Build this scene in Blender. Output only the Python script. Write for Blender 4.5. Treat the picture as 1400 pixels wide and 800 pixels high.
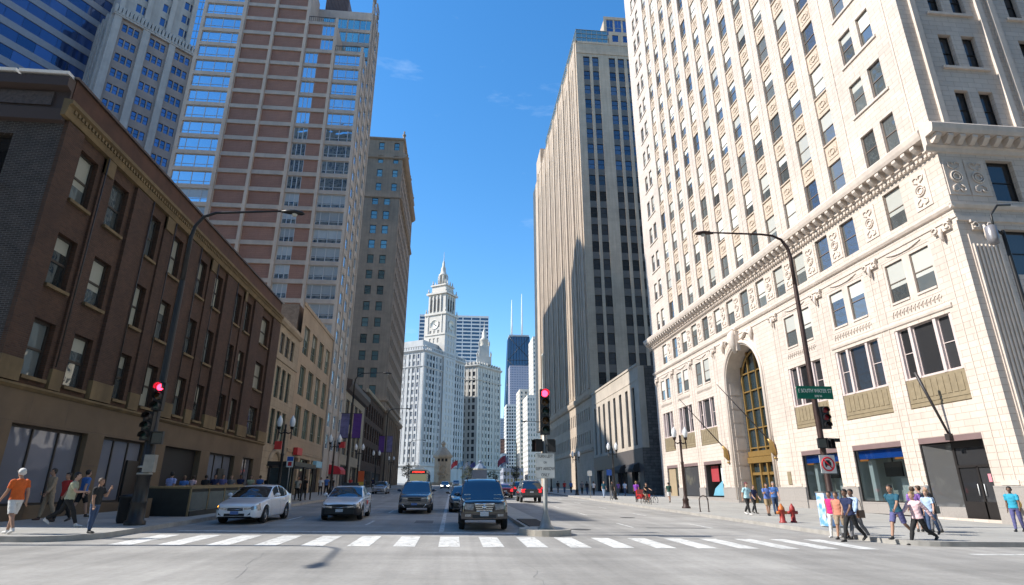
import bpy, bmesh, math, random
import numpy as np
from mathutils import Vector, Matrix
random.seed(7)
R = math.radians
scene = bpy.context.scene
for o in list(bpy.data.objects): bpy.data.objects.remove(o)

# ------------------------------------------------------------------ camera
CAM_H = 1.83
cam_d = bpy.data.cameras.new('camera'); cam = bpy.data.objects.new('camera', cam_d)
scene.collection.objects.link(cam); scene.camera = cam
cam_d.sensor_width = 36; cam_d.lens = 36 * 787 / 1400
cam_d.clip_start = .1; cam_d.clip_end = 6000
cam.location = (0, 0, CAM_H)
cam.rotation_euler = (R(90 + 18.87), 0, R(-5.63))
scene.render.resolution_x = 1024; scene.render.resolution_y = 585

# ------------------------------------------------------------------ sky, sun, exposure
SUN_EL = 41.0; SUN_S = 2.0           # elevation; degrees south of due west
w = bpy.data.worlds.new('World'); scene.world = w; w.use_nodes = True
nt = w.node_tree; nt.nodes.clear()
sky = nt.nodes.new('ShaderNodeTexSky'); sky.sky_type = 'NISHITA'; sky.sun_disc = False
sky.sun_elevation = R(SUN_EL); sky.sun_rotation = R(270 - SUN_S)
sky.altitude = 200; sky.air_density = 1.25; sky.dust_density = 0.2; sky.ozone_density = 3.5
hs = nt.nodes.new('ShaderNodeHueSaturation'); hs.inputs['Saturation'].default_value = 1.29; hs.inputs['Value'].default_value = 2.05
bg = nt.nodes.new('ShaderNodeBackground'); bg.inputs[1].default_value = .085
# thin cirrus wisps
tc = nt.nodes.new('ShaderNodeTexCoord'); mp = nt.nodes.new('ShaderNodeMapping')
mp.inputs['Scale'].default_value = (2.2, 2.2, 9.0); mp.inputs['Location'].default_value = (.35, .1, .55)
nz = nt.nodes.new('ShaderNodeTexNoise'); nz.inputs['Scale'].default_value = 2.3; nz.inputs['Detail'].default_value = 8; nz.inputs['Roughness'].default_value = .62
cr = nt.nodes.new('ShaderNodeValToRGB'); cr.color_ramp.elements[0].position = .63; cr.color_ramp.elements[1].position = .95
cr.color_ramp.elements[1].color = (.35, .35, .35, 1)
mx = nt.nodes.new('ShaderNodeMix'); mx.data_type = 'RGBA'; mx.inputs[7].default_value = (9.0, 10.5, 12.0, 1)
out = nt.nodes.new('ShaderNodeOutputWorld')
L = nt.links.new
L(tc.outputs['Generated'], mp.inputs[0]); L(mp.outputs[0], nz.inputs['Vector']); L(nz.outputs[0], cr.inputs[0])
L(sky.outputs[0], hs.inputs['Color']); L(hs.outputs[0], mx.inputs[6]); L(cr.outputs[0], mx.inputs[0])
L(mx.outputs[2], bg.inputs[0]); L(bg.outputs[0], out.inputs[0])

sd = bpy.data.lights.new('sun', 'SUN'); so = bpy.data.objects.new('sun', sd); scene.collection.objects.link(so)
sd.energy = 5.0; sd.angle = R(.5); sd.color = (1.0, .955, .88)
S = Vector((-math.cos(R(SUN_EL)) * math.cos(R(SUN_S)), -math.cos(R(SUN_EL)) * math.sin(R(SUN_S)), math.sin(R(SUN_EL))))
so.rotation_euler = S.to_track_quat('Z', 'Y').to_euler(); so.location = (-60, -10, 80)
vs = scene.view_settings; vs.view_transform = 'Standard'; vs.look = 'None'; vs.gamma = 1; vs.exposure = 0.55

# ------------------------------------------------------------------ helpers
COL = scene.collection
def gz(x, y):
    """height of the street surface: the avenue climbs gently to the bridge and falls to the east"""
    return .015 * min(max(y, -60), 235) - .014 * min(max(x, -40), 45)

class MB:
    def __init__(s): s.v = []; s.f = []; s.m = []; s.sm = []
    def quad(s, a, b, c, d, mi=0, sm=False):
        n = len(s.v); s.v += [tuple(a), tuple(b), tuple(c), tuple(d)]; s.f.append((n, n+1, n+2, n+3)); s.m.append(mi); s.sm.append(sm)
    def poly(s, pts, mi=0):
        n = len(s.v); s.v += [tuple(p) for p in pts]; s.f.append(tuple(range(n, n+len(pts)))); s.m.append(mi); s.sm.append(False)
    def box(s, x0, x1, y0, y1, z0, z1, mi=0, skip=''):
        n = len(s.v)
        s.v += [(x0,y0,z0),(x1,y0,z0),(x1,y1,z0),(x0,y1,z0),(x0,y0,z1),(x1,y0,z1),(x1,y1,z1),(x0,y1,z1)]
        for k, q in (('b',(0,3,2,1)),('t',(4,5,6,7)),('f',(0,1,5,4)),('r',(1,2,6,5)),('k',(2,3,7,6)),('l',(3,0,4,7))):
            if k in skip: continue
            s.f.append(tuple(n+i for i in q)); s.m.append(mi); s.sm.append(False)
        return s
    def extr(s, prof, x0, x1, mi=0):
        """extrude a (y,z) profile along local x"""
        k = len(prof); n = len(s.v)
        s.v += [(x0,)+tuple(p) for p in prof] + [(x1,)+tuple(p) for p in prof]
        for i in range(k):
            j = (i+1) % k; s.f.append((n+i, n+j, n+k+j, n+k+i)); s.m.append(mi); s.sm.append(False)
        s.f.append(tuple(n+i for i in range(k))[::-1]); s.m.append(mi); s.sm.append(False)
        s.f.append(tuple(n+k+i for i in range(k))); s.m.append(mi); s.sm.append(False)
        return s
    def prism(s, pts, z0, z1, mi=0, zf=None):
        """vertical prism over an xy polygon (counter clockwise); zf adds ground height"""
        k = len(pts); n = len(s.v); g = zf or (lambda x, y: 0)
        s.v += [(x, y, z0+g(x,y)) for x, y in pts] + [(x, y, z1+g(x,y)) for x, y in pts]
        for i in range(k):
            j = (i+1) % k; s.f.append((n+i, n+j, n+k+j, n+k+i)); s.m.append(mi); s.sm.append(False)
        s.f.append(tuple(n+k+i for i in range(k))); s.m.append(mi); s.sm.append(False)
        s.f.append(tuple(n+i for i in range(k))[::-1]); s.m.append(mi); s.sm.append(False)
        return s
    def lathe(s, prof, seg=16, c=(0,0,0), mi=0, sm=True, a0=0, a1=2*math.pi):
        """revolve (r,z) about z"""
        n = len(s.v); k = len(prof); full = abs(a1-a0-2*math.pi) < 1e-6; cols = seg if full else seg+1
        for i in range(cols):
            a = a0+(a1-a0)*i/seg
            for r, z in prof: s.v.append((c[0]+r*math.cos(a), c[1]+r*math.sin(a), c[2]+z))
        for i in range(seg):
            j = (i+1) % cols
            for q in range(k-1):
                s.f.append((n+i*k+q, n+j*k+q, n+j*k+q+1, n+i*k+q+1)); s.m.append(mi); s.sm.append(sm)
        return s
    def tube(s, pts, rad, seg=10, mi=0, cap=True, sm=True):
        """tube along a polyline; rad a number, a list, or a list of (ra, rb)"""
        P = [Vector(p) for p in pts]; n0 = len(s.v); k = len(P)
        if not isinstance(rad, (list, tuple)): rad = [rad]*k
        up = None
        for i, p in enumerate(P):
            t = (P[min(i+1,k-1)]-P[max(i-1,0)]).normalized()
            if up is None:
                up = Vector((0,0,1)) if abs(t.z) < .9 else Vector((1,0,0))
            a = (up - t*up.dot(t)).normalized(); b = t.cross(a); up = a
            r = rad[i]; ra, rb = r if isinstance(r, (list, tuple)) else (r, r)
            for q in range(seg):
                an = 2*math.pi*q/seg; s.v.append(tuple(p+a*math.cos(an)*ra+b*math.sin(an)*rb))
        for i in range(k-1):
            for q in range(seg):
                q2 = (q+1) % seg
                s.f.append((n0+i*seg+q, n0+i*seg+q2, n0+(i+1)*seg+q2, n0+(i+1)*seg+q)); s.m.append(mi); s.sm.append(sm)
        if cap:
            s.f.append(tuple(n0+q for q in range(seg))[::-1]); s.m.append(mi); s.sm.append(False)
            s.f.append(tuple(n0+(k-1)*seg+q for q in range(seg))); s.m.append(mi); s.sm.append(False)
        return s
    def xf(s, M, start=0):
        for i in range(start, len(s.v)): s.v[i] = tuple(M @ Vector(s.v[i]))
        return s
    def add(s, o, M=None, mi=None):
        n = len(s.v); s.v += [tuple(M @ Vector(v)) for v in o.v] if M else list(o.v)
        s.f += [tuple(i+n for i in f) for f in o.f]; s.m += [mi if mi is not None else q for q in o.m]; s.sm += o.sm
        return s
    def mesh(s, name, mats, recalc=False):
        me = bpy.data.meshes.new(name); me.from_pydata(s.v, [], s.f)
        for m in (mats if isinstance(mats, (list, tuple)) else [mats]): me.materials.append(m)
        me.polygons.foreach_set('material_index', s.m); me.polygons.foreach_set('use_smooth', s.sm)
        if recalc:
            bm = bmesh.new(); bm.from_mesh(me); bmesh.ops.remove_doubles(bm, verts=bm.verts, dist=1e-4)
            bmesh.ops.recalc_face_normals(bm, faces=bm.faces); bm.to_mesh(me); bm.free()
        me.update(); return me

def link(name, data, parent=None, loc=(0,0,0), rz=0, rot=None, scale=None):
    o = bpy.data.objects.new(name, data); COL.objects.link(o)
    if parent: o.parent = parent
    o.location = loc; o.rotation_euler = rot if rot else (0, 0, rz)
    if scale: o.scale = scale
    return o
def thing(name, label, cat, loc=(0,0,0), rz=0, group=None):
    o = link(name, None, None, loc, rz); o.empty_display_size = .3
    o['label'] = label; o['category'] = cat
    if group: o['group'] = group
    return o
def tag(o, label, cat, group=None):
    o['label'] = label; o['category'] = cat
    if group: o['group'] = group
    return o
def copy_tree(o, parent=None):
    c = o.copy(); COL.objects.link(c); c.parent = parent
    for ch in o.children: copy_tree(ch, c)
    return c
def part(name, mb, mats, parent, loc=(0,0,0), rz=0, rot=None, recalc=False):
    return link(name, mb.mesh(name, mats, recalc), parent, loc, rz, rot)

# ------------------------------------------------------------------ materials
def srgb(r, g, b):
    f = lambda c: (c/255/12.92) if c/255 <= .04045 else ((c/255+.055)/1.055)**2.4
    return (f(r), f(g), f(b))
def lnk(n, a, b): n.links.new(a, b)
MATS = {}
def mat(name, col, rough=.7, metal=0, var=.12, vscale=1.5, stain=0, bump=0, bscale=40, brick=None, spec=.5, coat=0, rnd=0, streak=0, coord='Object', plane='xz'):
    """procedural surface: colour with mottling, optional block joints, stains, per-object variation"""
    if name in MATS: return MATS[name]
    m = bpy.data.materials.new(name); m.use_nodes = True; t = m.node_tree; N = t.nodes; b = N['Principled BSDF']
    b.inputs['Roughness'].default_value = rough; b.inputs['Metallic'].default_value = metal
    b.inputs['Specular IOR Level'].default_value = spec; b.inputs['Coat Weight'].default_value = coat
    tc = N.new('ShaderNodeTexCoord'); src = tc.outputs[coord]
    base = N.new('ShaderNodeRGB'); base.outputs[0].default_value = (*col, 1); c = base.outputs[0]
    hgt = None
    if brick:
        sp = N.new('ShaderNodeSeparateXYZ'); lnk(t, src, sp.inputs[0]); cb = N.new('ShaderNodeCombineXYZ')
        ad = N.new('ShaderNodeMath'); ad.operation = 'ADD'; lnk(t, sp.outputs['X'], ad.inputs[0]); lnk(t, sp.outputs['Y'], ad.inputs[1])
        if plane == 'xz':
            lnk(t, ad.outputs[0], cb.inputs['X']); lnk(t, sp.outputs['Z'], cb.inputs['Y'])
        else:
            lnk(t, sp.outputs['X'], cb.inputs['X']); lnk(t, sp.outputs['Y'], cb.inputs['Y'])
        bk = N.new('ShaderNodeTexBrick'); lnk(t, cb.outputs[0], bk.inputs['Vector']); bk.inputs['Scale'].default_value = 1
        bk.inputs['Brick Width'].default_value = brick[0]; bk.inputs['Row Height'].default_value = brick[1]; bk.inputs['Mortar Size'].default_value = brick[2]
        bk.inputs['Mortar Smooth'].default_value = .3
        k = brick[4] if len(brick) > 4 else .85
        bk.inputs['Color1'].default_value = (*col, 1); bk.inputs['Color2'].default_value = (*[q*k for q in col], 1)
        bk.inputs['Mortar'].default_value = (*brick[3], 1); bk.offset = brick[5] if len(brick) > 5 else .5
        c = bk.outputs['Color']; hgt = bk.outputs['Fac']
    def mul(c, fac_out, lo, hi=1.0):
        mr = N.new('ShaderNodeMapRange'); mr.inputs[1].default_value = .3; mr.inputs[2].default_value = .7
        mr.inputs[3].default_value = lo; mr.inputs[4].default_value = hi; lnk(t, fac_out, mr.inputs[0])
        mm = N.new('ShaderNodeMix'); mm.data_type = 'RGBA'; mm.blend_type = 'MULTIPLY'; mm.inputs[0].default_value = 1
        lnk(t, c, mm.inputs[6]); lnk(t, mr.outputs[0], mm.inputs[7]); return mm.outputs[2]
    if var:
        n = N.new('ShaderNodeTexNoise'); n.inputs['Scale'].default_value = vscale; n.inputs['Detail'].default_value = 7; n.inputs['Roughness'].default_value = .62
        lnk(t, src, n.inputs['Vector']); c = mul(c, n.outputs[0], 1-var, 1+var*.4)
    if stain:
        n = N.new('ShaderNodeTexNoise'); n.inputs['Scale'].default_value = .22; n.inputs['Detail'].default_value = 5
        lnk(t, src, n.inputs['Vector']); c = mul(c, n.outputs[0], 1-stain)
    if streak:
        mpp = N.new('ShaderNodeMapping'); mpp.inputs['Scale'].default_value = (2.2, 2.2, .12); lnk(t, src, mpp.inputs[0])
        n = N.new('ShaderNodeTexNoise'); n.inputs['Scale'].default_value = 1; n.inputs['Detail'].default_value = 6
        lnk(t, mpp.outputs[0], n.inputs['Vector']); c = mul(c, n.outputs[0], 1-streak)
    if rnd:
        oi = N.new('ShaderNodeObjectInfo'); mr = N.new('ShaderNodeMapRange'); mr.inputs[3].default_value = 1-rnd; mr.inputs[4].default_value = 1+rnd*.5
        lnk(t, oi.outputs['Random'], mr.inputs[0]); mm = N.new('ShaderNodeMix'); mm.data_type = 'RGBA'; mm.blend_type = 'MULTIPLY'; mm.inputs[0].default_value = 1
        lnk(t, c, mm.inputs[6]); lnk(t, mr.outputs[0], mm.inputs[7]); c = mm.outputs[2]
    lnk(t, c, b.inputs['Base Color'])
    if bump or hgt is not None:
        bp = N.new('ShaderNodeBump'); bp.inputs['Distance'].default_value = .02
        if hgt is not None:
            bp.invert = True; bp.inputs['Strength'].default_value = .6; lnk(t, hgt, bp.inputs['Height'])
        else:
            n = N.new('ShaderNodeTexNoise'); n.inputs['Scale'].default_value = bscale; n.inputs['Detail'].default_value = 4; lnk(t, src, n.inputs['Vector'])
            bp.inputs['Strength'].default_value = bump; lnk(t, n.outputs[0], bp.inputs['Height'])
        lnk(t, bp.outputs[0], b.inputs['Normal'])
    MATS[name] = m; return m
def glass(name, tint=(.015,.02,.025), refl=(.75,.85,.95), k=.35, rough=.03, rnd=.5, wav=.03, kx=.55):
    """window glass with a dark room behind it: body colour plus mirror reflection that grows with angle; every pane a little different"""
    if name in MATS: return MATS[name]
    m = bpy.data.materials.new(name); m.use_nodes = True; t = m.node_tree; N = t.nodes; N.clear()
    o = N.new('ShaderNodeOutputMaterial'); df = N.new('ShaderNodeBsdfDiffuse'); gl = N.new('ShaderNodeBsdfGlossy'); ms = N.new('ShaderNodeMixShader')
    oi = N.new('ShaderNodeObjectInfo'); cr = N.new('ShaderNodeMix'); cr.data_type = 'RGBA'
    cr.inputs[6].default_value = (*tint, 1); cr.inputs[7].default_value = (*[min(1, q*(1+6*rnd)+.01*rnd) for q in tint], 1); lnk(t, oi.outputs['Random'], cr.inputs[0])
    lnk(t, cr.outputs[2], df.inputs[0]); gl.inputs[0].default_value = (*refl, 1); gl.inputs['Roughness'].default_value = rough
    lw = N.new('ShaderNodeLayerWeight'); lw.inputs[0].default_value = .5
    mr = N.new('ShaderNodeMapRange'); mr.inputs[3].default_value = k; mr.inputs[4].default_value = min(1, k+kx); lnk(t, lw.outputs['Fresnel'], mr.inputs[0])
    lnk(t, mr.outputs[0], ms.inputs[0]); lnk(t, df.outputs[0], ms.inputs[1]); lnk(t, gl.outputs[0], ms.inputs[2]); lnk(t, ms.outputs[0], o.inputs[0])
    if wav:
        tc = N.new('ShaderNodeTexCoord'); n = N.new('ShaderNodeTexNoise'); n.inputs['Scale'].default_value = .9; n.inputs['Detail'].default_value = 1
        lnk(t, tc.outputs['Object'], n.inputs['Vector']); bp = N.new('ShaderNodeBump'); bp.inputs['Strength'].default_value = wav; bp.inputs['Distance'].default_value = .4
        lnk(t, n.outputs[0], bp.inputs['Height']); lnk(t, bp.outputs[0], gl.inputs['Normal'])
    MATS[name] = m; return m
def clear(name, tint=(.8,.9,.9), k=.06):
    """see-through shop glass"""
    if name in MATS: return MATS[name]
    m = bpy.data.materials.new(name); m.use_nodes = True; t = m.node_tree; N = t.nodes; N.clear()
    o = N.new('ShaderNodeOutputMaterial'); a = N.new('ShaderNodeBsdfTransparent'); gl = N.new('ShaderNodeBsdfGlossy'); ms = N.new('ShaderNodeMixShader')
    a.inputs[0].default_value = (*tint, 1); gl.inputs['Roughness'].default_value = .02
    lw = N.new('ShaderNodeLayerWeight'); lw.inputs[0].default_value = .4
    mr = N.new('ShaderNodeMapRange'); mr.inputs[3].default_value = k; mr.inputs[4].default_value = .7; lnk(t, lw.outputs['Fresnel'], mr.inputs[0])
    lnk(t, mr.outputs[0], ms.inputs[0]); lnk(t, a.outputs[0], ms.inputs[1]); lnk(t, gl.outputs[0], ms.inputs[2]); lnk(t, ms.outputs[0], o.inputs[0])
    MATS[name] = m; return m
def emit(name, col, st):
    if name in MATS: return MATS[name]
    m = bpy.data.materials.new(name); m.use_nodes = True; b = m.node_tree.nodes['Principled BSDF']
    b.inputs['Base Color'].default_value = (*col, 1); b.inputs['Emission Color'].default_value = (*col, 1); b.inputs['Emission Strength'].default_value = st
    MATS[name] = m; return m
def plain(name, col, rough=.5, metal=0, coat=0, spec=.5): return mat(name, col, rough, metal, var=.06, vscale=6, coat=coat, spec=spec)

# ------------------------------------------------------------------ facade kit (local x along the wall, y into the wall, z up)
WCACHE = {}
class Face:
    def __init__(s, root, ox, oy, theta, z=0.0):
        s.root = root; s.o = (ox, oy, z); s.t = theta
        s.loc = (ox-root.location.x, oy-root.location.y, z-root.location.z)
    def w(s, x, y=0, z=0):
        c, n = math.cos(s.t), math.sin(s.t); return (s.loc[0]+c*x-n*y, s.loc[1]+n*x+c*y, s.loc[2]+z)
    def put(s, name, mb, mats, parent=None, recalc=False):
        if parent: return link(name, mb.mesh(name, mats, recalc), parent)
        return link(name, mb.mesh(name, mats, recalc), s.root, s.loc, s.t)
    def inst(s, name, me, x, y, z, scale=None): return link(name, me, s.root, s.w(x, y, z), s.t, scale=scale)
    def wall(s, name, x0, x1, z0, z1, rects, depth, mats, y=0, rev=0, back=None):
        """wall sheet with real openings and reveals; back = depth of a solid slab behind"""
        xs = sorted({round(q, 4) for r in rects for q in r[:2] if x0 < q < x1} | {x0, x1})
        zs = sorted({round(q, 4) for r in rects for q in r[2:4] if z0 < q < z1} | {z0, z1})
        b = MB(); hole = set()
        for r in rects:
            i0 = np.searchsorted(xs, r[0]-1e-3); i1 = np.searchsorted(xs, r[1]-1e-3); j0 = np.searchsorted(zs, r[2]-1e-3); j1 = np.searchsorted(zs, r[3]-1e-3)
            for i in range(i0, i1):
                for j in range(j0, j1): hole.add((i, j))
            a, c, e, g = r[:4]; d = r[4] if len(r) > 4 else depth
            b.quad((a,y,e),(a,y+d,e),(a,y+d,g),(a,y,g), rev); b.quad((c,y+d,e),(c,y,e),(c,y,g),(c,y+d,g), rev)
            b.quad((a,y,g),(a,y+d,g),(c,y+d,g),(c,y,g), rev); b.quad((a,y+d,e),(a,y,e),(c,y,e),(c,y+d,e), rev)
        nx = len(xs); n0 = len(b.v)
        b.v += [(x, y, z) for z in zs for x in xs]
        for j in range(len(zs)-1):
            for i in range(nx-1):
                if (i, j) in hole: continue
                b.f.append((n0+j*nx+i, n0+j*nx+i+1, n0+(j+1)*nx+i+1, n0+(j+1)*nx+i)); b.m.append(0); b.sm.append(False)
        return s.put(name, b, mats)
    def window(s, x0, x1, z0, z1, y, fr, gl, style='dh', blind=None, bm=None, fw=.06, sill=None, name='window'):
        """a window: frame object with its pane, sill and blind as children; meshes are shared between equal sizes"""
        W = round(x1-x0, 2); H = round(z1-z0, 2); k = (W, H, style, fr.name, gl.name, fw)
        if k not in WCACHE:
            b = MB(); w2 = W/2
            b.box(-w2,-w2+fw,-.03,.05,0,H); b.box(w2-fw,w2,-.03,.05,0,H); b.box(-w2+fw,w2-fw,-.03,.05,H-fw,H); b.box(-w2+fw,w2-fw,-.03,.05,0,fw)
            if style == 'dh':   b.box(-w2+fw,w2-fw,-.02,.05,H*.5-fw*.45,H*.5+fw*.45)
            if style == 'dh2':  b.box(-w2+fw,w2-fw,-.02,.05,H*.5-fw*.45,H*.5+fw*.45); b.box(-fw*.3,fw*.3,-.015,.05,H*.5+fw*.45,H-fw)
            if style == 'v3':
                for q in (-W/6, W/6): b.box(q-fw*.6,q+fw*.6,-.03,.05,fw,H-fw)
            if style == 'v2':   b.box(-fw*.5,fw*.5,-.03,.05,fw,H-fw)
            if style == 'v2b':  b.box(-fw*.5,fw*.5,-.03,.05,fw,H-fw); b.box(-w2+fw,w2-fw,-.02,.05,H*.3-.03,H*.3+.03)
            if style == 'v4':
                for q in (-W*.32, 0, W*.32): b.box(q-fw*.45,q+fw*.45,-.03,.05,fw,H-fw)
                b.box(-w2+fw,w2-fw,-.02,.05,H*.27-.025,H*.27+.025)
            if style == 'shop':
                for q in (-W/6, W/6): b.box(q-.04,q+.04,-.03,.05,fw,H-fw)
            p = MB(); p.quad((-w2+fw*.5,.03,fw*.5),(w2-fw*.5,.03,fw*.5),(w2-fw*.5,.03,H-fw*.5),(-w2+fw*.5,.03,H-fw*.5))
            WCACHE[k] = (b.mesh('window_frame', fr), p.mesh('pane', gl))
        f, p = WCACHE[k]
        o = s.inst(name, f, (x0+x1)/2, y, z0); link('pane', p, o)
        if blind:
            kb = (W, round(H*blind, 2), bm.name, 'b')
            if kb not in WCACHE:
                b = MB(); hh = H*blind; b.quad((-W/2+fw,.026,H-hh-fw),(W/2-fw,.026,H-hh-fw),(W/2-fw,.026,H-fw),(-W/2+fw,.026,H-fw)); WCACHE[kb] = b.mesh('blind', bm)
            link('blind', WCACHE[kb], o)
        if sill:
            ks = (W, sill.name, 's')
            if ks not in WCACHE: WCACHE[ks] = MB().box(-W/2-.08,W/2+.08,-.14-y+y,.02,-.13,-.002).mesh('sill', sill)
            link('sill', WCACHE[ks], o, (0, -y+.0, 0))
        return o
    def panes(s, name, rects, y, m, fw=0):
        """many tiny far panes joined into one part"""
        b = MB()
        for r in rects: b.quad((r[0],y,r[2]),(r[1],y,r[2]),(r[1],y,r[3]),(r[0],y,r[3]))
        o = s.put(name, b, m); o['kind'] = 'stuff'; return o
def body_box(root, pts, z0, z1, m, name='core', inset=0):
    """closed block behind a set of facade sheets, so roofs and unseen sides exist"""
    b = MB(); b.prism([(x-root.location.x, y-root.location.y) for x, y in pts], z0-root.location.z, z1-root.location.z)
    return part(name, b, m, root)
# ================================================================== ground, road, pavements
M_conc = mat('road_concrete', (.385,.366,.335), .85, var=.16, vscale=.5, stain=.22, bump=.35, bscale=60)
M_walk = mat('pavement_concrete', (.40,.385,.35), .85, var=.14, vscale=.8, stain=.18, brick=(1.5,1.5,.012,(.2,.19,.18),.93,0), plane='xy')
M_kerb = mat('kerb_stone', (.36,.34,.31), .8, var=.25, vscale=2)
M_paint = mat('road_paint', (.74,.73,.69), .75, var=.38, vscale=4, stain=.22)
M_paint2 = mat('road_paint_worn', (.62,.61,.58), .8, var=.4, vscale=3)
M_dark = plain('dark_void', (.012,.012,.014), .6)

def wear(m, under, th):
    """paint chipped through to the road surface"""
    t = m.node_tree; N = t.nodes; bs = N['Principled BSDF']; src = bs.inputs['Base Color'].links[0].from_socket; tc = N.new('ShaderNodeTexCoord')
    mp_ = N.new('ShaderNodeMapping'); mp_.inputs['Scale'].default_value = (3.2, .8, 1); lnk(t, tc.outputs['Object'], mp_.inputs[0])
    n_ = N.new('ShaderNodeTexNoise'); n_.inputs['Scale'].default_value = 2.2; n_.inputs['Detail'].default_value = 9; n_.inputs['Roughness'].default_value = .72; lnk(t, mp_.outputs[0], n_.inputs['Vector'])
    mr = N.new('ShaderNodeMapRange'); mr.inputs[1].default_value = th; mr.inputs[2].default_value = th+.07; lnk(t, n_.outputs[0], mr.inputs[0])
    mm = N.new('ShaderNodeMix'); mm.data_type = 'RGBA'; lnk(t, mr.outputs[0], mm.inputs[0]); lnk(t, src, mm.inputs[6]); mm.inputs[7].default_value = (*under, 1); lnk(t, mm.outputs[2], bs.inputs['Base Color'])
wear(M_paint, (.36,.34,.31), .56); wear(M_paint2, (.36,.34,.31), .52)
b = MB(); xs = [-1500,-40,45,1500]; ys = [-400,-60,235,3500]
n = len(xs)
b.v = [(x,y,gz(x,y)-.03) for y in ys for x in xs]
b.f = [(j*n+i,j*n+i+1,(j+1)*n+i+1,(j+1)*n+i) for j in range(3) for i in range(3)]; b.m = [0]*9; b.sm = [False]*9
def road_material():
    t = M_conc.node_tree; N = t.nodes; bs = N['Principled BSDF']; src = bs.inputs['Base Color'].links[0].from_socket; tc = N.new('ShaderNodeTexCoord'); c = src
    for sc, lo in (((1.1,.035,1),.80),((.05,.9,1),.86),((.33,.33,1),.88),((9,9,1),.93)):       # wheel tracks along both streets and broad blotches
        mp_ = N.new('ShaderNodeMapping'); mp_.inputs['Scale'].default_value = sc; lnk(t, tc.outputs['Object'], mp_.inputs[0])
        n_ = N.new('ShaderNodeTexNoise'); n_.inputs['Scale'].default_value = 1; n_.inputs['Detail'].default_value = 5; n_.inputs['Roughness'].default_value = .6; lnk(t, mp_.outputs[0], n_.inputs['Vector'])
        mr = N.new('ShaderNodeMapRange'); mr.inputs[1].default_value = .35; mr.inputs[2].default_value = .62; mr.inputs[3].default_value = lo; mr.inputs[4].default_value = 1.04; lnk(t, n_.outputs[0], mr.inputs[0])
        mm = N.new('ShaderNodeMix'); mm.data_type = 'RGBA'; mm.blend_type = 'MULTIPLY'; mm.inputs[0].default_value = 1; lnk(t, c, mm.inputs[6]); lnk(t, mr.outputs[0], mm.inputs[7]); c = mm.outputs[2]
    lnk(t, c, bs.inputs['Base Color'])
road_material()
g = part('ground', b, M_conc, None); g['kind'] = 'structure'
def sheet(pts, dz): return [(x, y, gz(x, y)+dz) for x, y in pts]
b = MB(); b.poly(sheet([(-39.9,-59),(44.9,-59),(44.9,234.9),(-39.9,234.9)], 0)); road = part('road', b, M_conc, None); road['kind'] = 'structure'

def arc(cx, cy, r, a0, a1, n=8): return [(cx+r*math.cos(R(a0+(a1-a0)*i/n)), cy+r*math.sin(R(a0+(a1-a0)*i/n))) for i in range(n+1)]
LC, RC = -10.3, 14.6          # kerb lines of the avenue
lp = [(LC, 234)] + arc(LC-1.6, 20.1, 1.6, 0, -90) + [(-39.8, 18.5)]
rp = [(44.8, 18.9)] + arc(RC+1.6, 20.5, 1.6, -90, -180) + [(RC, 234)]
def offs(pl, d):
    o = []
    for i, p in enumerate(pl):
        a = Vector(pl[max(i-1,0)]); c = Vector(pl[min(i+1,len(pl)-1)]); t = (c-a).normalized(); nn = Vector((t.y,-t.x)); o.append((p[0]+nn.x*d, p[1]+nn.y*d))
    return o
def pavement(name, pl, tail):
    inn = offs(pl, .22)
    b = MB(); b.prism([p for p in inn]+tail, -.1, .15, zf=gz); o = part('pavement', b, M_walk, None, recalc=True); o['kind'] = 'structure'
    b = MB()
    for i in range(len(pl)-1):
        b.prism([pl[i], inn[i], inn[i+1], pl[i+1]], -.1, .153, zf=gz)
    o = part('kerb', b, M_kerb, None, recalc=True); o['kind'] = 'structure'
pavement('l', lp, [(-39.8, 234)])
pavement('r', rp, [(44.8, 234)])

def strip(name, x0, x1, y0, y1, m, dz=.005, sk=0):
    b = MB(); b.poly(sheet([(x0,y0),(x1,y0),(x1+sk,y1),(x0+sk,y1)], dz)); o = part(name, b, m, road); return o
x = -9.3
while x < 13.6:
    if not (2.5 < x+.3 < 4.0 and False): strip('crosswalk_stripe', x, x+.62, 18.0, 21.05, M_paint)
    x += 1.28
for x0, x1 in ((15.2,15.8),(16.6,17.2),(17.9,18.5)): pass
strip('stop_line', -9.4, 2.4, 22.4, 22.75, M_paint2)
for y in range(23, 190, 12):
    if y == 23: continue
for y in (25.9, 34.9, 43.9, 53, 62, 71, 80, 89, 98, 107):
    strip('lane_dash', -3.53, -3.41, y, y+2.6, M_paint2); strip('lane_dash', -7.29, -7.17, y+2.4, y+5, M_paint2)
    strip('lane_dash', 7.7, 7.82, y, y+2.6, M_paint2); strip('lane_dash', 11.2, 11.32, y, y+2.6, M_paint2)
strip('lane_line', -.43, -.25, 22.9, 110, M_paint2)
strip('crosswalk_line', 15.0, 24, 16.7, 16.95, M_paint2); strip('crosswalk_line', 15.0, 24, 13.4, 13.65, M_paint2)
def disc(name, x, y, r, m, dz=.006):
    b = MB(); b.poly(sheet([(x+r*math.cos(i*math.pi/10), y+r*math.sin(i*math.pi/10)) for i in range(20)], dz)); return part(name, b, m, road)
M_iron = mat('cast_iron', (.09,.085,.08), .6, .3, var=.3, vscale=20)
disc('manhole_cover', 5.2, 24.6, .42, M_iron); disc('manhole_cover', 9.6, 33, .42, M_iron)
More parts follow.
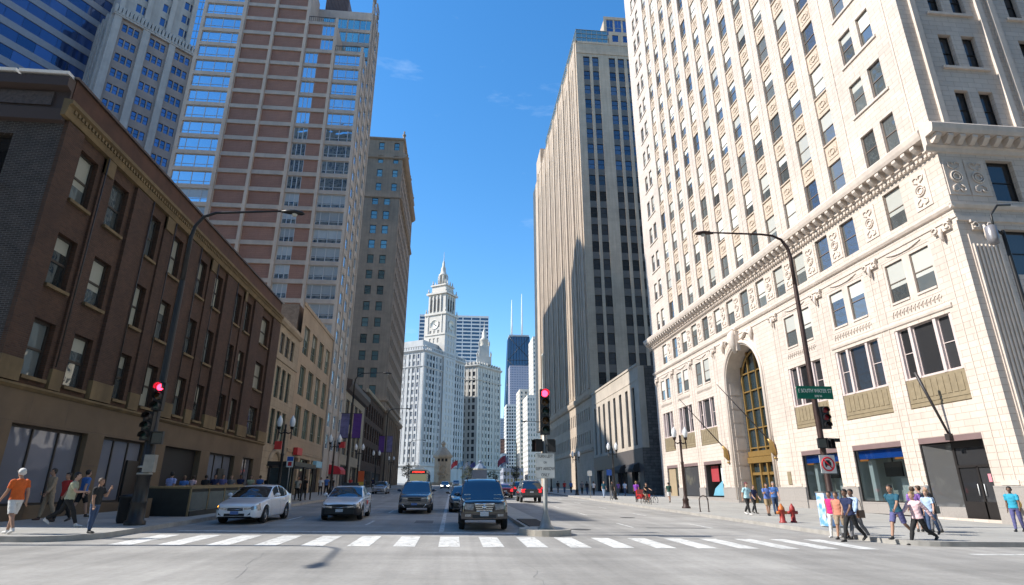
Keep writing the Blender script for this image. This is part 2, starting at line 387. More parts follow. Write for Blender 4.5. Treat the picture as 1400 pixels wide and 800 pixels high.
# asphalt repair patches and sealed cracks
M_patch = mat('asphalt_patch', (.16,.155,.15), .9, var=.25, vscale=3)
strip('asphalt_patch', -1.6, -.8, 27.2, 29.0, M_patch); strip('asphalt_patch', 8.3, 10.9, 25.6, 26.0, M_patch)
M_seal = mat('crack_sealant', (.2,.195,.19), .8)
random.seed(3)
for k in range(5):
    x0 = random.uniform(-9, 12); y0 = random.uniform(7, 17); pts = []; a = random.choice((0, math.pi/2))+random.uniform(-.15,.15); x, y = x0, y0
    for i in range(10):
        pts.append((x, y)); a2 = a+random.uniform(-.35,.35); x += .45*math.cos(a2); y += .45*math.sin(a2)
    b = MB(); wv = random.uniform(.003,.006)
    for p, q in zip(pts, pts[1:]):
        t = (Vector(q)-Vector(p)).normalized(); nn = Vector((-t.y,t.x))*wv
        b.poly(sheet([(p[0]-nn.x,p[1]-nn.y),(q[0]-nn.x,q[1]-nn.y),(q[0]+nn.x,q[1]+nn.y),(p[0]+nn.x,p[1]+nn.y)], .004))
    part('sealed_crack', b, M_seal, road)

# traffic island with planter end and round nose
M_isl = mat('island_concrete', (.42,.38,.32), .85, var=.2, vscale=2)
isl = thing('traffic_island', 'low concrete traffic island with round nose holding the tall signal post', 'traffic island', (3.4, 21.9, gz(3.4,21.9)))
b = MB(); b.prism([(p[0]-3.4, p[1]-21.9) for p in arc(3.4, 22.3, .95, 0, 360, 24)[:-1]], -.15, .2, zf=lambda x, y: gz(x+3.4,y+21.9)-isl.location.z); part('island_nose', b, M_isl, isl)
b = MB(); b.prism([(-.55,1.26),(.55,1.26),(.62,30),(-.62,30)], -.15, .16, zf=lambda x, y: gz(x+3.4,y+21.9)-isl.location.z); part('island_kerb', b, M_isl, isl)
b = MB(); b.prism([(-.4,1.5),(.4,1.5),(.45,6),(-.45,6)], .161, .19, zf=lambda x, y: gz(x+3.4,y+21.9)-isl.location.z); part('island_bed', b, mat('island_soil', (.06,.045,.035), .95, var=.4, vscale=6), isl)

# ================================================================== white terracotta office building, east side
M_ter = mat('white_terracotta', (.71,.61,.525), .6, var=.10, vscale=.5, stain=.13, streak=.10, brick=(.95,.36,.014,(.46,.37,.30),.90))
M_ter_s = mat('terracotta_smooth', (.71,.61,.525), .6, var=.14, vscale=1.4, stain=.12, streak=.12)
M_span = mat('terracotta_spandrel', (.56,.455,.355), .65, var=.16, vscale=3)
M_gran = mat('grey_granite', (.34,.31,.285), .5, var=.15, vscale=14, brick=(1.7,.95,.008,(.2,.18,.17),.95))
M_bronze = mat('bronze_panel', (.27,.215,.135), .55, .0, var=.2, vscale=3)
M_mull = mat('pink_white_mullion', (.62,.52,.49), .5, var=.1)
M_sash = mat('bronze_sash', (.20,.15,.12), .5, var=.1)
M_gold = mat('gilded_metal', (.36,.225,.075), .4, .5, var=.15, vscale=5)
M_purp = mat('purple_brown_lintel', (.20,.135,.13), .55, var=.12)
G_white = glass('glass_office', (.045,.05,.05), (.85,.87,.9), .22)
G_dark = glass('glass_dark_room', (.014,.014,.015), (.72,.75,.78), .05, kx=.22)
G_clear = clear('shop_glass')
M_blind = mat('window_blind', (.66,.66,.60), .35, var=.05, rnd=.35, coat=.4)

W_ = thing('office_building', 'tall white terracotta office building with arched gilded entrance and bracketed cornice', 'building', (27.5, 26.5, 0))
WF = Face(W_, 27.5, 77.2, R(-90)); Yx = lambda y: 77.2-y
TOP = 90.0
bays = [(28.37,32.72),(34.14,38.7),(40.4,44.9),(59.3,63.7),(65.3,69.6),(71.5,75.2)]
AR = (49.3, 56.2)
rects = []
for a, c in bays:
    rects.append((Yx(c), Yx(a), .35, 11.25, .22))
    rects.append((Yx(c)+.2, Yx(a)-.2, 12.85, 15.7, .12))
rects.append((Yx(AR[1]), Yx(AR[0]), .2, 15.2, 1.7))
mids = [30.45] + [34.9+3.08*k for k in range(12)] + [72.0, 74.4]
mids_low = [30.45, 34.93, 37.95, 41.1, 44.2, 47.3, 50.4, 53.4, 56.4, 59.5, 62.6, 65.7, 68.8, 72.5]
small = [(Yx(c+.75), Yx(c-.75), 17.5, 20.05, .28) for c in mids_low]
rects += small
WF.wall('lower_wall', 0, 50.7, -.4, 21.9, rects, .22, [M_ter, M_ter_s])
random.seed(11)
def bl(p=.75): return random.choice((.22,.35,.48,.48,.6,.85)) if random.random() < p else None
for r in small: WF.window(r[0], r[1], r[2], r[3], .16, M_sash, G_white, 'dh', bl(), M_blind, .05)
# medallion panels between the small windows
md = MB(); md.box(-.62,.62,-.05,.0,-1.15,1.15)
md.xf(Matrix.Identity(4)); 
for rr, zz in ((.34,0),(.2,0)):
    md.tube([(rr*math.cos(i*math.pi/8), -.09, rr*math.sin(i*math.pi/8)+zz) for i in range(17)], .045, 6)
for sx in (-1,1):
    md.tube([(sx*.1,-.08,.5),(sx*.35,-.09,.65),(sx*.38,-.08,.88),(sx*.15,-.09,.95),(sx*.05,-.08,.8)], .04, 6)
    md.tube([(sx*.1,-.08,-.5),(sx*.35,-.09,-.65),(sx*.38,-.08,-.88),(sx*.15,-.09,-.95),(sx*.05,-.08,-.8)], .04, 6)
md = md.mesh('medallion', M_ter_s)
for a, c in zip(mids_low, mids_low[1:]):
    WF.inst('medallion', md, Yx((a+c)/2), 0, 18.8)
WF.inst('medallion', md, Yx(28.2), 0, 18.8)
# string courses and frieze band
b = MB(); b.extr([(0,16.75),(-.12,16.8),(-.2,16.95),(-.2,17.05),(0,17.12)], -.05, 50.9); WF.put('string_course', b, M_ter_s); b = MB(); b.extr([(0,16.2),(-.06,16.22),(-.06,16.38),(0,16.42)], -.02, 50.8); WF.put('string_course', b, M_ter_s)
b = MB(); b.extr([(0,11.45),(-.07,11.5),(-.1,11.62),(-.1,11.72),(0,11.78)], Yx(38.9), Yx(28.1)); WF.put('string_course', b, M_ter_s)
# big bracketed cornice, returning along the south face
prof = [(0,20.35),(-.12,20.4),(-.18,20.62),(-.3,20.7),(-.3,21.2),(-.82,21.25),(-.9,21.45),(-.95,21.75),(-.88,21.85),(-.2,22.25),(0,22.3)]
b = MB(); b.extr(prof, -.8, 50.7)
WF.put('cornice', b, M_ter_s)
mo = MB(); mo.extr([(-.3,21.21),(-.3,20.78),(-.42,20.74),(-.6,20.86),(-.78,21.05),(-.78,21.21)], -.16, .16); mo = mo.mesh('modillion', M_ter_s)
k = -.3
while k < 50.6: WF.inst('modillion', mo, k, 0, 0); k += .76
dn = MB()
x = 0
while x < 50.6: dn.box(x, x+.19, -.24, -.12, 20.42, 20.6); x += .34
WF.put('dentil_row', dn, M_ter_s)['kind'] = 'stuff'
# pilaster strips with capitals
cap = MB(); cap.box(-.6,.6,-.16,0,-.15,.28); cap.box(-.68,.68,-.22,0,.28,.42)
for sx in (-1,1): cap.lathe([(0,-.06),(.16,-.06),(.2,0),(.16,.06),(0,.06)], 10, (0,0,0)) if False else cap.tube([(sx*(.42+.16*math.cos(a)), -.2, .1+.16*math.sin(a)) for a in [i*.7 for i in range(9)]], .05, 6)
cap.tube([(0,-.22,.1),(0,-.26,-.2),(0,-.24,-.5),(0,-.16,-.75)], [.06,.12,.1,.03], 8)
cap = cap.mesh('capital', M_ter_s)
piers = [27.43, 33.43, 39.55, 45.9, 58.2, 64.5, 70.55, 76.2]
for p in piers:
    for q in (-.36, .3): b = MB(); b.box(Yx(p)+q, Yx(p)+q+.06, -.035, 0, 2.02, 15.4); WF.put('pilaster_moulding', b, M_ter_s)
    b = MB(); b.box(Yx(p)-.5, Yx(p)+.5, -.06, -.0, 2.02, 2.25); WF.put('pilaster_base', b, M_ter_s)
for p in piers: WF.inst('capital', cap, Yx(p), 0, 15.85)
fest = MB()
for sx in (-1, 1): fest.tube([(sx*q*1.6, -.08, -.35*math.sin((1-q)*1.57)) for q in (0,.25,.5,.75,1)], [.05,.09,.11,.08,.04], 8)
fest = fest.mesh('festoon', M_ter_s)
for a, c in bays: WF.inst('festoon', fest, Yx((a+c)/2), 0, 16.05, (.9,.5,.6))
fz = MB()
for i in range(-6, 7):
    x = i*.3; fz.tube([(x-.13,-.05,-.2),(x-.1,-.07,.12),(x+.04,-.06,.22),(x+.12,-.05,.05),(x+.03,-.06,-.05)], .035, 5)
fz.box(-2,2,-.03,0,-.38,-.3); fz.box(-2,2,-.03,0,.32,.4)
fz = fz.mesh('scroll_frieze', M_ter_s)
for a, c in bays: WF.inst('scroll_frieze', fz, Yx((a+c)/2), 0, 12.25, (1,.5,1))
# granite base
b = MB()
gsp = [(Yx(76.9),Yx(75.2)),(Yx(71.5),Yx(69.6)),(Yx(65.3),Yx(63.7)),(Yx(59.3),Yx(AR[1]+.02)),(Yx(AR[0]-.02),Yx(44.9)),(Yx(40.4),Yx(38.7)),(Yx(34.14),Yx(32.72)),(Yx(28.37),50.72)]
for a, c in gsp: b = MB(); b.box(a, c, -.1, .0, -.4, 2.0); WF.put('granite_base', b, M_gran)
for a, c in bays: b = MB(); b.box(Yx(c), Yx(a), .0, .2, -.4, 1.05 if a > 30 else .2); WF.put('stall_riser', b, M_gran)
M_room = mat('shop_interior', (.55,.55,.53), .8, var=.1)
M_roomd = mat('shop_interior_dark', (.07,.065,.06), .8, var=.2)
M_blue = mat('blue_shop_fascia', (.01,.10,.50), .5, var=.03); M_oran = mat('orange_shop_trim', (.75,.25,.05), .5)
M_frame = mat('dark_shop_frame', (.03,.026,.025), .4, .3, var=.1)
M_whitep = mat('white_panel', (.75,.76,.76), .5, var=.05)
for k, (a, c) in enumerate(bays):
    x0, x1 = Yx(c), Yx(a); zb = 1.05 if k else .2
    b = MB(); b.box(x0, x1, .0, .2, 4.35, 4.66); WF.put('shop_lintel', b, M_purp)
    b = MB(); b.box(x0, x1, .0, .2, 4.662, 6.38); WF.put('ground_floor_band', b, M_ter)
    b = MB(); b.box(x0, x1, .08, .2, 6.384, 8.1); 
    for q in range(9): b.box(x0+.2+q*(x1-x0-.4)/9, x0+.2+(q+.75)*(x1-x0-.4)/9, .05, .08, 6.95, 7.95)
    b.box(x0, x1, .03, .08, 6.45, 6.55); b.box(x0, x1, .05, .08, 6.7, 6.78)
    WF.put('bronze_spandrel', b, M_bronze)
    # three part upper window
    wd = x1-x0; t1 = x0+wd*.27; t2 = x0+wd*.71
    b = MB()
    for q in (x0, t1-.11, t2-.11, x1-.2): b.box(q, q+(.2 if q in (x0, x1-.2) else .22), .05, .3, 8.104, 11.24)
    b.box(x0+.2, x1-.2, .08, .3, 8.104, 8.2); WF.put('window_surround', b, M_mull)
    WF.window(x0+.2, t1-.11, 8.2, 11.24, .24, M_mull, G_dark, 'dh', None, M_blind, .05)
    WF.window(t1+.11, t2-.11, 8.2, 11.24, .24, M_mull, G_dark, 'fix', None, M_blind, .05)
    WF.window(t2+.11, x1-.2, 8.2, 11.24, .24, M_mull, G_dark, 'dh', None, M_blind, .05)
    # shop front
    if k in (1, 2, 4):
        WF.window(x0, x1, zb, 4.35, .1, M_frame, G_clear, 'fix', None, None, .07, name='shop_window')
    b = MB(); b.quad((x0,2.4,zb-.2),(x1,2.4,zb-.2),(x1,2.4,4.5),(x0,2.4,4.5)); b.quad((x0,.2,zb-.1),(x1,.2,zb-.1),(x1,2.4,zb-.1),(x0,2.4,zb-.1))
    b.quad((x0,.2,4.5),(x0,2.4,4.5),(x1,2.4,4.5),(x1,.2,4.5)); b.quad((x0,.2,zb-.2),(x0,2.4,zb-.2),(x0,2.4,4.5),(x0,.2,4.5)); b.quad((x1,2.4,zb-.2),(x1,.2,zb-.2),(x1,.2,4.5),(x1,2.4,4.5))
    WF.put('shop_interior', b, M_room if k in (1,2) else M_roomd)
    if k in (1, 2):
        b = MB(); b.box(x0+.1, x1-.1, .3, .36, 3.75, 4.33); WF.put('shop_fascia', b, M_blue)
        b = MB(); b.box(x0+.15, x0+1.0, .28, .34, 3.62, 3.74); b.box(x1-1.1, x1-.15, .28, .34, 3.62, 3.74); WF.put('fascia_trim', b, M_oran)
        b = MB(); b.box(x0+.5, x0+.85, .6, .9, zb, 3.7); b.box(x1-2.1, x1-1.5, 1.2, 1.5, zb, 2.5); WF.put('display_column', b, M_whitep)
        b = MB(); b.box(x1-2.6, x1-1.1, .6, .7, 2.6, 3.5); b.box(x1-1.9,x1-1.8,.62,.68,3.5,4.3); WF.put('display_screen', b, M_frame)
# entrance at the south bay: dark doors, canted glass
x0, x1 = Yx(32.72), Yx(28.37)
b = MB(); b.box(x0, x0+.09, .05, .25, .2, 4.35); b.box(x0+1.7, x0+1.85, .5, .7, .2, 4.35); b.box(x1-.1, x1, .05, .7, .2, 4.35); b.box(x0+3.0, x0+3.1, .5, .65, .2, 3.0); b.box(x0+1.85, x1-.1, .5, .65, 2.95, 3.08); b.box(x0+1.85,x1-.1,.5,.65,4.0,4.35)
b.box(x0+1.85, x1-.1, .5, .62, .2, 1.2); WF.put('door_frame', b, M_frame)
b = MB(); b.quad((x0+.09,.1,.9),(x0+1.7,.55,.9),(x0+1.7,.55,4.3),(x0+.09,.1,4.3)); WF.put('shop_window', b, glass('shop_side_glass', (.10,.10,.10), (.8,.85,.9), .15, rnd=0))
b = MB(); b.quad((x0+.09,.08,.0),(x0+1.75,.52,.0),(x0+1.75,.52,.9),(x0+.09,.08,.9)); WF.put('stall_riser', b, M_gran)
for q in (x0+1.85, x0+3.1):
    b = MB(); b.quad((q,.56,1.2),(q+1.15,.56,1.2),(q+1.15,.56,2.95),(q,.56,2.95)); d = WF.put('door', b, G_dark)
    h = MB(); h.tube([(q+(1.0 if q < x0+2 else .15),.48,1.5),(q+(1.0 if q < x0+2 else .15),.48,2.1)], .02, 6); WF.put('door_handle', h, M_whitep)
b = MB(); b.quad((x0+1.85,.57,3.08),(x1-.1,.57,3.08),(x1-.1,.57,4.0),(x0+1.85,.57,4.0)); WF.put('transom_light', b, G_dark)
b = MB(); b.box(x0+3.55, x0+3.85, .54,.555,2.2,2.6); WF.put('door_poster', b, mat('pink_poster', (.7,.25,.3), .6))
# north shops: red disc sign, poster
x0, x1 = Yx(69.6), Yx(65.3)
b = MB(); b.lathe([(0,0),(.75,0),(.75,.06),(0,.06)], 24); b.xf(Matrix.Translation((x1-1.0,.3,3.0)) @ Matrix.Rotation(R(90),4,'X')); WF.put('round_sign', b, mat('red_sign', (.72,.03,.03), .45))
b = MB(); b.quad((x0,.12,1.05),(x1,.12,1.05),(x1,.12,4.35),(x0,.12,4.35)); WF.put('shop_window', b, G_dark)
x0, x1 = Yx(63.7), Yx(59.3)
b = MB(); b.box(x0+.6,x0+2.4,.5,.53,2.6,4.2,0); b.poly([(x0+.6,.49,1.2),(x0+3.2,.49,1.2),(x0+3.2,.49,2.7),(x0+1.2,.49,1.9)],1); b.box(x0+3.0,x0+3.5,.5,.53,2.4,4.2,2); WF.put('window_poster', b, [mat('red_poster', (.35,.04,.05), .6), mat('blue_poster', (.15,.38,.5), .6), M_whitep])
x0, x1 = Yx(75.2), Yx(71.5)
b = MB(); b.box(x0+.2,x1-1.2,.15,.25,.6,4.3); WF.put('timber_door', b, mat('tan_door', (.35,.27,.17), .6)); b = MB(); b.quad((x1-1.2,.2,.6),(x1,.2,.6),(x1,.2,4.35),(x1-1.2,.2,4.35)); WF.put('side_light', b, G_dark)
# paired windows of the fourth storey
for a, c in bays:
    x0, x1 = Yx(c)+.2, Yx(a)-.2; mid = (x0+x1)/2; hw = min(1.5, (x1-x0)/2-.35)
    for q in (mid-.3-hw, mid+.3): WF.window(q, q+hw, 12.98, 15.5, .115, M_sash, G_white, 'dh', bl(), M_blind, .05)
    b = MB(); b.box(x0, mid-.3-hw-.003, .02, .125, 12.85, 15.7); b.box(mid-.297, mid+.297, .02, .125, 12.85, 15.7); b.box(mid+.303+hw, x1, .02, .125, 12.85, 15.7)
    b.box(mid-.3-hw, mid-.3, .02, .125, 15.503, 15.7); b.box(mid+.3, mid+.3+hw, .02,.125,15.503,15.7); b.box(mid-.3-hw, mid-.3, -.06, .125, 12.85, 12.975); b.box(mid+.3, mid+.3+hw, -.06,.125,12.85,12.975)
    WF.put('window_surround', b, M_ter_s)
# arched entrance
xa, xb = Yx(AR[1]), Yx(AR[0]); xc = (xa+xb)/2; ra = (xb-xa)/2; zs = 15.2-ra
b = MB(); NA = 24
pts = [(xc-ra*math.cos(math.pi*i/NA), zs+ra*math.sin(math.pi*i/NA)) for i in range(NA+1)]
for (p, q) in zip(pts, pts[1:]):
    b.quad((p[0],0.0,p[1]),(q[0],0.0,q[1]),(q[0],0.0,15.2),(p[0],0.0,15.2)); b.quad((p[0],0,p[1]),(p[0],1.7,p[1]),(q[0],1.7,q[1]),(q[0],0,q[1]))
WF.put('arch', b, M_ter_s)
b = MB()
b.tube([(xa-.25,-.02,.9)]+[(xa-.25,-.02,zs)]+[(xc-(ra+.25)*math.cos(math.pi*i/NA),-.02,zs+(ra+.25)*math.sin(math.pi*i/NA)) for i in range(1,NA)]+[(xb+.25,-.02,zs),(xb+.25,-.02,.9)], (.16), 8); b.tube([(xa-.6,-.0,.9)]+[(xa-.6,-.0,zs)]+[(xc-(ra+.6)*math.cos(math.pi*i/NA),-.0,zs+(ra+.6)*math.sin(math.pi*i/NA)) for i in range(1,NA)]+[(xb+.6,-.0,zs),(xb+.6,-.0,.9)], .07, 6)
WF.put('arch_moulding', b, M_ter_s)
b = MB()
for sx in (0, 1):
    for q in range(8):
        z = 1.4+q*1.35; xx = xa+.002 if sx == 0 else xb-.04
        b.box(xx, xx+.04, .35, 1.35, z, z+1.15)
WF.put('reveal_panel', b, M_ter_s)
b = MB(); b.box(xc-.42,xc+.42,-.35,.02,14.6,16.6); b.tube([(xc,-.3,16.6),(xc,-.55,16.2),(xc,-.5,15.3),(xc,-.25,14.4)], [.25,.42,.38,.18], 10); b.tube([(xc-.5,-.3,16.6),(xc-.2,-.4,16.85),(xc+.2,-.4,16.85),(xc+.5,-.3,16.6)], .12, 6); WF.put('keystone', b, M_ter_s)
for sx in (-1,1):
    b = MB()
    b.tube([(xc+sx*q, -.12, 15.9+.25*math.sin(q*4)) for q in (.7,1.1,1.5,1.9,2.3,2.7)], [.06,.12,.16,.14,.1,.05], 8)
    b.tube([(xc+sx*2.9,-.12,16.3),(xc+sx*3.0,-.2,15.7),(xc+sx*2.95,-.14,15.0)], [.2,.22,.05], 8)
    WF.put('arch_ornament', b, M_ter_s)
b = MB(); b.quad((xa,1.62,.2),(xb,1.62,.2),(xb,1.62,zs),(xa,1.62,zs)); b.poly([(xc+ra*math.cos(math.pi*i/NA),1.62,zs+ra*math.sin(math.pi*i/NA)) for i in range(NA+1)]); WF.put('arch_glazing', b, glass('arch_glass', (.02,.035,.045), (.7,.8,.85), .15, rnd=0))
b = MB(); gi = ra-.55
for q in (-gi, -gi/2, 0, gi/2, gi):
    h = zs+math.sqrt(max(ra*ra-q*q, .01))-.05; b.box(xc+q-.09, xc+q+.09, 1.42, 1.6, 4.6, h)
for z in (5.6,7.4,9.2,11.0,12.8): b.box(xc-gi, xc+gi, 1.45, 1.6, z-.06, z+.06)
b.tube([(xc-(ra-.45)*math.cos(math.pi*i/NA),1.5,zs+(ra-.45)*math.sin(math.pi*i/NA)) for i in range(NA+1)], .12, 6)
b.box(xc-ra+.1, xc+ra-.1, 1.2, 1.6, 4.2, 4.75); b.box(xc-ra+.1,xc+ra-.1,1.35,1.6,4.8,5.3)
for q in (-ra+.35,-1.3,0,1.3,ra-.35): b.box(xc+q-.12,xc+q+.12,1.3,1.6,.3,4.2)
b.box(xc-ra+.2,xc+ra-.2,1.38,1.6,3.1,3.35)
WF.put('gilded_frame', b, M_gold)
# flag poles on gilded brackets
for yb, tip in ((56.9+.55, (985-1)), (48.6, 0)):
    b = MB(); b.tube([(Yx(yb),-.25,5.6),(Yx(yb)-.0,-4.6,10.6)], [.065,.03], 8); WF.put('flagpole', b, plain('flagpole_paint', (.03,.025,.025), .5))
    b = MB(); b.tube([(Yx(yb),-.02,4.6),(Yx(yb),-.25,5.0),(Yx(yb),-.3,5.6),(Yx(yb),-.55,5.95)], [.16,.28,.2,.1], 10); b.lathe([(0,-.12),(.2,0),(0,.12)], 10, (Yx(yb),-.1,4.35)); WF.put('flagpole_bracket', b, M_gold)
b = MB(); b.tube([(Yx(30.3),-.1,4.7),(Yx(30.4),-1.2,8.2)], [.06,.09], 8); b.box(Yx(30.3)-.15, Yx(30.3)+.15, -.25, 0, 4.4, 4.75); WF.put('flagpole', b, plain('flagpole_paint', (.03,.025,.025), .5))
# brass fire connection and wall plaque
b = MB(); b.lathe([(0,0),(.2,0),(.2,.04),(.09,.06),(.09,.2)], 14); b.xf(Matrix.Translation((Yx(27.25),-.1,1.15)) @ Matrix.Rotation(R(90),4,'X'))
for sx in (-1,1): b.tube([(Yx(27.25),-.25,1.15),(Yx(27.25)+sx*.16,-.42,1.08),(Yx(27.25)+sx*.2,-.5,1.0)], [.09,.09,.1], 10)
b.tube([(Yx(27.25),-.2,1.15),(Yx(27.25),-.3,.85),(Yx(27.25),-.36,.7)], [.08,.08,.1], 10); WF.put('fire_connection', b, mat('brass', (.62,.42,.12), .3, .9, var=.1))
b = MB(); b.box(Yx(47.0)-.25, Yx(47.0)+.25, -.06, 0, 2.2, 3.2); WF.put('wall_plaque', b, M_bronze)

# upper storeys
WU = WF; ups = []; cols = [34.9+3.08*k for k in range(12)]; NF = 15
def ftop(k): return 24.95+4.25*k
urects = [(Yx(c+.78), Yx(c-.78), 22.6, TOP-2, .16) for c in cols]
pairs = [(28.82,30.0),(30.65,31.9),(71.5,72.6),(73.3,74.4)]
for a, c in pairs:
    for k in range(NF): urects.append((Yx(c), Yx(a), ftop(k)-2.5, ftop(k), .26))
WU.wall('upper_wall', 0, 50.7, 22.0, TOP, urects, .26, [M_ter, M_ter_s])
for a, c in pairs:
    for k in range(NF): WU.window(Yx(c), Yx(a), ftop(k)-2.5, ftop(k), .16, M_sash, G_white, 'dh', bl(), M_blind, .05)
for a, c in ((28.6,32.1),(71.3,74.6)):
    sl = MB().box(-(c-a)/2, (c-a)/2, -.1, 0, -.16, 0).mesh('sill', M_ter_s)
    for k in range(NF): WU.inst('sill', sl, Yx((a+c)/2), 0, ftop(k)-2.52)
sp = MB(); sp.box(-.78,.78,0,.12,-1.74,0); sp.box(-.55,.55,-.04,0,-1.4,-.35); sp.tube([(.25*math.cos(i*.785),-.06,-.88+.25*math.sin(i*.785)) for i in range(9)], .05, 6)
for sx in (-1,1): sp.tube([(sx*.3,-.05,-.6),(sx*.45,-.06,-.75),(sx*.45,-.06,-1.0),(sx*.3,-.05,-1.15)], .035, 5)
sp.box(-.78,.78,-.1,0,-.12,-.005)
sp = sp.mesh('spandrel', M_span)
for c in cols:
    for k in range(NF):
        WU.window(Yx(c+.78), Yx(c-.78), ftop(k)-2.5, ftop(k), .22, M_sash, G_white, 'dh', bl(), M_blind, .05)
        WU.inst('spandrel', sp, Yx(c), .13, ftop(k)-2.503)
    b = MB(); b.box(Yx(c)-.78, Yx(c)+.78, .13, .3, ftop(NF-1)+.003, TOP-2); WU.put('spandrel_panel', b, M_span)
b = MB()
for c in cols[:-1]: b.box(Yx(c+1.54)-.045, Yx(c+1.54)+.045, -.03, 0, 22.4, TOP-1)
b.box(Yx(33.1)-.05,Yx(33.1)+.05,-.05,0,22.4,TOP-1); b.box(Yx(27.6)-.05,Yx(27.6)+.05,-.05,0,22.4,TOP-1)
WU.put('pier_moulding', b, M_ter_s)

# south face
SFc = Face(W_, 27.5, 26.5, 0)
M_terS = M_ter
M_terSs = M_ter_s
spair = [(2.25,3.15),(3.85,4.8)]
cs = [(a+dx, c+dx) for dx in (0, 5.6, 11.2, 16.8, 22.4) for a, c in spair]
sr = [(a, c, ftop(k)-2.5, ftop(k), .4) for a, c in cs for k in range(9)]
SFc.wall('south_upper_wall', 0, 30, 22.0, TOP, sr, .4, [M_terS, M_ter_s])
SFc.panes('window_glass', [r for r in sr+[] if r[0] > 11], .33, G_dark)
for r in [r for r in sr if r[0] < 11]: SFc.window(r[0], r[1], r[2], r[3], .3, M_frame, G_dark, 'dh', None, M_blind, .05)
for dx in (0, 5.6, 11.2, 16.8, 22.4):
    b = MB()
    for q in (1.0, 5.7): b.box(dx+q-.18, dx+q+.18, -.16, 0, 22.4, TOP-1)
    SFc.put('south_pilaster', b, M_terSs)
    for k in range(9): b = MB(); b.box(dx+1.95, dx+5.1, -.14, 0, ftop(k)-2.7, ftop(k)-2.52); SFc.put('sill', b, M_terSs)
sr2 = []
for dx in (0, 5.6, 11.2, 16.8, 22.4):
    sr2 += [(dx+2.9, dx+4.6, 17.4, 20.05, .4), (dx+2.6, dx+4.6, 12.9, 15.6, .4), (dx+2.6, dx+4.8, 8.1, 11.2, .4), (dx+2.4, dx+5.2, 1.2, 4.6, .4)]
SFc.wall('south_lower_wall', 0, 30, -.5, 21.9, sr2, .4, [M_terS, M_ter_s])
SFc.panes('window_glass', [r for r in sr2 if r[0] > 11], .33, G_dark)
for r in [r for r in sr2 if r[0] < 11]: SFc.window(r[0], r[1], r[2], r[3], .3, M_frame, G_dark, 'dh', None, M_blind, .06)
b = MB(); b.extr(prof, -.82, 30); SFc.put('cornice', b, M_terSs)
for i in range(40): SFc.inst('modillion', mo, -.4+i*.76, 0, 0)
b = MB(); b.extr([(0,16.75),(-.12,16.8),(-.2,16.95),(-.2,17.05),(0,17.12)], -.2, 30); SFc.put('string_course', b, M_terSs); b = MB(); b.extr([(0,16.0),(-.1,16.02),(-.1,16.3),(0,16.35)], 0, 30); SFc.put('string_course', b, M_terSs)
for dx in (0, 5.6, 11.2):
    b = MB()
    for q in range(7): b.box(dx+.55+q*.24, dx+.55+q*.24+.11, -.14, -.0, 2.2, 14.6)
    b.box(dx+.45,dx+2.3,-.05,0,2.0,15.2); SFc.put('fluted_pilaster', b, M_terSs)
    o = SFc.inst('capital', cap, dx+1.35, 0, 15.6)
    SFc.inst('medallion', md, dx+.7, 0, 18.8); SFc.inst('medallion', md, dx+2.05, 0, 18.8)
b = MB(); b.box(0, 30, -.1, 0, -.5, 2.0); SFc.put('granite_base', b, M_gran)
body_box(W_, [(30.3,27.2),(60,27.2),(60,77.19),(30.3,77.19)], -.5, TOP, M_terS, 'core')
b = MB(); b.quad((0,0,-.5),(0,2.9,-.5),(0,2.9,TOP),(0,0,TOP)); b.quad((0,0,TOP),(0,2.9,TOP),(50.7,2.9,TOP),(50.7,0,TOP)); WF.put('north_return', b, M_terS)
# ================================================================== brown brick corner building, west side
M_brick = mat('brown_brick', (.098,.045,.024), .85, var=.25, vscale=1.2, stain=.2, brick=(.23,.075,.012,(.075,.05,.036),.62))
M_brick_d = mat('dark_clinker_brick', (.06,.045,.038), .85, var=.35, vscale=2, stain=.2, brick=(.23,.075,.014,(.13,.12,.115),.45))
M_band = mat('ochre_stone_band', (.21,.145,.068), .8, var=.3, vscale=1.0, stain=.3, streak=.25)
M_base = mat('tan_limestone', (.165,.115,.07), .8, var=.2, vscale=.8, stain=.3, brick=(2.2,1.4,.01,(.14,.105,.075),.94))
M_bsash = mat('black_sash', (.03,.024,.02), .5, var=.1)
G_brick = glass('glass_brick_house', (.03,.035,.035), (.75,.8,.8), .22, rnd=.8, wav=.12)
G_shopg = glass('glass_papered_shop', (.10,.105,.125), (.6,.65,.75), .12, rnd=.25)
M_shade = mat('pale_roller_shade', (.30,.31,.26), .35, var=.12, rnd=.4, coat=.3)
YB0, YB1, ZT = 21.4, 51.9, 17.95
B_ = thing('brick_building', 'dark brown brick corner building of four storeys with ochre stone band', 'building', (-16, YB0, 0))
BF = Face(B_, -16, YB0, R(90)); yb = lambda y: y-YB0
wy = [(22.72,23.95),(25.2,26.5),(28.75,29.75),(31.3,32.5),(34.8,36.0),(37.5,38.65),(41.2,42.4),(43.5,44.6),(47.35,49.35)]
rows = [(5.85,8.05),(9.43,11.6),(13.1,15.4)]
rec = [(21.9,24.55)]
wr = [(yb(a), yb(c), z0, z1, .3) for a, c in wy for z0, z1 in rows]
shops = [(22.95,27.58),(28.83,32.77),(34.81,39.65),(41.07,45.67),(47.37,49.93)]
BF.wall('brick_wall', 0, yb(YB1), 5.52, 16.0, wr, .3, [M_brick, M_bsash])
random.seed(21)
for r in wr: BF.window(r[0], r[1], r[2], r[3], .24, M_bsash, G_brick, 'dh', random.choice((None,None,None,.25,.45,.6,.92)), M_shade, .1, sill=M_band)
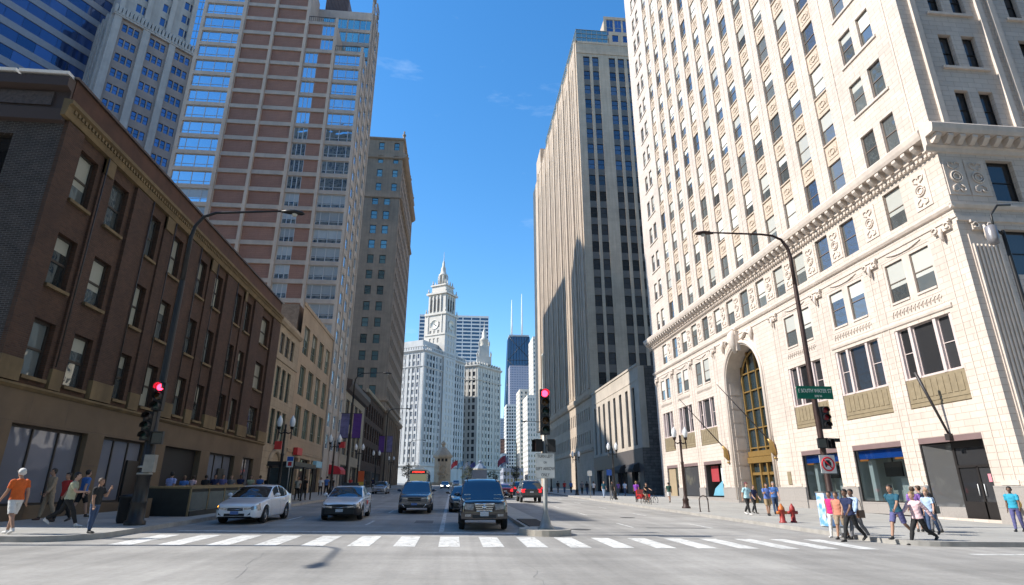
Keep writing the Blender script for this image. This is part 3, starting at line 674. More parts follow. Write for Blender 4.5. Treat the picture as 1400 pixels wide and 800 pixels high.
# brick piers between window pairs, and thin pipes
pr = [(YB0+.004,22.45),(24.25,24.9),(26.85,28.4),(30.1,30.95),(32.85,34.45),(36.35,37.15),(39.0,40.85),(42.75,43.15),(44.95,46.9),(49.8,YB1)]
for i, (a, c) in enumerate(pr):
    wide = c-a > 1.2 or i in (0, 9)
    b = MB(); b.box(yb(a), yb(c), -.16 if wide else -.09, 0, 6.35, 15.9); BF.put('brick_pier', b, M_brick)
    b = MB(); b.box(yb(a)-.03, yb(c)+.03, -.2 if wide else -.13, 0, 5.55, 6.35); BF.put('pier_plinth', b, M_band)
    if not wide:
        b = MB(); b.box(yb(a), yb(c), -.16, 0, 15.2, 15.95); BF.put('stone_bracket', b, M_band)
b = MB()
for y in (24.28, 28.42, 30.98, 34.47, 37.18, 40.88): b.tube([(yb(y)-.06,-.22,6.4),(yb(y)-.06,-.22,15.9)], .03, 6)
BF.put('drain_pipe', b, M_bsash)
b = MB(); b.extr([(0,15.95),(-.18,15.97),(-.24,16.2),(-.24,16.42),(-.36,16.5),(-.36,16.66),(0,16.72)], -.36, yb(YB1)); BF.put('stone_band', b, M_band)
dn = MB(); x = 0
while x < 30.2: dn.box(x, x+.12, -.3, -.24, 16.24, 16.4); x += .24
BF.put('dentil_row', dn, M_band)['kind'] = 'stuff'
M_par = mat('rusty_parapet', (.105,.045,.025), .8, var=.35, vscale=.9, stain=.35, streak=.2)
b = MB(); b.box(0, yb(YB1), -.03, .5, 16.73, ZT-.12); BF.put('parapet', b, M_par)
M_cop = plain('parapet_coping', (.06,.04,.035), .6)
b = MB(); b.box(-.1, yb(YB1), -.12, .55, ZT-.118, ZT); BF.put('coping', b, M_cop)
b = MB(); b.extr([(0,5.3),(-.1,5.32),(-.2,5.42),(-.2,5.5),(0,5.54)], -.1, yb(YB1)); BF.put('sill_course', b, M_band)
srec = [(yb(a), yb(c), .5, 4.13, .35) for a, c in shops]
BF.wall('stone_base', 0, yb(YB1), -.2, 5.52, srec, .35, [M_base, M_base], y=-.06)
for i, r in enumerate(srec):
    if i == 2:
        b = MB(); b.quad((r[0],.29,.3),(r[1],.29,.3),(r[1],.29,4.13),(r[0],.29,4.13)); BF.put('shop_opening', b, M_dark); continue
    BF.window(r[0], r[1], 1.25, 4.12, .2, M_bsash, G_shopg, 'shop' if i < 4 else 'v2', None, None, .09, name='shop_window')
    b = MB(); b.box(r[0], r[1], -.03, .25, .3, 1.25); BF.put('stall_riser', b, M_base)
    if i in (1, 3):
        q = r[1]-1.2 if i == 1 else r[0]+2.3
        b = MB(); b.box(q, q+1.1, .1, .19, 1.0, 3.2); BF.put('shop_door', b, M_bsash)
BS = Face(B_, -46, YB0, 0)
swr = [(30-c, 30-a, z0, z1, .3) for a, c in ((1.75,4.7),(7.5,10.2),(12.3,15),(17,20)) for z0, z1 in ((5.85,8.3),(9.43,12.0),(13.0,15.2))]
BS.wall('side_wall', 0, 30, -.2, 16.0, swr, .3, [M_brick_d, M_bsash])
for r in swr: BS.window(r[0], r[1], r[2], r[3], .22, M_bsash, G_dark, 'v3', None, None, .07, sill=M_band)
b = MB(); b.extr([(0,15.75),(-.2,15.8),(-.25,16.3),(-.1,16.4),(-.1,17.2),(-.4,17.3),(-.42,17.7),(0,17.8)], 0, 30.0); BS.put('side_cornice', b, M_cop)
b = MB()
for i in range(12): b.box(1+i*2.4, 1+i*2.4+2.0, -.16, -.1, 16.5, 17.1)
BS.put('cornice_panel', b, mat('pressed_metal', (.10,.075,.065), .6, var=.5, vscale=7, bump=.8, bscale=9))
b = MB()
for i in range(15): b.box(i*2.0+.05, i*2.0+1.95, -.46, .1, 17.81, 17.95)
BS.put('coping', b, mat('pale_coping', (.7,.69,.66), .5))
body_box(B_, [(-46,YB0+.5),(-16.5,YB0+.5),(-16.5,YB1),(-46,YB1)], -.5, ZT-.3, M_par)

# ================================================================== limestone shop buildings
M_lime = mat('buff_limestone', (.40,.315,.215), .8, var=.2, vscale=.9, stain=.22, brick=(1.2,.55,.01,(.2,.155,.11),.9))
M_lime2 = mat('warm_limestone', (.42,.31,.205), .8, var=.14, vscale=.7, stain=.2, brick=(2.0,1.1,.008,(.26,.19,.13),.95))
M_green = mat('green_grey_window_frame', (.15,.16,.13), .5, var=.1)
G_green = glass('glass_greenish', (.03,.045,.04), (.7,.8,.78), .25, rnd=.9, wav=.06)
b1 = thing('limestone_building', 'narrow buff limestone shop building with arched street door beside brown brick building', 'building', (-16, 51.95, 0))
f = Face(b1, -16, 51.95, R(90)); wr = []
for a in (1.0, 2.75, 4.5): 
    wr += [(a, a+1.2, 13.6, 15.5, .25), (a, a+1.2, 9.6, 12.4, .25), (a, a+1.2, 5.6, 8.6, .25)]
f.wall('wall', 0, 7.4, -.2, 17.0, wr+[(2.2,5.2,.6,3.9,.5)], .25, [M_lime, M_lime])
for r in wr: f.window(r[0], r[1], r[2], r[3], .18, M_bsash, G_green if r[2] < 13 else G_white, 'dh', None, None, .06)
b = MB(); b.quad((2.2,.5,.6),(5.2,.5,.6),(5.2,.5,3.9),(2.2,.5,3.9)); f.put('doorway', b, G_dark)
b = MB(); b.tube([(3.7-1.75*math.cos(math.pi*i/12),-.04,3.6+1.5*math.sin(math.pi*i/12)) for i in range(13)], .22, 6); b.poly([(3.7-1.6*math.cos(math.pi*i/12),-.03,3.9+1.2*math.sin(math.pi*i/12)) for i in range(13)][::-1]); f.put('door_arch', b, M_lime)
b = MB(); b.extr([(0,16.1),(-.15,16.15),(-.3,16.4),(-.3,16.5),(0,16.6)], 0, 7.4); b.extr([(0,12.9),(-.1,12.95),(-.1,13.15),(0,13.2)], 0, 7.4); f.put('cornice', b, M_lime)
b = MB(); b.box(2.9,3.1,-.7,-.1,5.2,5.9); f.put('projecting_sign', b, mat('red_small_sign', (.5,.03,.03), .5))
body_box(b1, [(-40,51.95),(-16.6,51.95),(-16.6,59.35),(-40,59.35)], -.3, 16.9, M_lime)
M_rub = mat('rough_brick_flank', (.20,.14,.105), .9, var=.4, vscale=2, brick=(.24,.08,.015,(.24,.2,.17),.6))
b2 = thing('limestone_building', 'four storey warm limestone building with tall green framed window strips', 'building', (-16, 59.4, 0))
f = Face(b2, -16, 59.4, R(90)); wr = []
for a in (1.3, 4.9, 8.5, 12.1):
    for z0, z1 in ((6.9,10.0),(11.05,14.1),(15.3,18.3)): wr.append((a, a+2.3, z0, z1, .3))
sh = [(.8,4.6,.6,4.9,.4),(5.4,9.8,.6,4.9,.4),(10.6,15.2,.6,4.9,.4)]
f.wall('wall', 0, 16, -.2, 20.3, wr+sh, .3, [M_lime2, M_lime2])
for r in wr: f.window(r[0], r[1], r[2], r[3], .2, M_green, G_green, 'v2b', random.choice((None,None,.4)), M_shade, .09)
for r in sh: f.window(r[0], r[1], .9, 4.9, .3, M_bsash, G_dark, 'shop', None, None, .1, name='shop_window')
b = MB(); b.box(0,16,-.08,0,20.1,20.5); b.box(0,16,-.06,0,5.3,5.6); f.put('coping', b, M_lime2)
for i,(nm,c,x0,x1,z) in enumerate((('red_shop_sign',(.5,.02,.02),2,4,5.1),('blue_shop_sign',(.25,.5,.65),11,14,4.2))):
    b = MB(); b.box(x0,x1,-.5,-.1,z,z+.7); f.put('shop_sign', b, mat(nm,c,.5))
body_box(b2, [(-40,59.4),(-16.5,59.4),(-16.5,75.0),(-40,75.0)], -.3, 20.2, M_rub)

# ================================================================== hotel tower
M_hconc = mat('precast_concrete', (.47,.415,.36), .75, var=.12, vscale=.6, stain=.14, streak=.12)
M_hpan = mat('brown_brick_panel', (.36,.20,.15), .8, var=.14, vscale=.7, stain=.16, brick=(1.2,.28,.012,(.22,.11,.08),.93), rnd=.12)
M_hfr = mat('aluminium_frame', (.50,.50,.50), .4, .3, var=.05)
G_hot = glass('glass_hotel_sky', (.03,.05,.07), (.70,.86,1.0), .55, rnd=.5, wav=.05)
M_curt = mat('net_curtain', (.34,.39,.42), .4, var=.1, rnd=.3, coat=.5)
H_ = thing('hotel_tower', 'tall hotel tower of brown panels in a pale concrete grid', 'building', (-16, 75.1, 0))
HF = Face(H_, -41.0, 75.1, 0)       # south face, x = X+41
FH = 2.72; z0H = 6.3; NFH = 24      # floor k spans z0H+k*FH
hx = lambda X: X+41.0
cols4 = [(-40.6,-35.0),(-34.5,-30.25),(-29.9,-25.3),(-24.9,-20.7),(-20.4,-16.3)]
rec = []
for ci, (a, c) in enumerate(cols4):
    for k in range(27):
        zb = z0H+k*FH
        if ci == 4 and k >= 22: continue
        if ci == 3 and k >= 24: continue
        rec.append((ci, k, hx(a)+.1, hx(c)-.1, zb+.5, zb+FH-.12))
def hwall(name, X0, X1, z0, z1, rs): HF.wall(name, hx(X0), hx(X1), z0, z1, [(r[2],r[3],r[4],r[5],.3) for r in rs], .3, [M_hconc, M_hconc])
T4, T3 = z0H+22*FH+.45, z0H+24*FH+.4
hwall('concrete_grid', -41, -20.55, .0, z0H+27*FH+3, [r for r in rec if r[0] < 3 or (r[0] == 3)]) if False else None
hwall('concrete_grid', -41, -25.1, .0, z0H+27*FH+.5, [r for r in rec if r[0] < 3])
hwall('concrete_grid', -25.1, -20.55, .0, T3, [r for r in rec if r[0] == 3])
hwall('concrete_grid', -20.55, -16, .0, T4, [r for r in rec if r[0] == 4])
random.seed(5); PC = {}
def hpanel(w, h):
    k = (round(w,2), round(h,2))
    if k not in PC: PC[k] = MB().box(-w/2, w/2, 0, .1, 0, h).mesh('brick_panel', M_hpan)
    return PC[k]
for ci, k, xa_, xb_, za, zb in rec:
    if ci in (0, 4):
        HF.window(xa_, xb_, za, zb, .2, M_hfr, G_hot, 'v4', .62 if (k < 13) else None, M_curt, .09)
    elif ci in (1, 2):
        HF.inst('brick_panel', hpanel(xb_-xa_, zb-za), (xa_+xb_)/2, .2, za)
    else:
        if k >= 22: sp_ = (xb_-1.9, xb_); pp = (xa_, xb_-1.905)
        else: sp_ = (xa_, xa_+1.95); pp = (xa_+1.955, xb_)
        HF.window(sp_[0], sp_[1], za, zb, .2, M_hfr, G_hot, 'v3', .62 if k < 13 else None, M_curt, .07)
        HF.inst('brick_panel', hpanel(pp[1]-pp[0], zb-za), (pp[0]+pp[1])/2, .2, za)
b = MB()
for X in (-34.75, -30.08, -25.1, -20.55, -16.2): b.box(hx(X)-.2, hx(X)+.2, -.14, 0, .5, {-20.55: T3+.9, -16.2: T4+.9}.get(X, z0H+27*FH))
HF.put('concrete_rib', b, M_hconc)
# stepped terraces with railings at the top right
b = MB(); b.box(hx(-20.55), hx(-16), 0, 5, T4-.02, T4+.05); b.box(hx(-25.1), hx(-20.55), 0, 5, T3-.02, T3+.05); HF.put('terrace_slab', b, M_hconc)
b = MB()
for X0, X1, z in ((-20.3,-16.4,T4),(-24.9,-20.8,T3)):
    for i in range(14): b.box(hx(X0+(X1-X0)*i/13)-.02, hx(X0+(X1-X0)*i/13)+.02, .1, .14, z, z+1.0)
    b.box(hx(X0), hx(X1), .09, .15, z+.98, z+1.05)
HF.put('terrace_railing', b, M_bsash)
# set back glazed storeys and the plant room
HB = Face(H_, -41, 80.0, 0)
bk = [(hx(-24.6)+q, hx(-24.6)+q+2.0, z, z+2.1, .2) for q in (.3,2.4,4.5,6.5) for z in (T4+.6, T4+3.3, T4+6.2, T4+8.9)]
HB.wall('setback_wall', hx(-25.1), hx(-15.7), T4-2, 79.2, bk, .2, [M_hconc, M_hconc])
for r in bk: HB.window(r[0], r[1], r[2], r[3], .12, M_hfr, glass('glass_teal', (.04,.11,.11), (.6,.8,.85), .4), 'v2', None, None, .08)
b = MB(); b.box(hx(-24.2), hx(-20.4), .4, 6, 79.2, 82.2)
for i in range(16): b.box(hx(-24.2)+i*.24, hx(-24.2)+i*.24+.1, .3, .4, 79.3, 82.2)
HB.put('plant_room', b, mat('brown_louvre', (.13,.09,.08), .6, var=.2))
# east face
HE = Face(H_, -16, 75.1, R(90)); er = []
for k in range(29):
    zb = z0H-.2+k*FH
    for a, c in ((.9,2.9),(4.6,6.6),(8.1,10.2)):
        if k >= 22 and a < 4: continue
        er.append((a, c, zb+.55, zb+FH-.35, .25))
HE.wall('east_wall', 0, 4.0, .0, T4, [r for r in er if r[0] < 4], .25, [M_hconc, M_hconc])
M_heast = M_hconc
HE.wall('east_wall', 4.0, 11.6, .0, 80.5, [r for r in er if r[0] > 4], .25, [M_heast, M_heast])
for r in er: HE.window(r[0], r[1], r[2], r[3], .1, M_hfr, G_hot, 'fix', .5 if r[2] < 25 and random.random() < .5 else None, M_curt, .08)
b = MB()
for y in (-.0+.15, 3.75, 7.35, 10.75): b.box(y-.15, y+.15, -.18, 0, .5, T4 if y < 3 else 80.4)
HE.put('concrete_rib', b, M_hconc)
b = MB(); b.tube([(1.0,-.6,1.2),(1.2,-.6,4)], .05); 
aw = MB(); aw.extr([(0,4.9),(-1.2,4.6),(-1.6,4.2),(-1.6,3.7),(0,3.7)], 4.6, 8.2); HE.put('awning', aw, mat('red_awning', (.45,.015,.03), .6))
aw = MB(); aw.box(9.5,10.3,-.9,-.1,7.3,8.1); HE.put('projecting_sign', aw, mat('red_small_sign', (.5,.03,.03), .5))
body_box(H_, [(-41,75.6),(-16.4,75.6),(-16.4,86.6),(-41,86.6)], -.3, T4-.1, M_hconc)
body_box(H_, [(-40.8,75.7),(-25.3,75.7),(-25.3,86.5),(-40.8,86.5)], T4-.2, z0H+27*FH+.4, M_hconc)
body_box(H_, [(-25.2,80.3),(-16.4,80.3),(-16.4,86.5),(-25.2,86.5)], T4-.2, 79.1, M_hconc)
b = MB(); b.quad((hx(-25.1),0,T3),(hx(-25.1),5,T3),(hx(-25.1),5,80.3),(hx(-25.1),0,80.3)); b.quad((hx(-20.55),0,T4),(hx(-20.55),5,T4),(hx(-20.55),5,T3),(hx(-20.55),0,T3)); HF.put('step_return', b, M_hconc)
b = MB(); b.quad((hx(-25.1),.01,T3),(hx(-20.55),.01,T3),(hx(-20.55),5,T3),(hx(-25.1),5,T3)) if False else None

# ================================================================== low shops north of the hotel
M_cream = mat('cream_stone_front', (.42,.35,.25), .8, var=.15, vscale=1, stain=.2)
e1 = thing('shop_building', 'low cream shop building with black cornice beside the hotel tower', 'building', (-16, 86.8, 0))
f = Face(e1, -16, 86.8, R(90)); wr = [(a, a+3.2, z, z+3.4, .3) for a in (1.2,5.2,9.2,13.2) for z in (6.6,11.2)]
f.wall('wall', 0, 19.6, .2, 16.2, wr+[(1,8,1.2,5.2,.4),(9.5,16.6,1.2,5.2,.4)], .3, [M_cream, M_cream])
for r in wr: f.window(r[0], r[1], r[2], r[3], .2, M_bsash, G_white, 'v2b', None, None, .1)
for a, c in ((1,8),(9.5,16.6)): f.window(a, c, 1.3, 5.2, .3, M_bsash, G_dark, 'shop', None, None, .1, name='shop_window')
b = MB(); b.extr([(0,15.6),(-.5,15.8),(-.9,16.5),(-.9,17.2),(0,17.4)], -.3, 19.6); f.put('cornice', b, M_cop)
body_box(e1, [(-36,86.8),(-16.5,86.8),(-16.5,106.4),(-36,106.4)], 0, 16.6, M_cream)
e2 = thing('shop_building', 'low red brown brick shop building beside grey stone tower', 'building', (-16, 106.5, 0))
f = Face(e2, -16, 106.5, R(90)); wr = [(a, a+2.2, z, z+2.8, .3) for a in (1.5,5,8.5,12,15.5,19,22.5,26) for z in (6.6,10.6,14.4)]
f.wall('wall', 0, 29.8, .2, 19.0, wr, .3, [M_brick, M_brick])
for r in wr: f.window(r[0], r[1], r[2], r[3], .2, M_bsash, G_dark, 'dh', None, None, .08)
b = MB(); b.box(.8,14,-.02,.0,1.5,5,0); f.put('shop_window', b, G_dark); b = MB(); b.box(15,29,-.02,0,1.5,5); f.put('shop_window', b, G_dark)
b = MB(); b.extr([(0,18.5),(-.4,18.6),(-.5,19.1),(0,19.2)], 0, 29.8); f.put('cornice', b, M_cream)
body_box(e2, [(-36,106.5),(-16.5,106.5),(-16.5,136.3),(-36,136.3)], 0, 18.9, M_brick)

# ================================================================== grey stone office tower (west side, by the bridge)
M_greyst = mat('grey_limestone_tower', (.31,.245,.185), .8, var=.18, vscale=.5, stain=.22, streak=.2, brick=(1.6,.8,.008,(.2,.165,.14),.94))
G_tower = glass('glass_tower_green', (.02,.035,.035), (.6,.75,.75), .2, rnd=.8)
d_ = thing('stone_tower', 'grey limestone office tower with cornices and corner urns beyond the hotel', 'building', (-16, 136.5, 1))
f = Face(d_, -40, 136.5, 0); wr = []
fl = [22.5+4.1*k for k in range(17)]
for k, z in enumerate(fl):
    if k < 13:
        for a in (17.0, 20.0, 10, 13): wr.append((a, a+1.55, z, z+2.3, .3))
    else:
        for a in (17.6, 21.6, 11): wr.append((a, a+1.4, z, z+2.2, .3))
f.wall('south_wall', 0, 24, .5, 91, wr, .3, [M_greyst, M_greyst])
for r in wr: f.window(r[0], r[1], r[2], r[3], .2, M_bsash, G_tower, 'dh', None, None, .1)
fe = Face(d_, -16, 136.5, R(90)); we = []
ecol = [1.5+2.9*k for k in range(13)]
for z in fl[:-1]:
    for a in ecol: we.append((a, a+1.5, z, z+2.3, .35))
fe.wall('east_wall', 0, 38.5, .5, 91, we, .35, [M_greyst, M_greyst])
fe.panes('window_glass', we, .25, G_tower)
lw = [(1+4.6*k, 1+4.6*k+3.2, 2, 16, .6) for k in range(8)]
b = MB()
for k in range(9): b.box(.2+4.6*k-.3, .2+4.6*k+.5, -.5, 0, 1.5, 18)
fe.put('giant_pilaster', b, M_greyst)
for z, d, h in ((18.2,1.0,1.2),(21.0,.4,.6),(73.5,.5,.7),(85.2,1.1,1.4),(91,.5,.7)):
    b = MB(); b.extr([(0,z),(-d*.5,z+h*.2),(-d,z+h*.6),(-d,z+h),(0,z+h*1.1)], -d*.7, 38.5); fe.put('cornice', b, M_greyst)
for z, d, h in ((18.2,1.0,1.2),(21.0,.3,.5),(73.5,.3,.5),(85.2,.4,.6),(91,.4,.7)): b = MB(); b.extr([(0,z),(-d*.5,z+h*.2),(-d,z+h*.6),(-d,z+h),(0,z+h*1.1)], 0, 24+d*.7); f.put('cornice', b, M_greyst)
b = MB(); b.box(3.2, 8.5, -1.0, 0, 22, 84); fe.put('projecting_bay', b, M_greyst) if False else None
for x in (.4, 12, 24, 36):
    b = MB(); b.lathe([(.35,0),(.5,.3),(.2,.6),(.45,1.2),(.5,1.6),(.15,2.1),(.25,2.5),(0,3)], 10, (x,.0,91.6)); fe.put('roof_urn', b, M_greyst)
body_box(d_, [(-40,137),(-16.5,137),(-16.5,175),(-40,175)], 0, 91, M_greyst)

# ================================================================== towers behind the brick building (turned to the river)
M_mst = mat('grey_brown_masonry', (.30,.25,.23), .8, var=.15, vscale=.4, stain=.2)
M_mpier = mat('pale_grey_pier', (.42,.40,.385), .8, var=.15, vscale=.5, stain=.15, streak=.15)
G_blue = glass('glass_blue_reflect', (.010,.02,.05), (.36,.5,.78), .22, rnd=.8, kx=.4)
m_ = thing('stone_tower', 'grey stone tower with pale piers and crenellated top behind brown brick building', 'building', (-75, 105, 1.5))
th = R(46.7)                      # face runs to the north east
f = Face(m_, -75, 105, th); ZM = 100.2; LM = 17.6
wr = []
for bi, bx in enumerate((1.9, 7.3, 12.6)):
    for k in range(22):
        z = ZM-5.3-3.83*k
        if z < 10: break
        for q in (0, 1.15, 2.3): wr.append((bx+q, bx+q+.92, z, z+2.0, .35))
f.wall('wall', 0, LM, 2, ZM-2.4, wr, .35, [M_mst, M_mst])
for r in wr:
    if r[2] > 55: f.window(r[0], r[1], r[2], r[3], .2, M_bsash, G_blue, 'dh', None, None, .07)
f.panes('window_glass', [r for r in wr if r[2] <= 55], .25, G_blue)
b = MB()
for x0, x1 in ((0,1.4),(5.6,7.0),(11.0,12.3),(16.4,LM)): b.box(x0, x1, -.5, 0, 2, ZM-2.0)
f.put('pier', b, M_mpier)
b = MB(); b.box(-.3, LM+.3, -.6, 0, ZM-2.4, ZM-1.4); x = -.3
while x < LM: b.box(x, x+.42, -.72, .2, ZM-2.0, ZM+.1); x += .72
f.put('crenellated_parapet', b, M_mpier)
fs = Face(m_, -75-18*math.cos(th-R(90)), 105-18*math.sin(th-R(90)), th-R(90))
b = MB(); b.box(0,18,0,.3,2,ZM-1)
for q in (1,4,6.5,9,11.5,14,16.8): b.box(q,q+.8,-.5,0,2,ZM-.5)
fs.put('side_wall', b, M_mpier)
b = MB()
for q in (2.2,5.2,7.7,10.2,12.7,15.2): b.box(q,q+.7,-.05,-.0,8,ZM-4)
fs.put('side_window_strip', b, G_blue)
def rp_(face, pts): return [(face.root.location.x+face.w(*p)[0], face.root.location.y+face.w(*p)[1]) for p in pts]
body_box(m_, rp_(f, [(.1,.6),(LM-.1,.6),(LM-.1,18),(.1,18)]), 1, ZM-.5, M_mst)
# set back crown with its own windows
wr = [(2+q+w_, 2+q+w_+1.0, z, z+2.2, .25) for q in (1.2, 6.2, 10.4) for w_ in (0,1.25) for z in (ZM+4, ZM+8, ZM+12, ZM+16)]
fc = Face(m_, *rp_(f, [(1.0, 3.5)])[0], th)
fc.wall('crown_wall', 0, 15, ZM-1, ZM+40, wr, .25, [M_mpier, M_mpier]); fc.panes('window_glass', wr, .2, G_blue)
b = MB()
for q in (0,5.0,9.6,14): b.box(q,q+1.0,-.7,0,ZM-1,ZM+40)
b.box(-.3,15.3,-.9,0,ZM+1.2,ZM+2.2); fc.put('crown_pier', b, M_mpier)
body_box(m_, rp_(fc, [(.1,.4),(14.9,.4),(14.9,12),(.1,12)]), ZM-1, ZM+40, M_mpier, 'crown_core')

n_ = thing('striped_tower', 'dark blue glass tower with pale horizontal bands beyond brown brick building', 'building', (-82, 110, 1.5))
th = R(60); LN = 46; G_navy = glass('glass_navy', (.008,.016,.045), (.26,.38,.62), .16, rnd=.6, kx=.4)
M_nband = mat('pale_metal_band', (.24,.24,.27), .5, .1, var=.1, stain=.1)
f = Face(n_, -80.2-LN*math.cos(th), 113.4-LN*math.sin(th), th)
b = MB(); g2 = MB()
for k in range(27):
    z = 3+4.0*k; b.box(0, LN, -.12, .2, z, z+1.55, skip='k'); 
for k in range(27):
    z = 3+4.0*k+1.55
    if z < 60:
        g2.quad((0,.05,z),(LN,.05,z),(LN,.05,z+2.45),(0,.05,z+2.45))
f.put('spandrel_bands', b, M_nband); f.put('window_glass', g2, G_navy)['kind'] = 'stuff'
pan = MB().quad((0,.05,0),(3.05,.05,0),(3.05,.05,2.45),(0,.05,2.45)) or None
pan = MB(); pan.quad((0,0,0),(3.02,0,0),(3.02,0,2.45),(0,0,2.45)); pan = pan.mesh('window_pane', G_navy)
for k in range(14, 27):
    for q in range(15): f.inst('window_pane', pan, LN-3.07*(q+1), .05, 3+4.0*k+1.55) if 3+4.0*k+1.55 >= 60 else None
body_box(n_, rp_(f, [(0,.3),(LN,.3),(LN,30),(0,30)]), 1, 111, M_nband)
o_ = thing('glass_tower', 'bright blue curtain wall tower behind grey stone tower', 'building', (-95, 190, 1.5))
f = Face(o_, -118, 190, 0); b = MB()
for k in range(70): b.box(0, 42, -.1, 0, 1+3.6*k, 1+3.6*k+.35)
for q in range(29): b.box(q*1.5-.05, q*1.5+.05, -.14, 0, 1, 250)
f.put('mullion_grid', b, plain('blue_grey_mullion', (.25,.33,.42), .4, .3))
b = MB(); b.quad((0,.02,1),(42,.02,1),(42,.02,250),(0,.02,250)); f.put('glazing', b, glass('glass_bright_blue', (.02,.08,.2), (.5,.78,1.0), .6, rnd=0))
body_box(o_, [(-118,190.1),(-76,190.1),(-76,220),(-118,220)], 1, 250, M_nband)

# ================================================================== dark granite fronted bank, east side
M_bank = mat('bank_limestone', (.56,.48,.39), .75, var=.14, vscale=.6, stain=.18, streak=.14)
M_blk = mat('dark_granite', (.10,.085,.08), .5, var=.2, vscale=6)
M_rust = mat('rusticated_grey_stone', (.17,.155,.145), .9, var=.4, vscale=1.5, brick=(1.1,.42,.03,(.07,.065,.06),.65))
k_ = thing('bank_building', 'low limestone building with tall slit windows above dark granite ground floor', 'building', (27.5, 84.5, 0))
f = Face(k_, 27.5, 115.0, R(-90)); yk = lambda y: 115-y
cl = [86.75, 90.2, 93.9, 97.6, 101.2, 104.9, 108.5, 112.0]
wr = [(yk(c+1.45), yk(c), 8.1, 16.8, .45) for c in cl]
f.wall('wall', 0, 30.5, 7.6, 19.75, wr, .45, [M_bank, M_bank])
for r in wr: f.window(r[0], r[1], r[2], r[3], .3, M_bsash, G_dark, 'v4' if False else 'dh2', None, None, .1)
f.wall('granite_front', 0, 30.5, 0, 7.6, [(yk(90.5),yk(86.6),.8,5.2,.6),(yk(98.5),yk(93),.8,5.2,.6),(yk(106),yk(101),.8,5.2,.6),(yk(113),yk(108),.8,5.2,.6)], .6, [M_blk, M_blk], y=-.05)
for a, c in ((86.6,90.5),(93,98.5),(101,106),(108,113)): f.window(yk(c), yk(a), .8, 5.2, .4, M_bsash, G_dark, 'shop', None, None, .1, name='shop_window')
for c in (88.5, 95.7):
    aw = MB(); aw.extr([(0,5.6),(-.8,5.3),(-1.1,4.7),(-1.1,4.3),(0,4.3)], yk(c)-2, yk(c)+2); f.put('awning', aw, plain('black_awning', (.02,.02,.022), .7))
b = MB(); b.box(-.0,30.55,-.12,.4,19.752,20.1); b.box(0,30.5,-.06,0,17.6,17.8); f.put('coping', b, M_bank)
ks = Face(k_, 27.5, 84.5, 0); b = MB(); b.box(0,1.0,-.08,0,7.6,19.7,0); ks.put('corner_pilaster', b, M_bank)
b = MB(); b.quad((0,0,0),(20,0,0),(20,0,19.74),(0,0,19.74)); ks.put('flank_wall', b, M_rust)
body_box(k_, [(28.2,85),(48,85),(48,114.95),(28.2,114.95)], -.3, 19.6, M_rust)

# ================================================================== tall stepped limestone tower, east side
M_jst = mat('warm_tower_limestone', (.57,.455,.345), .75, var=.14, vscale=.4, stain=.16, streak=.18, brick=(1.6,.75,.008,(.32,.26,.2),.95))
M_jsp = mat('dark_metal_spandrel', (.16,.135,.115), .6, var=.2, vscale=2)
G_jw = glass('glass_stepped_tower', (.014,.018,.026), (.5,.58,.7), .14, rnd=.8, kx=.3)
j_ = thing('stepped_tower', 'tall warm limestone tower with vertical piers and glazed roof terrace', 'building', (27.5, 115.1, .5))
JS = Face(j_, 27.5, 115.1, 0)
cx = [(1.75,3.35),(4.05,5.65),(8.3,9.9),(10.6,12.2),(12.95,14.55),(16.5,18.1),(18.8,20.4)]
fz_ = [101.9-4.2*k for k in range(23)]
sr = [(a, c, z, z+2.55, .3) for a, c in cx for z in fz_ if z > 8]
strips = [(a, c, 21, 104.6, .22) for a, c in cx]
JS.wall('south_wall', 0, 30, .5, 109.0, strips, .22, [M_jst, M_jst])
for r in sr:
    if r[2] > 20: JS.window(r[0], r[1], r[2], r[3], .2, M_bsash, G_jw if r[2] > 70 else G_dark, 'dh', None, None, .09)
spj = MB().box(-.8, .8, .05, .25, 0, 1.645).mesh('spandrel', M_jsp)
for a, c in cx:
    for z in fz_:
        if z-1.65 > 19: JS.inst('spandrel', spj, (a+c)/2, 0, z-1.648)
b = MB(); b.extr([(0,105.4),(-.15,105.5),(-.15,106),(0,106.1)], 0, 30); JS.put('string_course', b, M_jst); b = MB(); b.box(0,30,-.1,.4,108.6,109.2); JS.put('coping', b, M_jst)
# glazed terrace
b = MB(); gl_ = MB()
for i in range(7): b.box(.2+i*1.35, .2+i*1.35+.1, .2, .35, 109.2, 113.2)
for z in (110.6, 111.9, 113.1): b.box(.2, 8.6, .2, .35, z, z+.12)
gl_.quad((.2,.3,109.2),(8.5,.3,109.2),(8.5,.3,113.2),(.2,.3,113.2)); JS.put('terrace_screen_frame', b, plain('grey_metal', (.3,.31,.3), .5, .3)); JS.put('terrace_screen', gl_, glass('glass_screen', (.10,.15,.15), (.6,.75,.75), .35, rnd=0))
tp = [(8.7,30,109.0,112.6,[(10,11.4,109.6,111.6,.2),(12.6,14,109.6,111.6,.2)])]
JS.wall('attic_wall', 8.7, 30, 109.2, 113.0, [(9.6,11.2,109.8,111.9,.2),(12.4,14,109.8,111.9,.2)], .2, [M_jst, M_jst]); JS.panes('window_glass', [(9.6,11.2,109.8,111.9),(12.4,14,109.8,111.9)], .15, G_blue)
J2 = Face(j_, 27.5, 117.5, 0); rr_ = [(9.0+2.2*i, 10.9+2.2*i, 114, 119.3, .2) for i in range(4)]
J2.wall('penthouse_wall', 8.3, 30, 113, 120.2, rr_, .2, [M_jst, M_jst]); 
for r in rr_: J2.window(r[0], r[1], r[2], r[3], .15, plain('grey_metal', (.3,.31,.3), .5, .3), G_blue, 'dh2', None, None, .14)
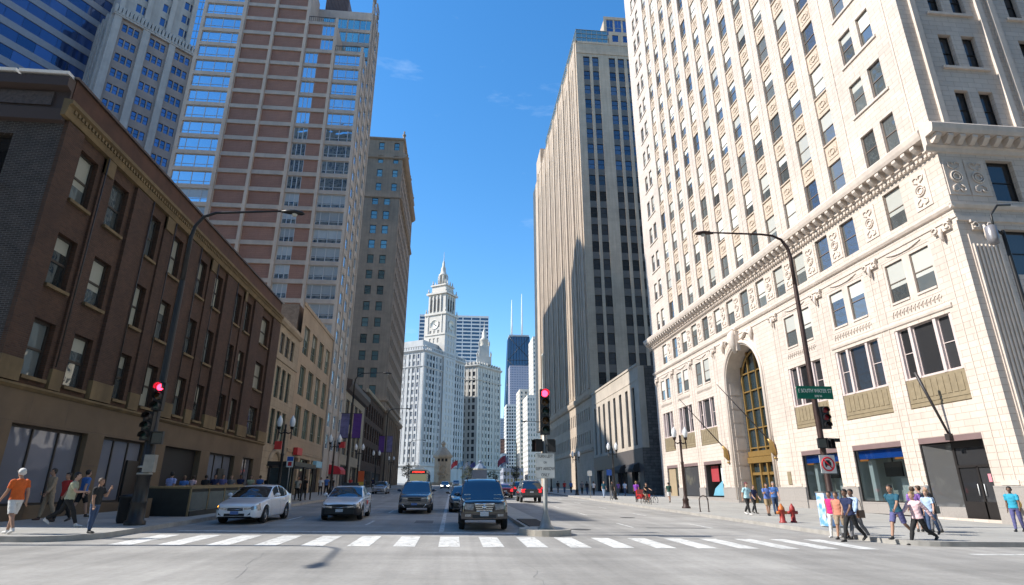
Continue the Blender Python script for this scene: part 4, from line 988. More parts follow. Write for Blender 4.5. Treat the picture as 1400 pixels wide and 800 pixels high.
# west face: vertical piers
JW = Face(j_, 27.5, 186.0, R(-90)); yj = lambda y: 186-y
strips = []; yy = 117.2
cw = []
while yy < 184: cw.append(yy); yy += 2.05
wst = [(yj(y+.78), yj(y), 22.0, 104 if 116 < y < 150 else 100, .25) for y in cw]
wl = [(yj(y+.78), yj(y), z, z+2.6, .3) for y in cw for z in (10.5, 15.2)]
JW.wall('west_wall', 0, 70.9, .5, 109.0, wst+wl, .35, [M_jst, M_jst])
JW.panes('window_glass', wst+wl, .21, G_dark)
b = MB()
for r in wst:
    for k in range(19): b.box(r[0], r[1], .14, .2, 24.6+4.2*k, 25.9+4.2*k)
JW.put('spandrels', b, M_jsp)['kind'] = 'stuff'
b = MB()
for i, y in enumerate(cw):
    d = .28 if i % 4 == 0 else .08; b.box(yj(y-.1), yj(y-1.1), -d, 0, 21.5, 107 if i % 4 else 110)
JW.put('pier', b, M_jst)
b = MB(); b.extr([(0,19.5),(-.3,19.7),(-.5,20.3),(-.5,20.8),(0,21)], 0, 71); JW.put('string_course', b, M_jst); b = MB(); b.extr([(0,9.0),(-.2,9.1),(-.3,9.6),(0,9.8)], 0, 71); JW.put('string_course', b, M_jst); b = MB(); b.box(0,71,-.1,.4,108.9,109.3); JW.put('coping', b, M_jst)
b = MB(); g2 = MB()
for i in range(34): b.box(70.6-i*1.5, 70.6-i*1.5+.08, .15, .28, 109.3, 113)
for z in (110.6, 111.9, 112.9): b.box(20.5, 70.7, .15, .28, z, z+.12)
g2.quad((20.5,.22,109.3),(70.7,.22,109.3),(70.7,.22,113),(20.5,.22,113)); JW.put('terrace_screen_frame', b, plain('grey_metal', (.3,.31,.3), .5, .3)); JW.put('terrace_screen', g2, MATS['glass_screen'])
# sculpted north crown
b = MB()
for (y0, y1, xo, zt) in ((133,178,3.0,122),(138,172,5,127),(142,168,7,131),(150,160,9,136)):
    b.box(yj(y1), yj(y0), xo, 26, 108, zt)
    for q in range(int((y1-y0)/3)): b.box(yj(y1)+q*3+.4, yj(y1)+q*3+1.4, xo-.4, xo, 108, zt+.8)
JW.put('crown', b, M_jst)
b = MB()
for (y0,y1,z) in ((176,186,117),(184,200,112)): b.box(yj(y1), yj(y0), .0 if y0 < 180 else .6, 20, 20 if y0 > 180 else 109, z)
JW.put('north_wing', b, M_jst)
body_box(j_, [(28.0,115.6),(57,115.6),(57,186),(28,186)], 0, 108.9, M_jst)
body_box(j_, [(28.6,118),(57,118),(57,133),(28.6,133)], 108.8, 113, M_jst, 'attic_core')
body_box(j_, [(36.2,118),(57,118),(57,133),(36.2,133)], 113, 120.1, M_jst, 'penthouse_core')
# ================================================================== white clock tower building across the river
M_wr = mat('white_glazed_terracotta', (.52,.52,.515), .55, var=.12, vscale=.25, stain=.14, streak=.1)
M_wr2 = mat('cream_glazed_terracotta', (.58,.54,.48), .55, var=.12, vscale=.25, stain=.14)
G_far = glass('glass_far', (.02,.024,.03), (.5,.6,.7), .08, rnd=0, wav=0)
def ray_at(px, Y):   # the photograph's column at a given distance along the avenue
    p = R(18.87); q = math.atan((px-700)/787*math.cos(p)); return Y*math.tan(R(5.63)+q)
def grid_rects(x0, x1, n, wfrac, z0, fh, nf, hfrac, d=.4):
    s_ = (x1-x0)/n; return [(x0+s_*(i+.5-wfrac/2), x0+s_*(i+.5+wfrac/2), z0+fh*k+fh*(1-hfrac)/2, z0+fh*k+fh*(1+hfrac)/2, d) for i in range(n) for k in range(nf)]
ZG = 3.5
A_ = R(57)        # south east face direction
ox, oy = ray_at(571, 300), 300
wr_ = thing('clock_tower_building', 'white terracotta office building with tall clock tower and spire across the bridge', 'building', (ox, oy, ZG))
SE = Face(wr_, ox, oy, A_)
SW = Face(wr_, ox-46*math.cos(A_-R(90)), oy-46*math.sin(A_-R(90)), A_-R(90))
ZW = 71.0; LW = 40.0
r1 = grid_rects(1.5, 16.5, 5, .58, 14, 3.75, 15, .62) + grid_rects(29.5, 39.5, 4, .58, 14, 3.75, 15, .6)
SE.wall('south_east_wall', 0, LW, ZG-1, ZW, r1, .4, [M_wr, M_wr]); SE.panes('window_glass', r1, .3, G_far)
r2 = grid_rects(2, 44, 14, .5, 14, 3.75, 15, .62); SW.wall('south_west_wall', 0, 46, ZG-1, ZW, r2, .4, [M_wr, M_wr]); SW.panes('window_glass', r2, .3, G_blue)
for F_, l in ((SE, LW), (SW, 46)):
    b = MB()
    for z, d, h in ((12.4,.7,1.0),(62.5,.5,.6),(70.6,1.0,1.3)): b.extr([(0,z),(-d*.5,z+h*.2),(-d,z+h*.6),(-d,z+h),(0,z+h)], 0, l)
    for i in range(int(l/2.4)+1): b.box(i*2.4-.2, i*2.4+.2, -.25, 0, 14, 70)
    for i in range(int(l/1.6)): b.box(i*1.6+.2, i*1.6+.8, -.8, -.2, 71.9, 73.4)
    b.box(0,l,-.9,-.1,73.4,73.9)
    F_.put('cornice_and_pilasters', b, M_wr)
# tower shaft: corner forward on the south east side
s0, s1 = 17.2, 29.0
TS = Face(wr_, *rp_(SE, [(s0, -.8)])[0], A_); wT = s1-s0
TW = Face(wr_, *rp_(SE, [(s0, 13.5)])[0], A_-R(90))
r3 = grid_rects(1.6, wT-1.6, 3, .5, 14, 3.75, 21, .6); TS.wall('tower_south_east_wall', 0, wT, ZG-1, 96, r3, .4, [M_wr, M_wr]); TS.panes('window_glass', r3, .3, G_far)
r4 = grid_rects(3, 11, 3, .5, 74, 4.6, 4, .6); TW.wall('tower_south_west_wall', 0, 14.3, 66, 96, r4, .4, [M_wr2, M_wr2]); TW.panes('window_glass', r4, .3, G_far)
Cn = rp_(SE, [((s0+s1)/2, 6.0)])[0]
def lvl(hw, z0, z1, name, m=M_wr2):
    b = MB(); hwx, hwy = hw
    pts = [rp_(SE, [((s0+s1)/2+sx*hwx, 6.0+sy*hwy)])[0] for sx, sy in ((-1,-1),(1,-1),(1,1),(-1,1))]
    b.prism([(x-ox, y-oy) for x, y in pts], z0-ZG, z1-ZG); return part(name, b, m, wr_)
lvl((5.6,6.6), ZG, 95.9, 'tower_core'); lvl((6.5,7.4), 95.9, 97.2, 'tower_cornice'); lvl((5.2,5.9), 97.2, 108.5, 'belfry_core'); lvl((6.3,7.0), 84.0, 85.0, 'tower_band')
lvl((6.2,7.0), 108.5, 109.6, 'belfry_cornice'); lvl((4.2,4.6), 109.6, 114, 'crown_stage'); lvl((4.8,5.2), 114, 114.8, 'crown_cornice')
for F_, xc_, y0 in ((TS, wT/2, -.12), (TW, 7.0, -.12)):
    b = MB(); b.lathe([(0,0),(2.5,0),(2.5,.2),(2.8,.2),(2.8,0)], 28); b.xf(Matrix.Translation((xc_, y0, 90.4)) @ Matrix.Rotation(R(90),4,'X')); ck = F_.put('clock_face', b, mat('clock_white', (.72,.69,.6), .5))
    b = MB(); b.box(-.13,.13,-.35,-.3,-.3,1.4); b.xf(Matrix.Translation((xc_,y0,90.4)) @ Matrix.Rotation(R(150),4,'Y'))
    h2 = MB(); h2.box(-.1,.1,-.37,-.32,-.3,2.1); h2.xf(Matrix.Translation((xc_,y0,90.4)) @ Matrix.Rotation(R(118),4,'Y')); b.add(h2); F_.put('clock_hand', b, M_dark)
    b = MB(); 
    for q in (-4.9, 4.4): b.box(xc_+q, xc_+q+.6, -.35, 0, 85, 96)
    F_.put('clock_surround', b, M_wr2)
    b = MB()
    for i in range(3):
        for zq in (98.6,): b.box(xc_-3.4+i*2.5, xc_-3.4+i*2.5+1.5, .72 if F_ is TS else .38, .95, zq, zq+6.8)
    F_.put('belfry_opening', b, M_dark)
    b = MB()
    for i in range(4): b.box(xc_-4.6+i*2.5, xc_-4.6+i*2.5+.8, .3 if F_ is TS else .0, .9, 97.2, 107.6)
    F_.put('belfry_pier', b, M_wr2)
for sx in (-1,-.35,.35,1):
    for sy in (-1, 1):
        for z, hx_, hy_ in ((97.2,5.9,6.6),(109.6,5.4,6.0),(114.8,3.9,4.2)):
            p_ = rp_(SE, [((s0+s1)/2+sx*hx_, 6+sy*hy_)])[0]
            b = MB(); b.lathe([(.45,0),(.45,.9),(.6,1),(.25,1.4),(.35,2.1),(0,3.2)], 8, (p_[0]-ox, p_[1]-oy, z-ZG)); part('pinnacle', b, M_wr2, wr_)
b = MB(); b.lathe([(3.3,114.8),(3.3,115.4)], 16, (Cn[0]-ox, Cn[1]-oy, -ZG)); b.lathe([(2.2,114.8),(2.2,121.2),(2.7,121.4),(2.7,122.2),(1.9,122.8),(1.4,125),(1.5,126),(.8,128),(.7,130),(.2,131.5),(.08,137)], 16, (Cn[0]-ox, Cn[1]-oy, -ZG))
part('spire', b, M_wr2, wr_)
for i in range(8):
    a = i*math.pi/4; b = MB(); b.tube([(Cn[0]-ox+2.7*math.cos(a), Cn[1]-oy+2.7*math.sin(a), 114.8-ZG),(Cn[0]-ox+2.7*math.cos(a), Cn[1]-oy+2.7*math.sin(a), 121.3-ZG)], .32, 8); part('spire_column', b, M_wr2, wr_)
body_box(wr_, rp_(SE, [(.3,.5),(LW,.5),(LW,45),(.3,45)]), ZG-1, ZW+.4, M_wr)
M_roofg = mat('grey_mansard', (.3,.31,.32), .6, var=.2)
b = MB(); pts = [(x-ox, y-oy) for x, y in rp_(SE, [(3,3.5),(LW-2,3.5),(LW-2,40),(3,40)])]; b.prism(pts, ZW-ZG, ZW+7-ZG); part('attic_storey', b, M_wr, wr_)

# northern annex
ox2, oy2 = ray_at(650, 345), 345
an = thing('terracotta_annex', 'white terracotta annex with lantern turret right of the clock tower', 'building', (ox2, oy2, ZG))
A2 = R(50); S2 = Face(an, ox2, oy2, A2); W2 = Face(an, ox2-24*math.cos(A2-R(78)), oy2-24*math.sin(A2-R(78)), A2-R(78))
ZA = 75
r5 = grid_rects(1, 23, 7, .42, 14, 4.0, 14, .55); S2.wall('east_wall', 0, 24, ZG-1, ZA, r5, .4, [M_wr2, M_wr2]); S2.panes('window_glass', r5, .3, G_far)
r6 = grid_rects(1, 23, 7, .62, 14, 4.0, 14, .66); W2.wall('south_wall', 0, 24, ZG-1, ZA, r6, .4, [M_wr2, M_wr2]); W2.panes('window_glass', r6, .3, G_dark)
for F_ in (S2, W2):
    b = MB()
    for z, d, h in ((12.4,.8,1.0),(64,.5,.6),(72,1.1,1.4)): b.extr([(0,z),(-d*.5,z+h*.2),(-d,z+h*.6),(-d,z+h),(0,z+h)], -.4, 24.4)
    for i in range(10): b.box(i*2.55-.22, i*2.55+.22, -.25, 0, 13, 72)
    for i in range(9): b.box(i*2.6+.6, i*2.6+1.4, -.9, -.2, 73.2, 75.4)
    F_.put('cornice_and_pilasters', b, M_wr2)
body_box(an, rp_(S2, [(.5,1.0),(24,.6),(24,30),(-4.0,24)]), ZG-1, ZA+.3, M_wr2)
tx, ty = ray_at(658, 362)-ox2, 10
b = MB(); b.box(tx-4.5,tx+4.5,ty-3,ty+6,ZA-ZG,ZA+5-ZG); b.box(tx-3.2,tx+3.2,ty-2,ty+4,ZA+5-ZG,ZA+12-ZG); b.lathe([(2.6,ZA+12-ZG),(2.6,ZA+16-ZG),(3,ZA+16.4-ZG),(1.6,ZA+18-ZG),(1.4,ZA+21-ZG),(.3,ZA+24-ZG),(.1,ZA+29-ZG)], 12, (tx,ty+1,0)); part('lantern_turret', b, M_wr2, an)
for sx in (-1,1):
    for z, q in ((5,4.2),(12,3)):
        b = MB(); b.lathe([(.5,0),(.5,1.2),(.7,1.4),(0,4)], 8, (tx+sx*q, ty-1.8, ZA+z-ZG)); part('pinnacle', b, M_wr2, an)

# far modernist block
def slab(label, cat, px0, px1, pytop, Y, mw, mg, nx, fh, wf, hf, depth=30, name='office_block', d=.5, z0=4):
    x0, x1 = ray_at(px0, Y), ray_at(px1, Y); p = R(18.87); v = (400-pytop)/787
    xm = (x0+x1)/2; q = math.hypot(xm, Y)*math.cos(math.atan2(xm, Y)-R(5.63)); Z = CAM_H+q*math.tan(p+math.atan(v))
    o = thing(name, label, cat, (x0, Y, ZG)); f = Face(o, x0, Y, 0); W = x1-x0; nf = int((Z-z0-2)/fh)
    r = grid_rects(0, W, nx, wf, Z-1.5-nf*fh, fh, nf, hf, d); f.wall('south_wall', 0, W, ZG-1, Z, r, d, [mw, mw]); f.panes('window_glass', r, d*.8, mg)
    fw_ = Face(o, x0, Y+depth, R(-90)); nw = max(3, int(nx*depth/W)); r = grid_rects(0, depth, nw, wf, Z-1.5-nf*fh, fh, nf, hf, d)
    fw_.wall('west_wall', 0, depth, ZG-1, Z, r, d, [mw, mw]); fw_.panes('window_glass', r, d*.8, mg)
    body_box(o, [(x0+d,Y+d),(x1,Y+d),(x1,Y+depth),(x0+d,Y+depth)], ZG-1, Z-.1, mw)
    return o, f, W, Z
M_mod = mat('pale_modern_grid', (.62,.62,.62), .6, var=.06)
G_black = glass('glass_black', (.012,.015,.022), (.5,.6,.75), .12, rnd=0, wav=0)
slab('pale gridded modern block with dark window bands behind the clock tower', 'building', 561, 665, 431, 560, M_mod, G_black, 8, 3.75, .9, .62)
M_wg = mat('white_grid_block', (.68,.66,.62), .6, var=.06); M_pk = mat('mauve_block', (.33,.31,.36), .6, var=.1); M_wh = mat('white_stone_far', (.62,.57,.5), .7, var=.1)
slab('slim white gridded apartment block below the dark tapered skyscraper', 'building', 692, 713, 553, 620, M_wg, G_far, 6, 3.4, .62, .62)
slab('mauve office slab standing before the dark tapered skyscraper', 'building', 697, 731, 500, 900, M_pk, glass('glass_mauve', (.12,.11,.16), (.6,.6,.75), .25, rnd=0, wav=0), 14, 3.7, .6, .6)
slab('cream building with dark window column beside slim white gridded block', 'building', 711, 729, 532, 520, M_wh, G_far, 3, 3.6, .45, .55)
slab('tall beige stone block close behind stepped limestone tower', 'building', 731, 742, 460, 480, M_wh, G_far, 3, 3.7, .4, .5)
slab('pale cream block left of tall beige stone block', 'building', 722, 737, 540, 430, M_wh, G_far, 4, 3.7, .4, .5)
slab('blue grey slender tower far along the avenue', 'building', 677, 692, 572, 950, mat('blue_grey_far', (.30,.36,.44), .5, var=.06), G_far, 6, 3.8, .5, .5)
slab('red brown brick block far along the avenue', 'building', 679, 691, 600, 640, mat('red_brown_far', (.17,.10,.085), .8, var=.1), G_far, 5, 3.8, .4, .5)
slab('pale narrow block far along the avenue right of terracotta annex', 'building', 675, 679, 590, 520, M_wh, G_far, 2, 3.8, .4, .5)
slab('light blue glass low block far along the avenue', 'building', 686, 692, 620, 560, mat('light_blue_far', (.32,.42,.52), .5, var=.05), G_far, 3, 3.8, .5, .5)
slab('grey low podium block at the avenue end', 'building', 688, 716, 640, 420, mat('grey_podium', (.28,.28,.31), .7, var=.1), G_far, 6, 4.5, .6, .5)
# dark tapered skyscraper with two masts
hY = 1300; hx0, hx1 = ray_at(695.5, hY), ray_at(726.5, hY); hxm = (hx0+hx1)/2
sk = thing('tapered_skyscraper', 'black tapered skyscraper with two white antenna masts far down the avenue', 'skyscraper', (hxm, hY, ZG))
M_hk = mat('black_anodised', (.035,.045,.06), .35, .3, var=.1, vscale=.02)
ZH = 338; hwT, hwB = (hx1-hx0)/2, (hx1-hx0)/2+14
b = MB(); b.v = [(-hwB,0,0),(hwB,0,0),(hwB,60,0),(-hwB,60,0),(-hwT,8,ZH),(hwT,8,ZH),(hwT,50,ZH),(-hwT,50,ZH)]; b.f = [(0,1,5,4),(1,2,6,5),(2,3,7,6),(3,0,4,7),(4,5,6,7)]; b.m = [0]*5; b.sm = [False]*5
part('tapered_shaft', b, glass('glass_skyscraper_haze', (.03,.042,.06), (.26,.34,.45), .22, rnd=0, wav=0), sk)  # bluish glass colour stands in for haze over the distance
b = MB(); t_ = lambda z: (hwB+(hwT-hwB)*z/ZH, 8*z/ZH)
for k in range(6):
    za, zb = k*ZH/6, (k+1)*ZH/6
    for s_ in (-1, 1):
        (wa, ya), (wb, yb_) = t_(za), t_(zb); b.tube([(-s_*wa, ya-.6, za), (s_*wb, yb_-.6, zb)], .55, 4)
    b.tube([(-t_(zb)[0], t_(zb)[1]-.6, zb), (t_(zb)[0], t_(zb)[1]-.6, zb)], .5, 4)
for i in range(9): u = -1+i/4; b.tube([(u*hwB,-.3,0),(u*hwT,7.7,ZH)], .5, 4)
part('cross_bracing', b, M_hk, sk)
b = MB(); b.box(-hwT+1,hwT-1,9,49,ZH,ZH+5); part('crown_band', b, mat('pale_crown', (.35,.38,.42), .5), sk)
for xq, zt in ((-hwT*.62, 98), (hwT*.38, 114)):
    b = MB(); b.tube([(xq,29,ZH),(xq,29,ZH+40),(xq,29,ZH+zt*.75),(xq,29,ZH+zt)], [2.2,2.0,1.3,.5], 8); part('antenna_mast', b, plain('white_mast', (.7,.7,.7), .5), sk)

# bridge houses
M_bh = mat('bridge_house_limestone', (.46,.39,.30), .8, var=.2, vscale=.8, stain=.2); M_bh2 = mat('shade_blue_roof', (.15,.18,.23), .6, var=.2)  # second roof: blue of distant shade put into its colour
def bridge_house(px, Y, w, h, label, m, mr):
    x = ray_at(px, Y); g0 = gz(x, Y); o = thing('bridge_house', label, 'bridge house', (x, Y, g0)); k = h/14.0
    b = MB(); b.prism([(w*.5*math.cos(R(22.5+45*i))*1.08, w*.5*math.sin(R(22.5+45*i))*1.08) for i in range(8)], -.3, 8.6*k); part('tower_wall', b, m, o)
    b = MB(); b.box(-w*.62,w*.62,-w*.62,w*.62,-.3,.9*k); part('plinth', b, m, o)
    b = MB(); b.prism([(w*.58*math.cos(R(22.5+45*i))*1.08, w*.58*math.sin(R(22.5+45*i))*1.08) for i in range(8)], 8.6*k, 9.2*k); part('cornice', b, m, o)
    b = MB(); b.lathe([(w*.6,9.2*k),(w*.5,10*k),(w*.4,10.6*k),(w*.22,11.6*k),(w*.12,12*k),(w*.12,12.6*k),(w*.16,12.8*k),(w*.14,13.4*k),(.05,14*k)], 8, a0=R(22.5), a1=R(382.5), sm=False); part('roof', b, mr, o)
    for i in range(3):
        b = MB(); b.box(-w*.3+i*w*.22, -w*.3+i*w*.22+w*.14, -w*.5-.06, -w*.45, 7.3*k, 8.2*k); part('window', b, M_dark, o)
    random.seed(px); b = MB()
    for i in range(26):
        a = random.uniform(-1,1); zz = random.uniform(1.2,6.0)*k; xx = a*w*.3*(1-.3*abs(zz/k-3)/3)
        b.tube([(xx,-w*.5-.02,zz),(xx+random.uniform(-.3,.3),-w*.5-.2,zz+.4*k),(xx+random.uniform(-.3,.3),-w*.5-.1,zz+.8*k)], [.16,.24,.1], 6)
    part('sculpted_relief', b, m, o)
    return o
bridge_house(604, 200, 5.4, 14.2, 'tan stone bridge house with sculpted relief before the clock tower building', M_bh, M_bh)
bridge_house(656, 262, 5.2, 10.6, 'bridge house with shade tinted blue roof on the far bank before terracotta annex', M_bh, M_bh2)

# ================================================================== unseen blocks added to cut sky light and cast shade
def shade_block(label, x0, x1, y0, y1, h, m, nx, ny, base):
    o = thing('office_block', label, 'building', (x0, y0, gz(0,y0)-.3))
    for (ox_, oy_, th_, l, n_) in ((x1,y0,90,y1-y0,ny),(x1,y1,180,x1-x0,nx),(x0,y1,-90,y1-y0,ny)):
        f = Face(o, ox_, oy_, R(th_)); r = grid_rects(1, l-1, n_, .55, 6, 4, int((h-8)/4), .6, .3); f.wall('wall', 0, l, -1.5, h, r, .3, [m, m]); f.panes('window_glass', r, .25, G_dark)
    body_box(o, [(x0+.4,y0),(x1-.4,y0),(x1-.4,y1-.4),(x0+.4,y1-.4)], -1.5, h-.1, m)
shade_block('unseen masonry block added to cut sky light south of the intersection, west side', -52, -16, -58, -2.5, 105, M_greyst, 9, 14, 0)
shade_block('unseen masonry block added to cut sky light south of the intersection, east side', 28, 62, -58, -2, 112, M_jst, 9, 14, 0)
shade_block('unseen masonry block behind the brown brick corner building, added to cast shade', -84, -58, 27.5, 50, 57, M_greyst, 7, 6, 0)  # hidden block added to throw shade across the avenue lanes
# ================================================================== street furniture
M_black = mat('black_street_paint', (.018,.017,.017), .45, .2, var=.2, vscale=8)
M_galv = mat('galvanised_steel', (.30,.30,.28), .5, .5, var=.2, vscale=5)
M_rustp = mat('rust_black_paint', (.05,.025,.02), .55, .2, var=.4, vscale=4)
E_red = emit('signal_red_lit', (1.0,.02,.05), 9); M_lensd = plain('signal_lens_off', (.02,.012,.012), .25)
M_lensr = plain('signal_red_dim', (.25,.01,.015), .3); M_lensg = plain('signal_green_off', (.01,.03,.025), .25); M_lensa = plain('signal_amber_off', (.06,.03,.008), .25)
M_sgn = mat('sign_green', (.0,.13,.075), .4, var=.06); M_sw = mat('sign_white', (.66,.66,.62), .45, var=.08); M_sblk = plain('sign_black', (.01,.01,.01), .5); M_sred = plain('sign_red', (.5,.01,.02), .4)
PAVE = .155
def gp(x, y): return gz(x, y)+PAVE
def text_mesh(txt, size, m, name='lettering', align='CENTER'):
    cu = bpy.data.curves.new('t', 'FONT'); cu.body = txt; cu.size = size; cu.align_x = align; cu.align_y = 'CENTER'; cu.extrude = .002
    o = bpy.data.objects.new('t', cu); COL.objects.link(o); dg = bpy.context.evaluated_depsgraph_get(); me = bpy.data.meshes.new_from_object(o.evaluated_get(dg))
    bpy.data.objects.remove(o); me.name = name; me.materials.clear(); me.materials.append(m); return me
def lettering(txt, size, m, parent, loc, sx=1.0):
    return link('lettering', text_mesh(txt, size, m), parent, loc, rot=(R(90), 0, 0), scale=(sx, 1, 1))
def signal_head(parent, loc, lenses, rz=0):
    """traffic signal facing -y: one housing with hooded lenses"""
    n = len(lenses); b = MB(); b.box(-.17,.17,-.02,.2,-.17-.34*(n-1),.17)
    h = part('signal_head', b, M_black, parent, loc, rz)
    for i, m in enumerate(lenses):
        l = MB(); l.lathe([(0,.035),(.09,.025),(.125,0)], 18); l.xf(Matrix.Translation((0,-.022,-.34*i)) @ Matrix.Rotation(R(90),4,'X')); part('signal_lens', l, m, h)
        v = MB()
        for j in range(13):
            a0, a1 = R(-25+j*230/13), R(-25+(j+1)*230/13)
            p = lambda a, y: (.145*math.cos(a), y, .145*math.sin(a)-.34*i)
            v.quad(p(a0,-.02), p(a1,-.02), p(a1,-.26), p(a0,-.26)); 
        part('signal_hood', v, M_black, h)
    return h
def ped_head(parent, loc, rz=0):
    b = MB(); b.box(-.2,.2,-.02,.14,-.22,.22); b.box(-.2,.2,-.14,-.02,.2,.22); b.box(-.2,-.18,-.14,-.02,-.22,.2); b.box(.18,.2,-.14,-.02,-.22,.2); h = part('pedestrian_signal', b, M_black, parent, loc, rz)
    l = MB(); l.quad((-.16,-.025,-.18),(.16,-.025,-.18),(.16,-.025,.18),(-.16,-.025,.18)); part('signal_lens', l, M_lensd, h); return h
def cobra(root, bend_z, arm, head_z, r0=.11, m=None):
    m = m or M_black; s = 1 if arm > 0 else -1
    pts = [(0,0,bend_z-3),(0,0,bend_z-.9),(s*.08,0,bend_z-.4),(s*.35,0,bend_z+.05),(s*.8,0,bend_z+.25),(s*1.4,0,bend_z+.3),(arm-s*.4,0,head_z+.08)]
    b = MB(); b.tube(pts, [r0*.8,r0*.75,r0*.65,r0*.55,r0*.5,r0*.45,r0*.35], 10); part('lamp_arm', b, m, root)
    b = MB(); b.tube([(arm-s*.55,0,head_z+.05),(arm-s*.3,0,head_z+.05),(arm,0,head_z+.04),(arm+s*.3,0,head_z+.0),(arm+s*.42,0,head_z-.02)], [(.05,.06),(.09,.13),(.1,.17),(.08,.13),(.02,.03)], 10); h = part('lamp_head', b, m, root)
    l = MB(); l.lathe([(0,-.1),(.08,-.08),(.12,0)], 12); l.xf(Matrix.Translation((arm,0,head_z-.06))); part('lamp_lens', l, plain('lamp_lens', (.5,.5,.45), .2), h)
# west corner pole
x, y = -11.03, 22.9; zb = gp(x, y)
p = thing('signal_pole', 'stout black signal and lamp pole with lit red signal beside subway entrance', 'traffic signal', (x, y, zb))
b = MB(); b.lathe([(.34,0),(.34,.12),(.27,.16),(.25,.7),(.27,.74),(.24,.8),(.22,1.6),(.25,1.63),(.25,1.7),(.2,1.74),(.185,2.9),(.14,3.0),(.12,6),(.1,9.1)], 16); part('pole', b, M_black, p)
b = MB()
for z in (1.66, 1.9): b.lathe([(.235,z),(.255,z+.02),(.255,z+.06),(.235,z+.08)], 16)
part('pole_band', b, M_galv, p)
cobra(p, 11.9, 4.0, 12.3)
signal_head(p, (.12,-.32,4.77), [E_red, M_lensa, M_lensg]); signal_head(p, (-.08,-.34,3.7), [M_lensd, M_lensg, M_lensg]); ped_head(p, (.28,-.2,2.95), R(12)); 
b = MB(); b.box(.06,.42,-.36,-.12,1.75,2.35); part('control_box', b, M_galv, p)
b = MB(); b.tube([(0,0,4.2),(.12,-.2,4.2)], .03); b.tube([(0,0,3.4),(-.08,-.2,3.4)], .03); b.tube([(0,0,2.95),(.28,-.1,2.95)], .03); part('bracket', b, M_black, p)
# east corner pole
x, y = 16.75, 25.6; zb = gp(x, y)
p = thing('signal_pole', 'dark lamp and signal pole carrying the green street name sign', 'traffic signal', (x, y, zb))
b = MB(); b.lathe([(.3,0),(.3,.1),(.22,.16),(.2,.8),(.14,.9),(.13,3),(.125,6),(.1,11.2)], 14); part('pole', b, M_rustp, p)
cobra(p, 13.6, -4.5, 13.8, .12, M_rustp)
signal_head(p, (.34,-.12,5.0), [M_lensr, M_lensr, M_lensd], R(-14)); ped_head(p, (-.12,-.25,3.5), R(-20)); ped_head(p, (.32,-.12,3.5), R(30))
b = MB(); b.box(.1,.9,-.02,.02,3.58,3.74); part('side_sign', b, M_black, p)
b = MB(); b.box(-.9,.85,-.17,-.14,5.5,6.1); s = part('street_name_sign', b, M_sgn, p)
lettering('E SOUTH WATER ST', .25, M_sw, s, (-.02,-.175,5.87), .72); lettering('300 N', .15, M_sw, s, (.1,-.175,5.63))
b = MB(); b.box(-.36,.36,-.2,-.17,2.2,2.98); s = part('no_left_turn_sign', b, M_sw, p)
b = MB(); ring = [(.28*math.cos(i*math.pi/12), -.21, 2.59+.28*math.sin(i*math.pi/12)) for i in range(25)]
b.tube(ring, .035, 6); b.tube([(-.2,-.212,2.79),(.2,-.212,2.39)], .028, 6); part('prohibition_ring', b, M_sred, s)
b = MB(); b.box(-.15,.15,-.206,-.202,2.52,2.68); b.box(-.08,.1,-.206,-.202,2.68,2.76); b.box(-.13,-.07,-.206,-.202,2.46,2.52); b.box(.07,.13,-.206,-.202,2.46,2.52); part('car_symbol', b, M_sblk, s)
# island signal
x, y = 3.4, 22.1; zb = gz(x, y)+.2
p = thing('signal_pole', 'slim grey signal post with five lamp signal and white turn sign on traffic island', 'traffic signal', (x, y, zb))
b = MB(); b.lathe([(.3,0),(.3,.04),(.22,.1),(.13,.4),(.085,.55),(.08,3.6),(.055,3.62),(.05,6.3),(.07,6.35),(0,6.45)], 12); part('pole', b, M_galv, p)
signal_head(p, (.0,-.3,4.8), [E_red, M_lensa, M_lensg, M_lensa, M_lensg]); ped_head(p, (-.27,.0,2.9), R(-75)); ped_head(p, (.27,.0,2.9), R(75))
b = MB(); b.tube([(0,0,4.6),(0,-.2,4.6)], .03); b.tube([(0,0,3.5),(0,-.2,3.5)], .03); b.tube([(-.25,0,2.9),(.25,0,2.9)], .03); part('bracket', b, M_galv, p)
b = MB(); b.box(-.36,.36,-.13,-.11,1.72,2.62); s = part('turn_sign', b, M_sw, p)
for i, t in enumerate(('TURN LEFT', 'ON', 'LEFT ARROW', 'ONLY')): lettering(t, .16 if i != 1 else .11, M_sblk, s, (0,-.135,2.5-.22*i), .72)
b = MB(); 
for z in (1.73, 2.6): b.box(-.35,.35,-.134,-.131,z,z+.008)
for q in (-.355,.347): b.box(q,q+.008,-.134,-.131,1.73,2.608)
part('sign_border', b, M_sblk, s)
# cross street lamp at the north west corner, and gooseneck camera pole at the south east
x, y = -18.4, 17.6; p = thing('street_lamp', 'black cross street lamp with long arm at brick building corner', 'street lamp', (x, y, gz(x,y)), R(-90))
b = MB(); b.lathe([(.28,0),(.2,.2),(.14,.8),(.1,12.0)], 12); part('pole', b, M_black, p); cobra(p, 12.9, 4.0, 13.2)
x, y = 21.85, 18.9-.6; p = thing('camera_pole', 'black pole with looped bracket and small grey camera before terracotta facade', 'pole', (x, y+.9, gp(x,y+.9)))
b = MB(); b.lathe([(.2,0),(.12,.3),(.07,11.6)], 10); part('pole', b, M_black, p)
b = MB(); b.tube([(0,0,11.4),(-.35,0,11.7),(-.3,0,12.3),(.1,0,12.75),(.7,0,12.8)], .045, 8); part('bracket', b, M_black, p)
b = MB(); b.lathe([(0,-.5),(.16,-.5),(.2,-.3),(.2,.25),(.1,.32),(0,.32)], 14, (-.5,0,11.5)); part('camera_housing', b, mat('camera_grey', (.25,.24,.25), .35, .3), p)

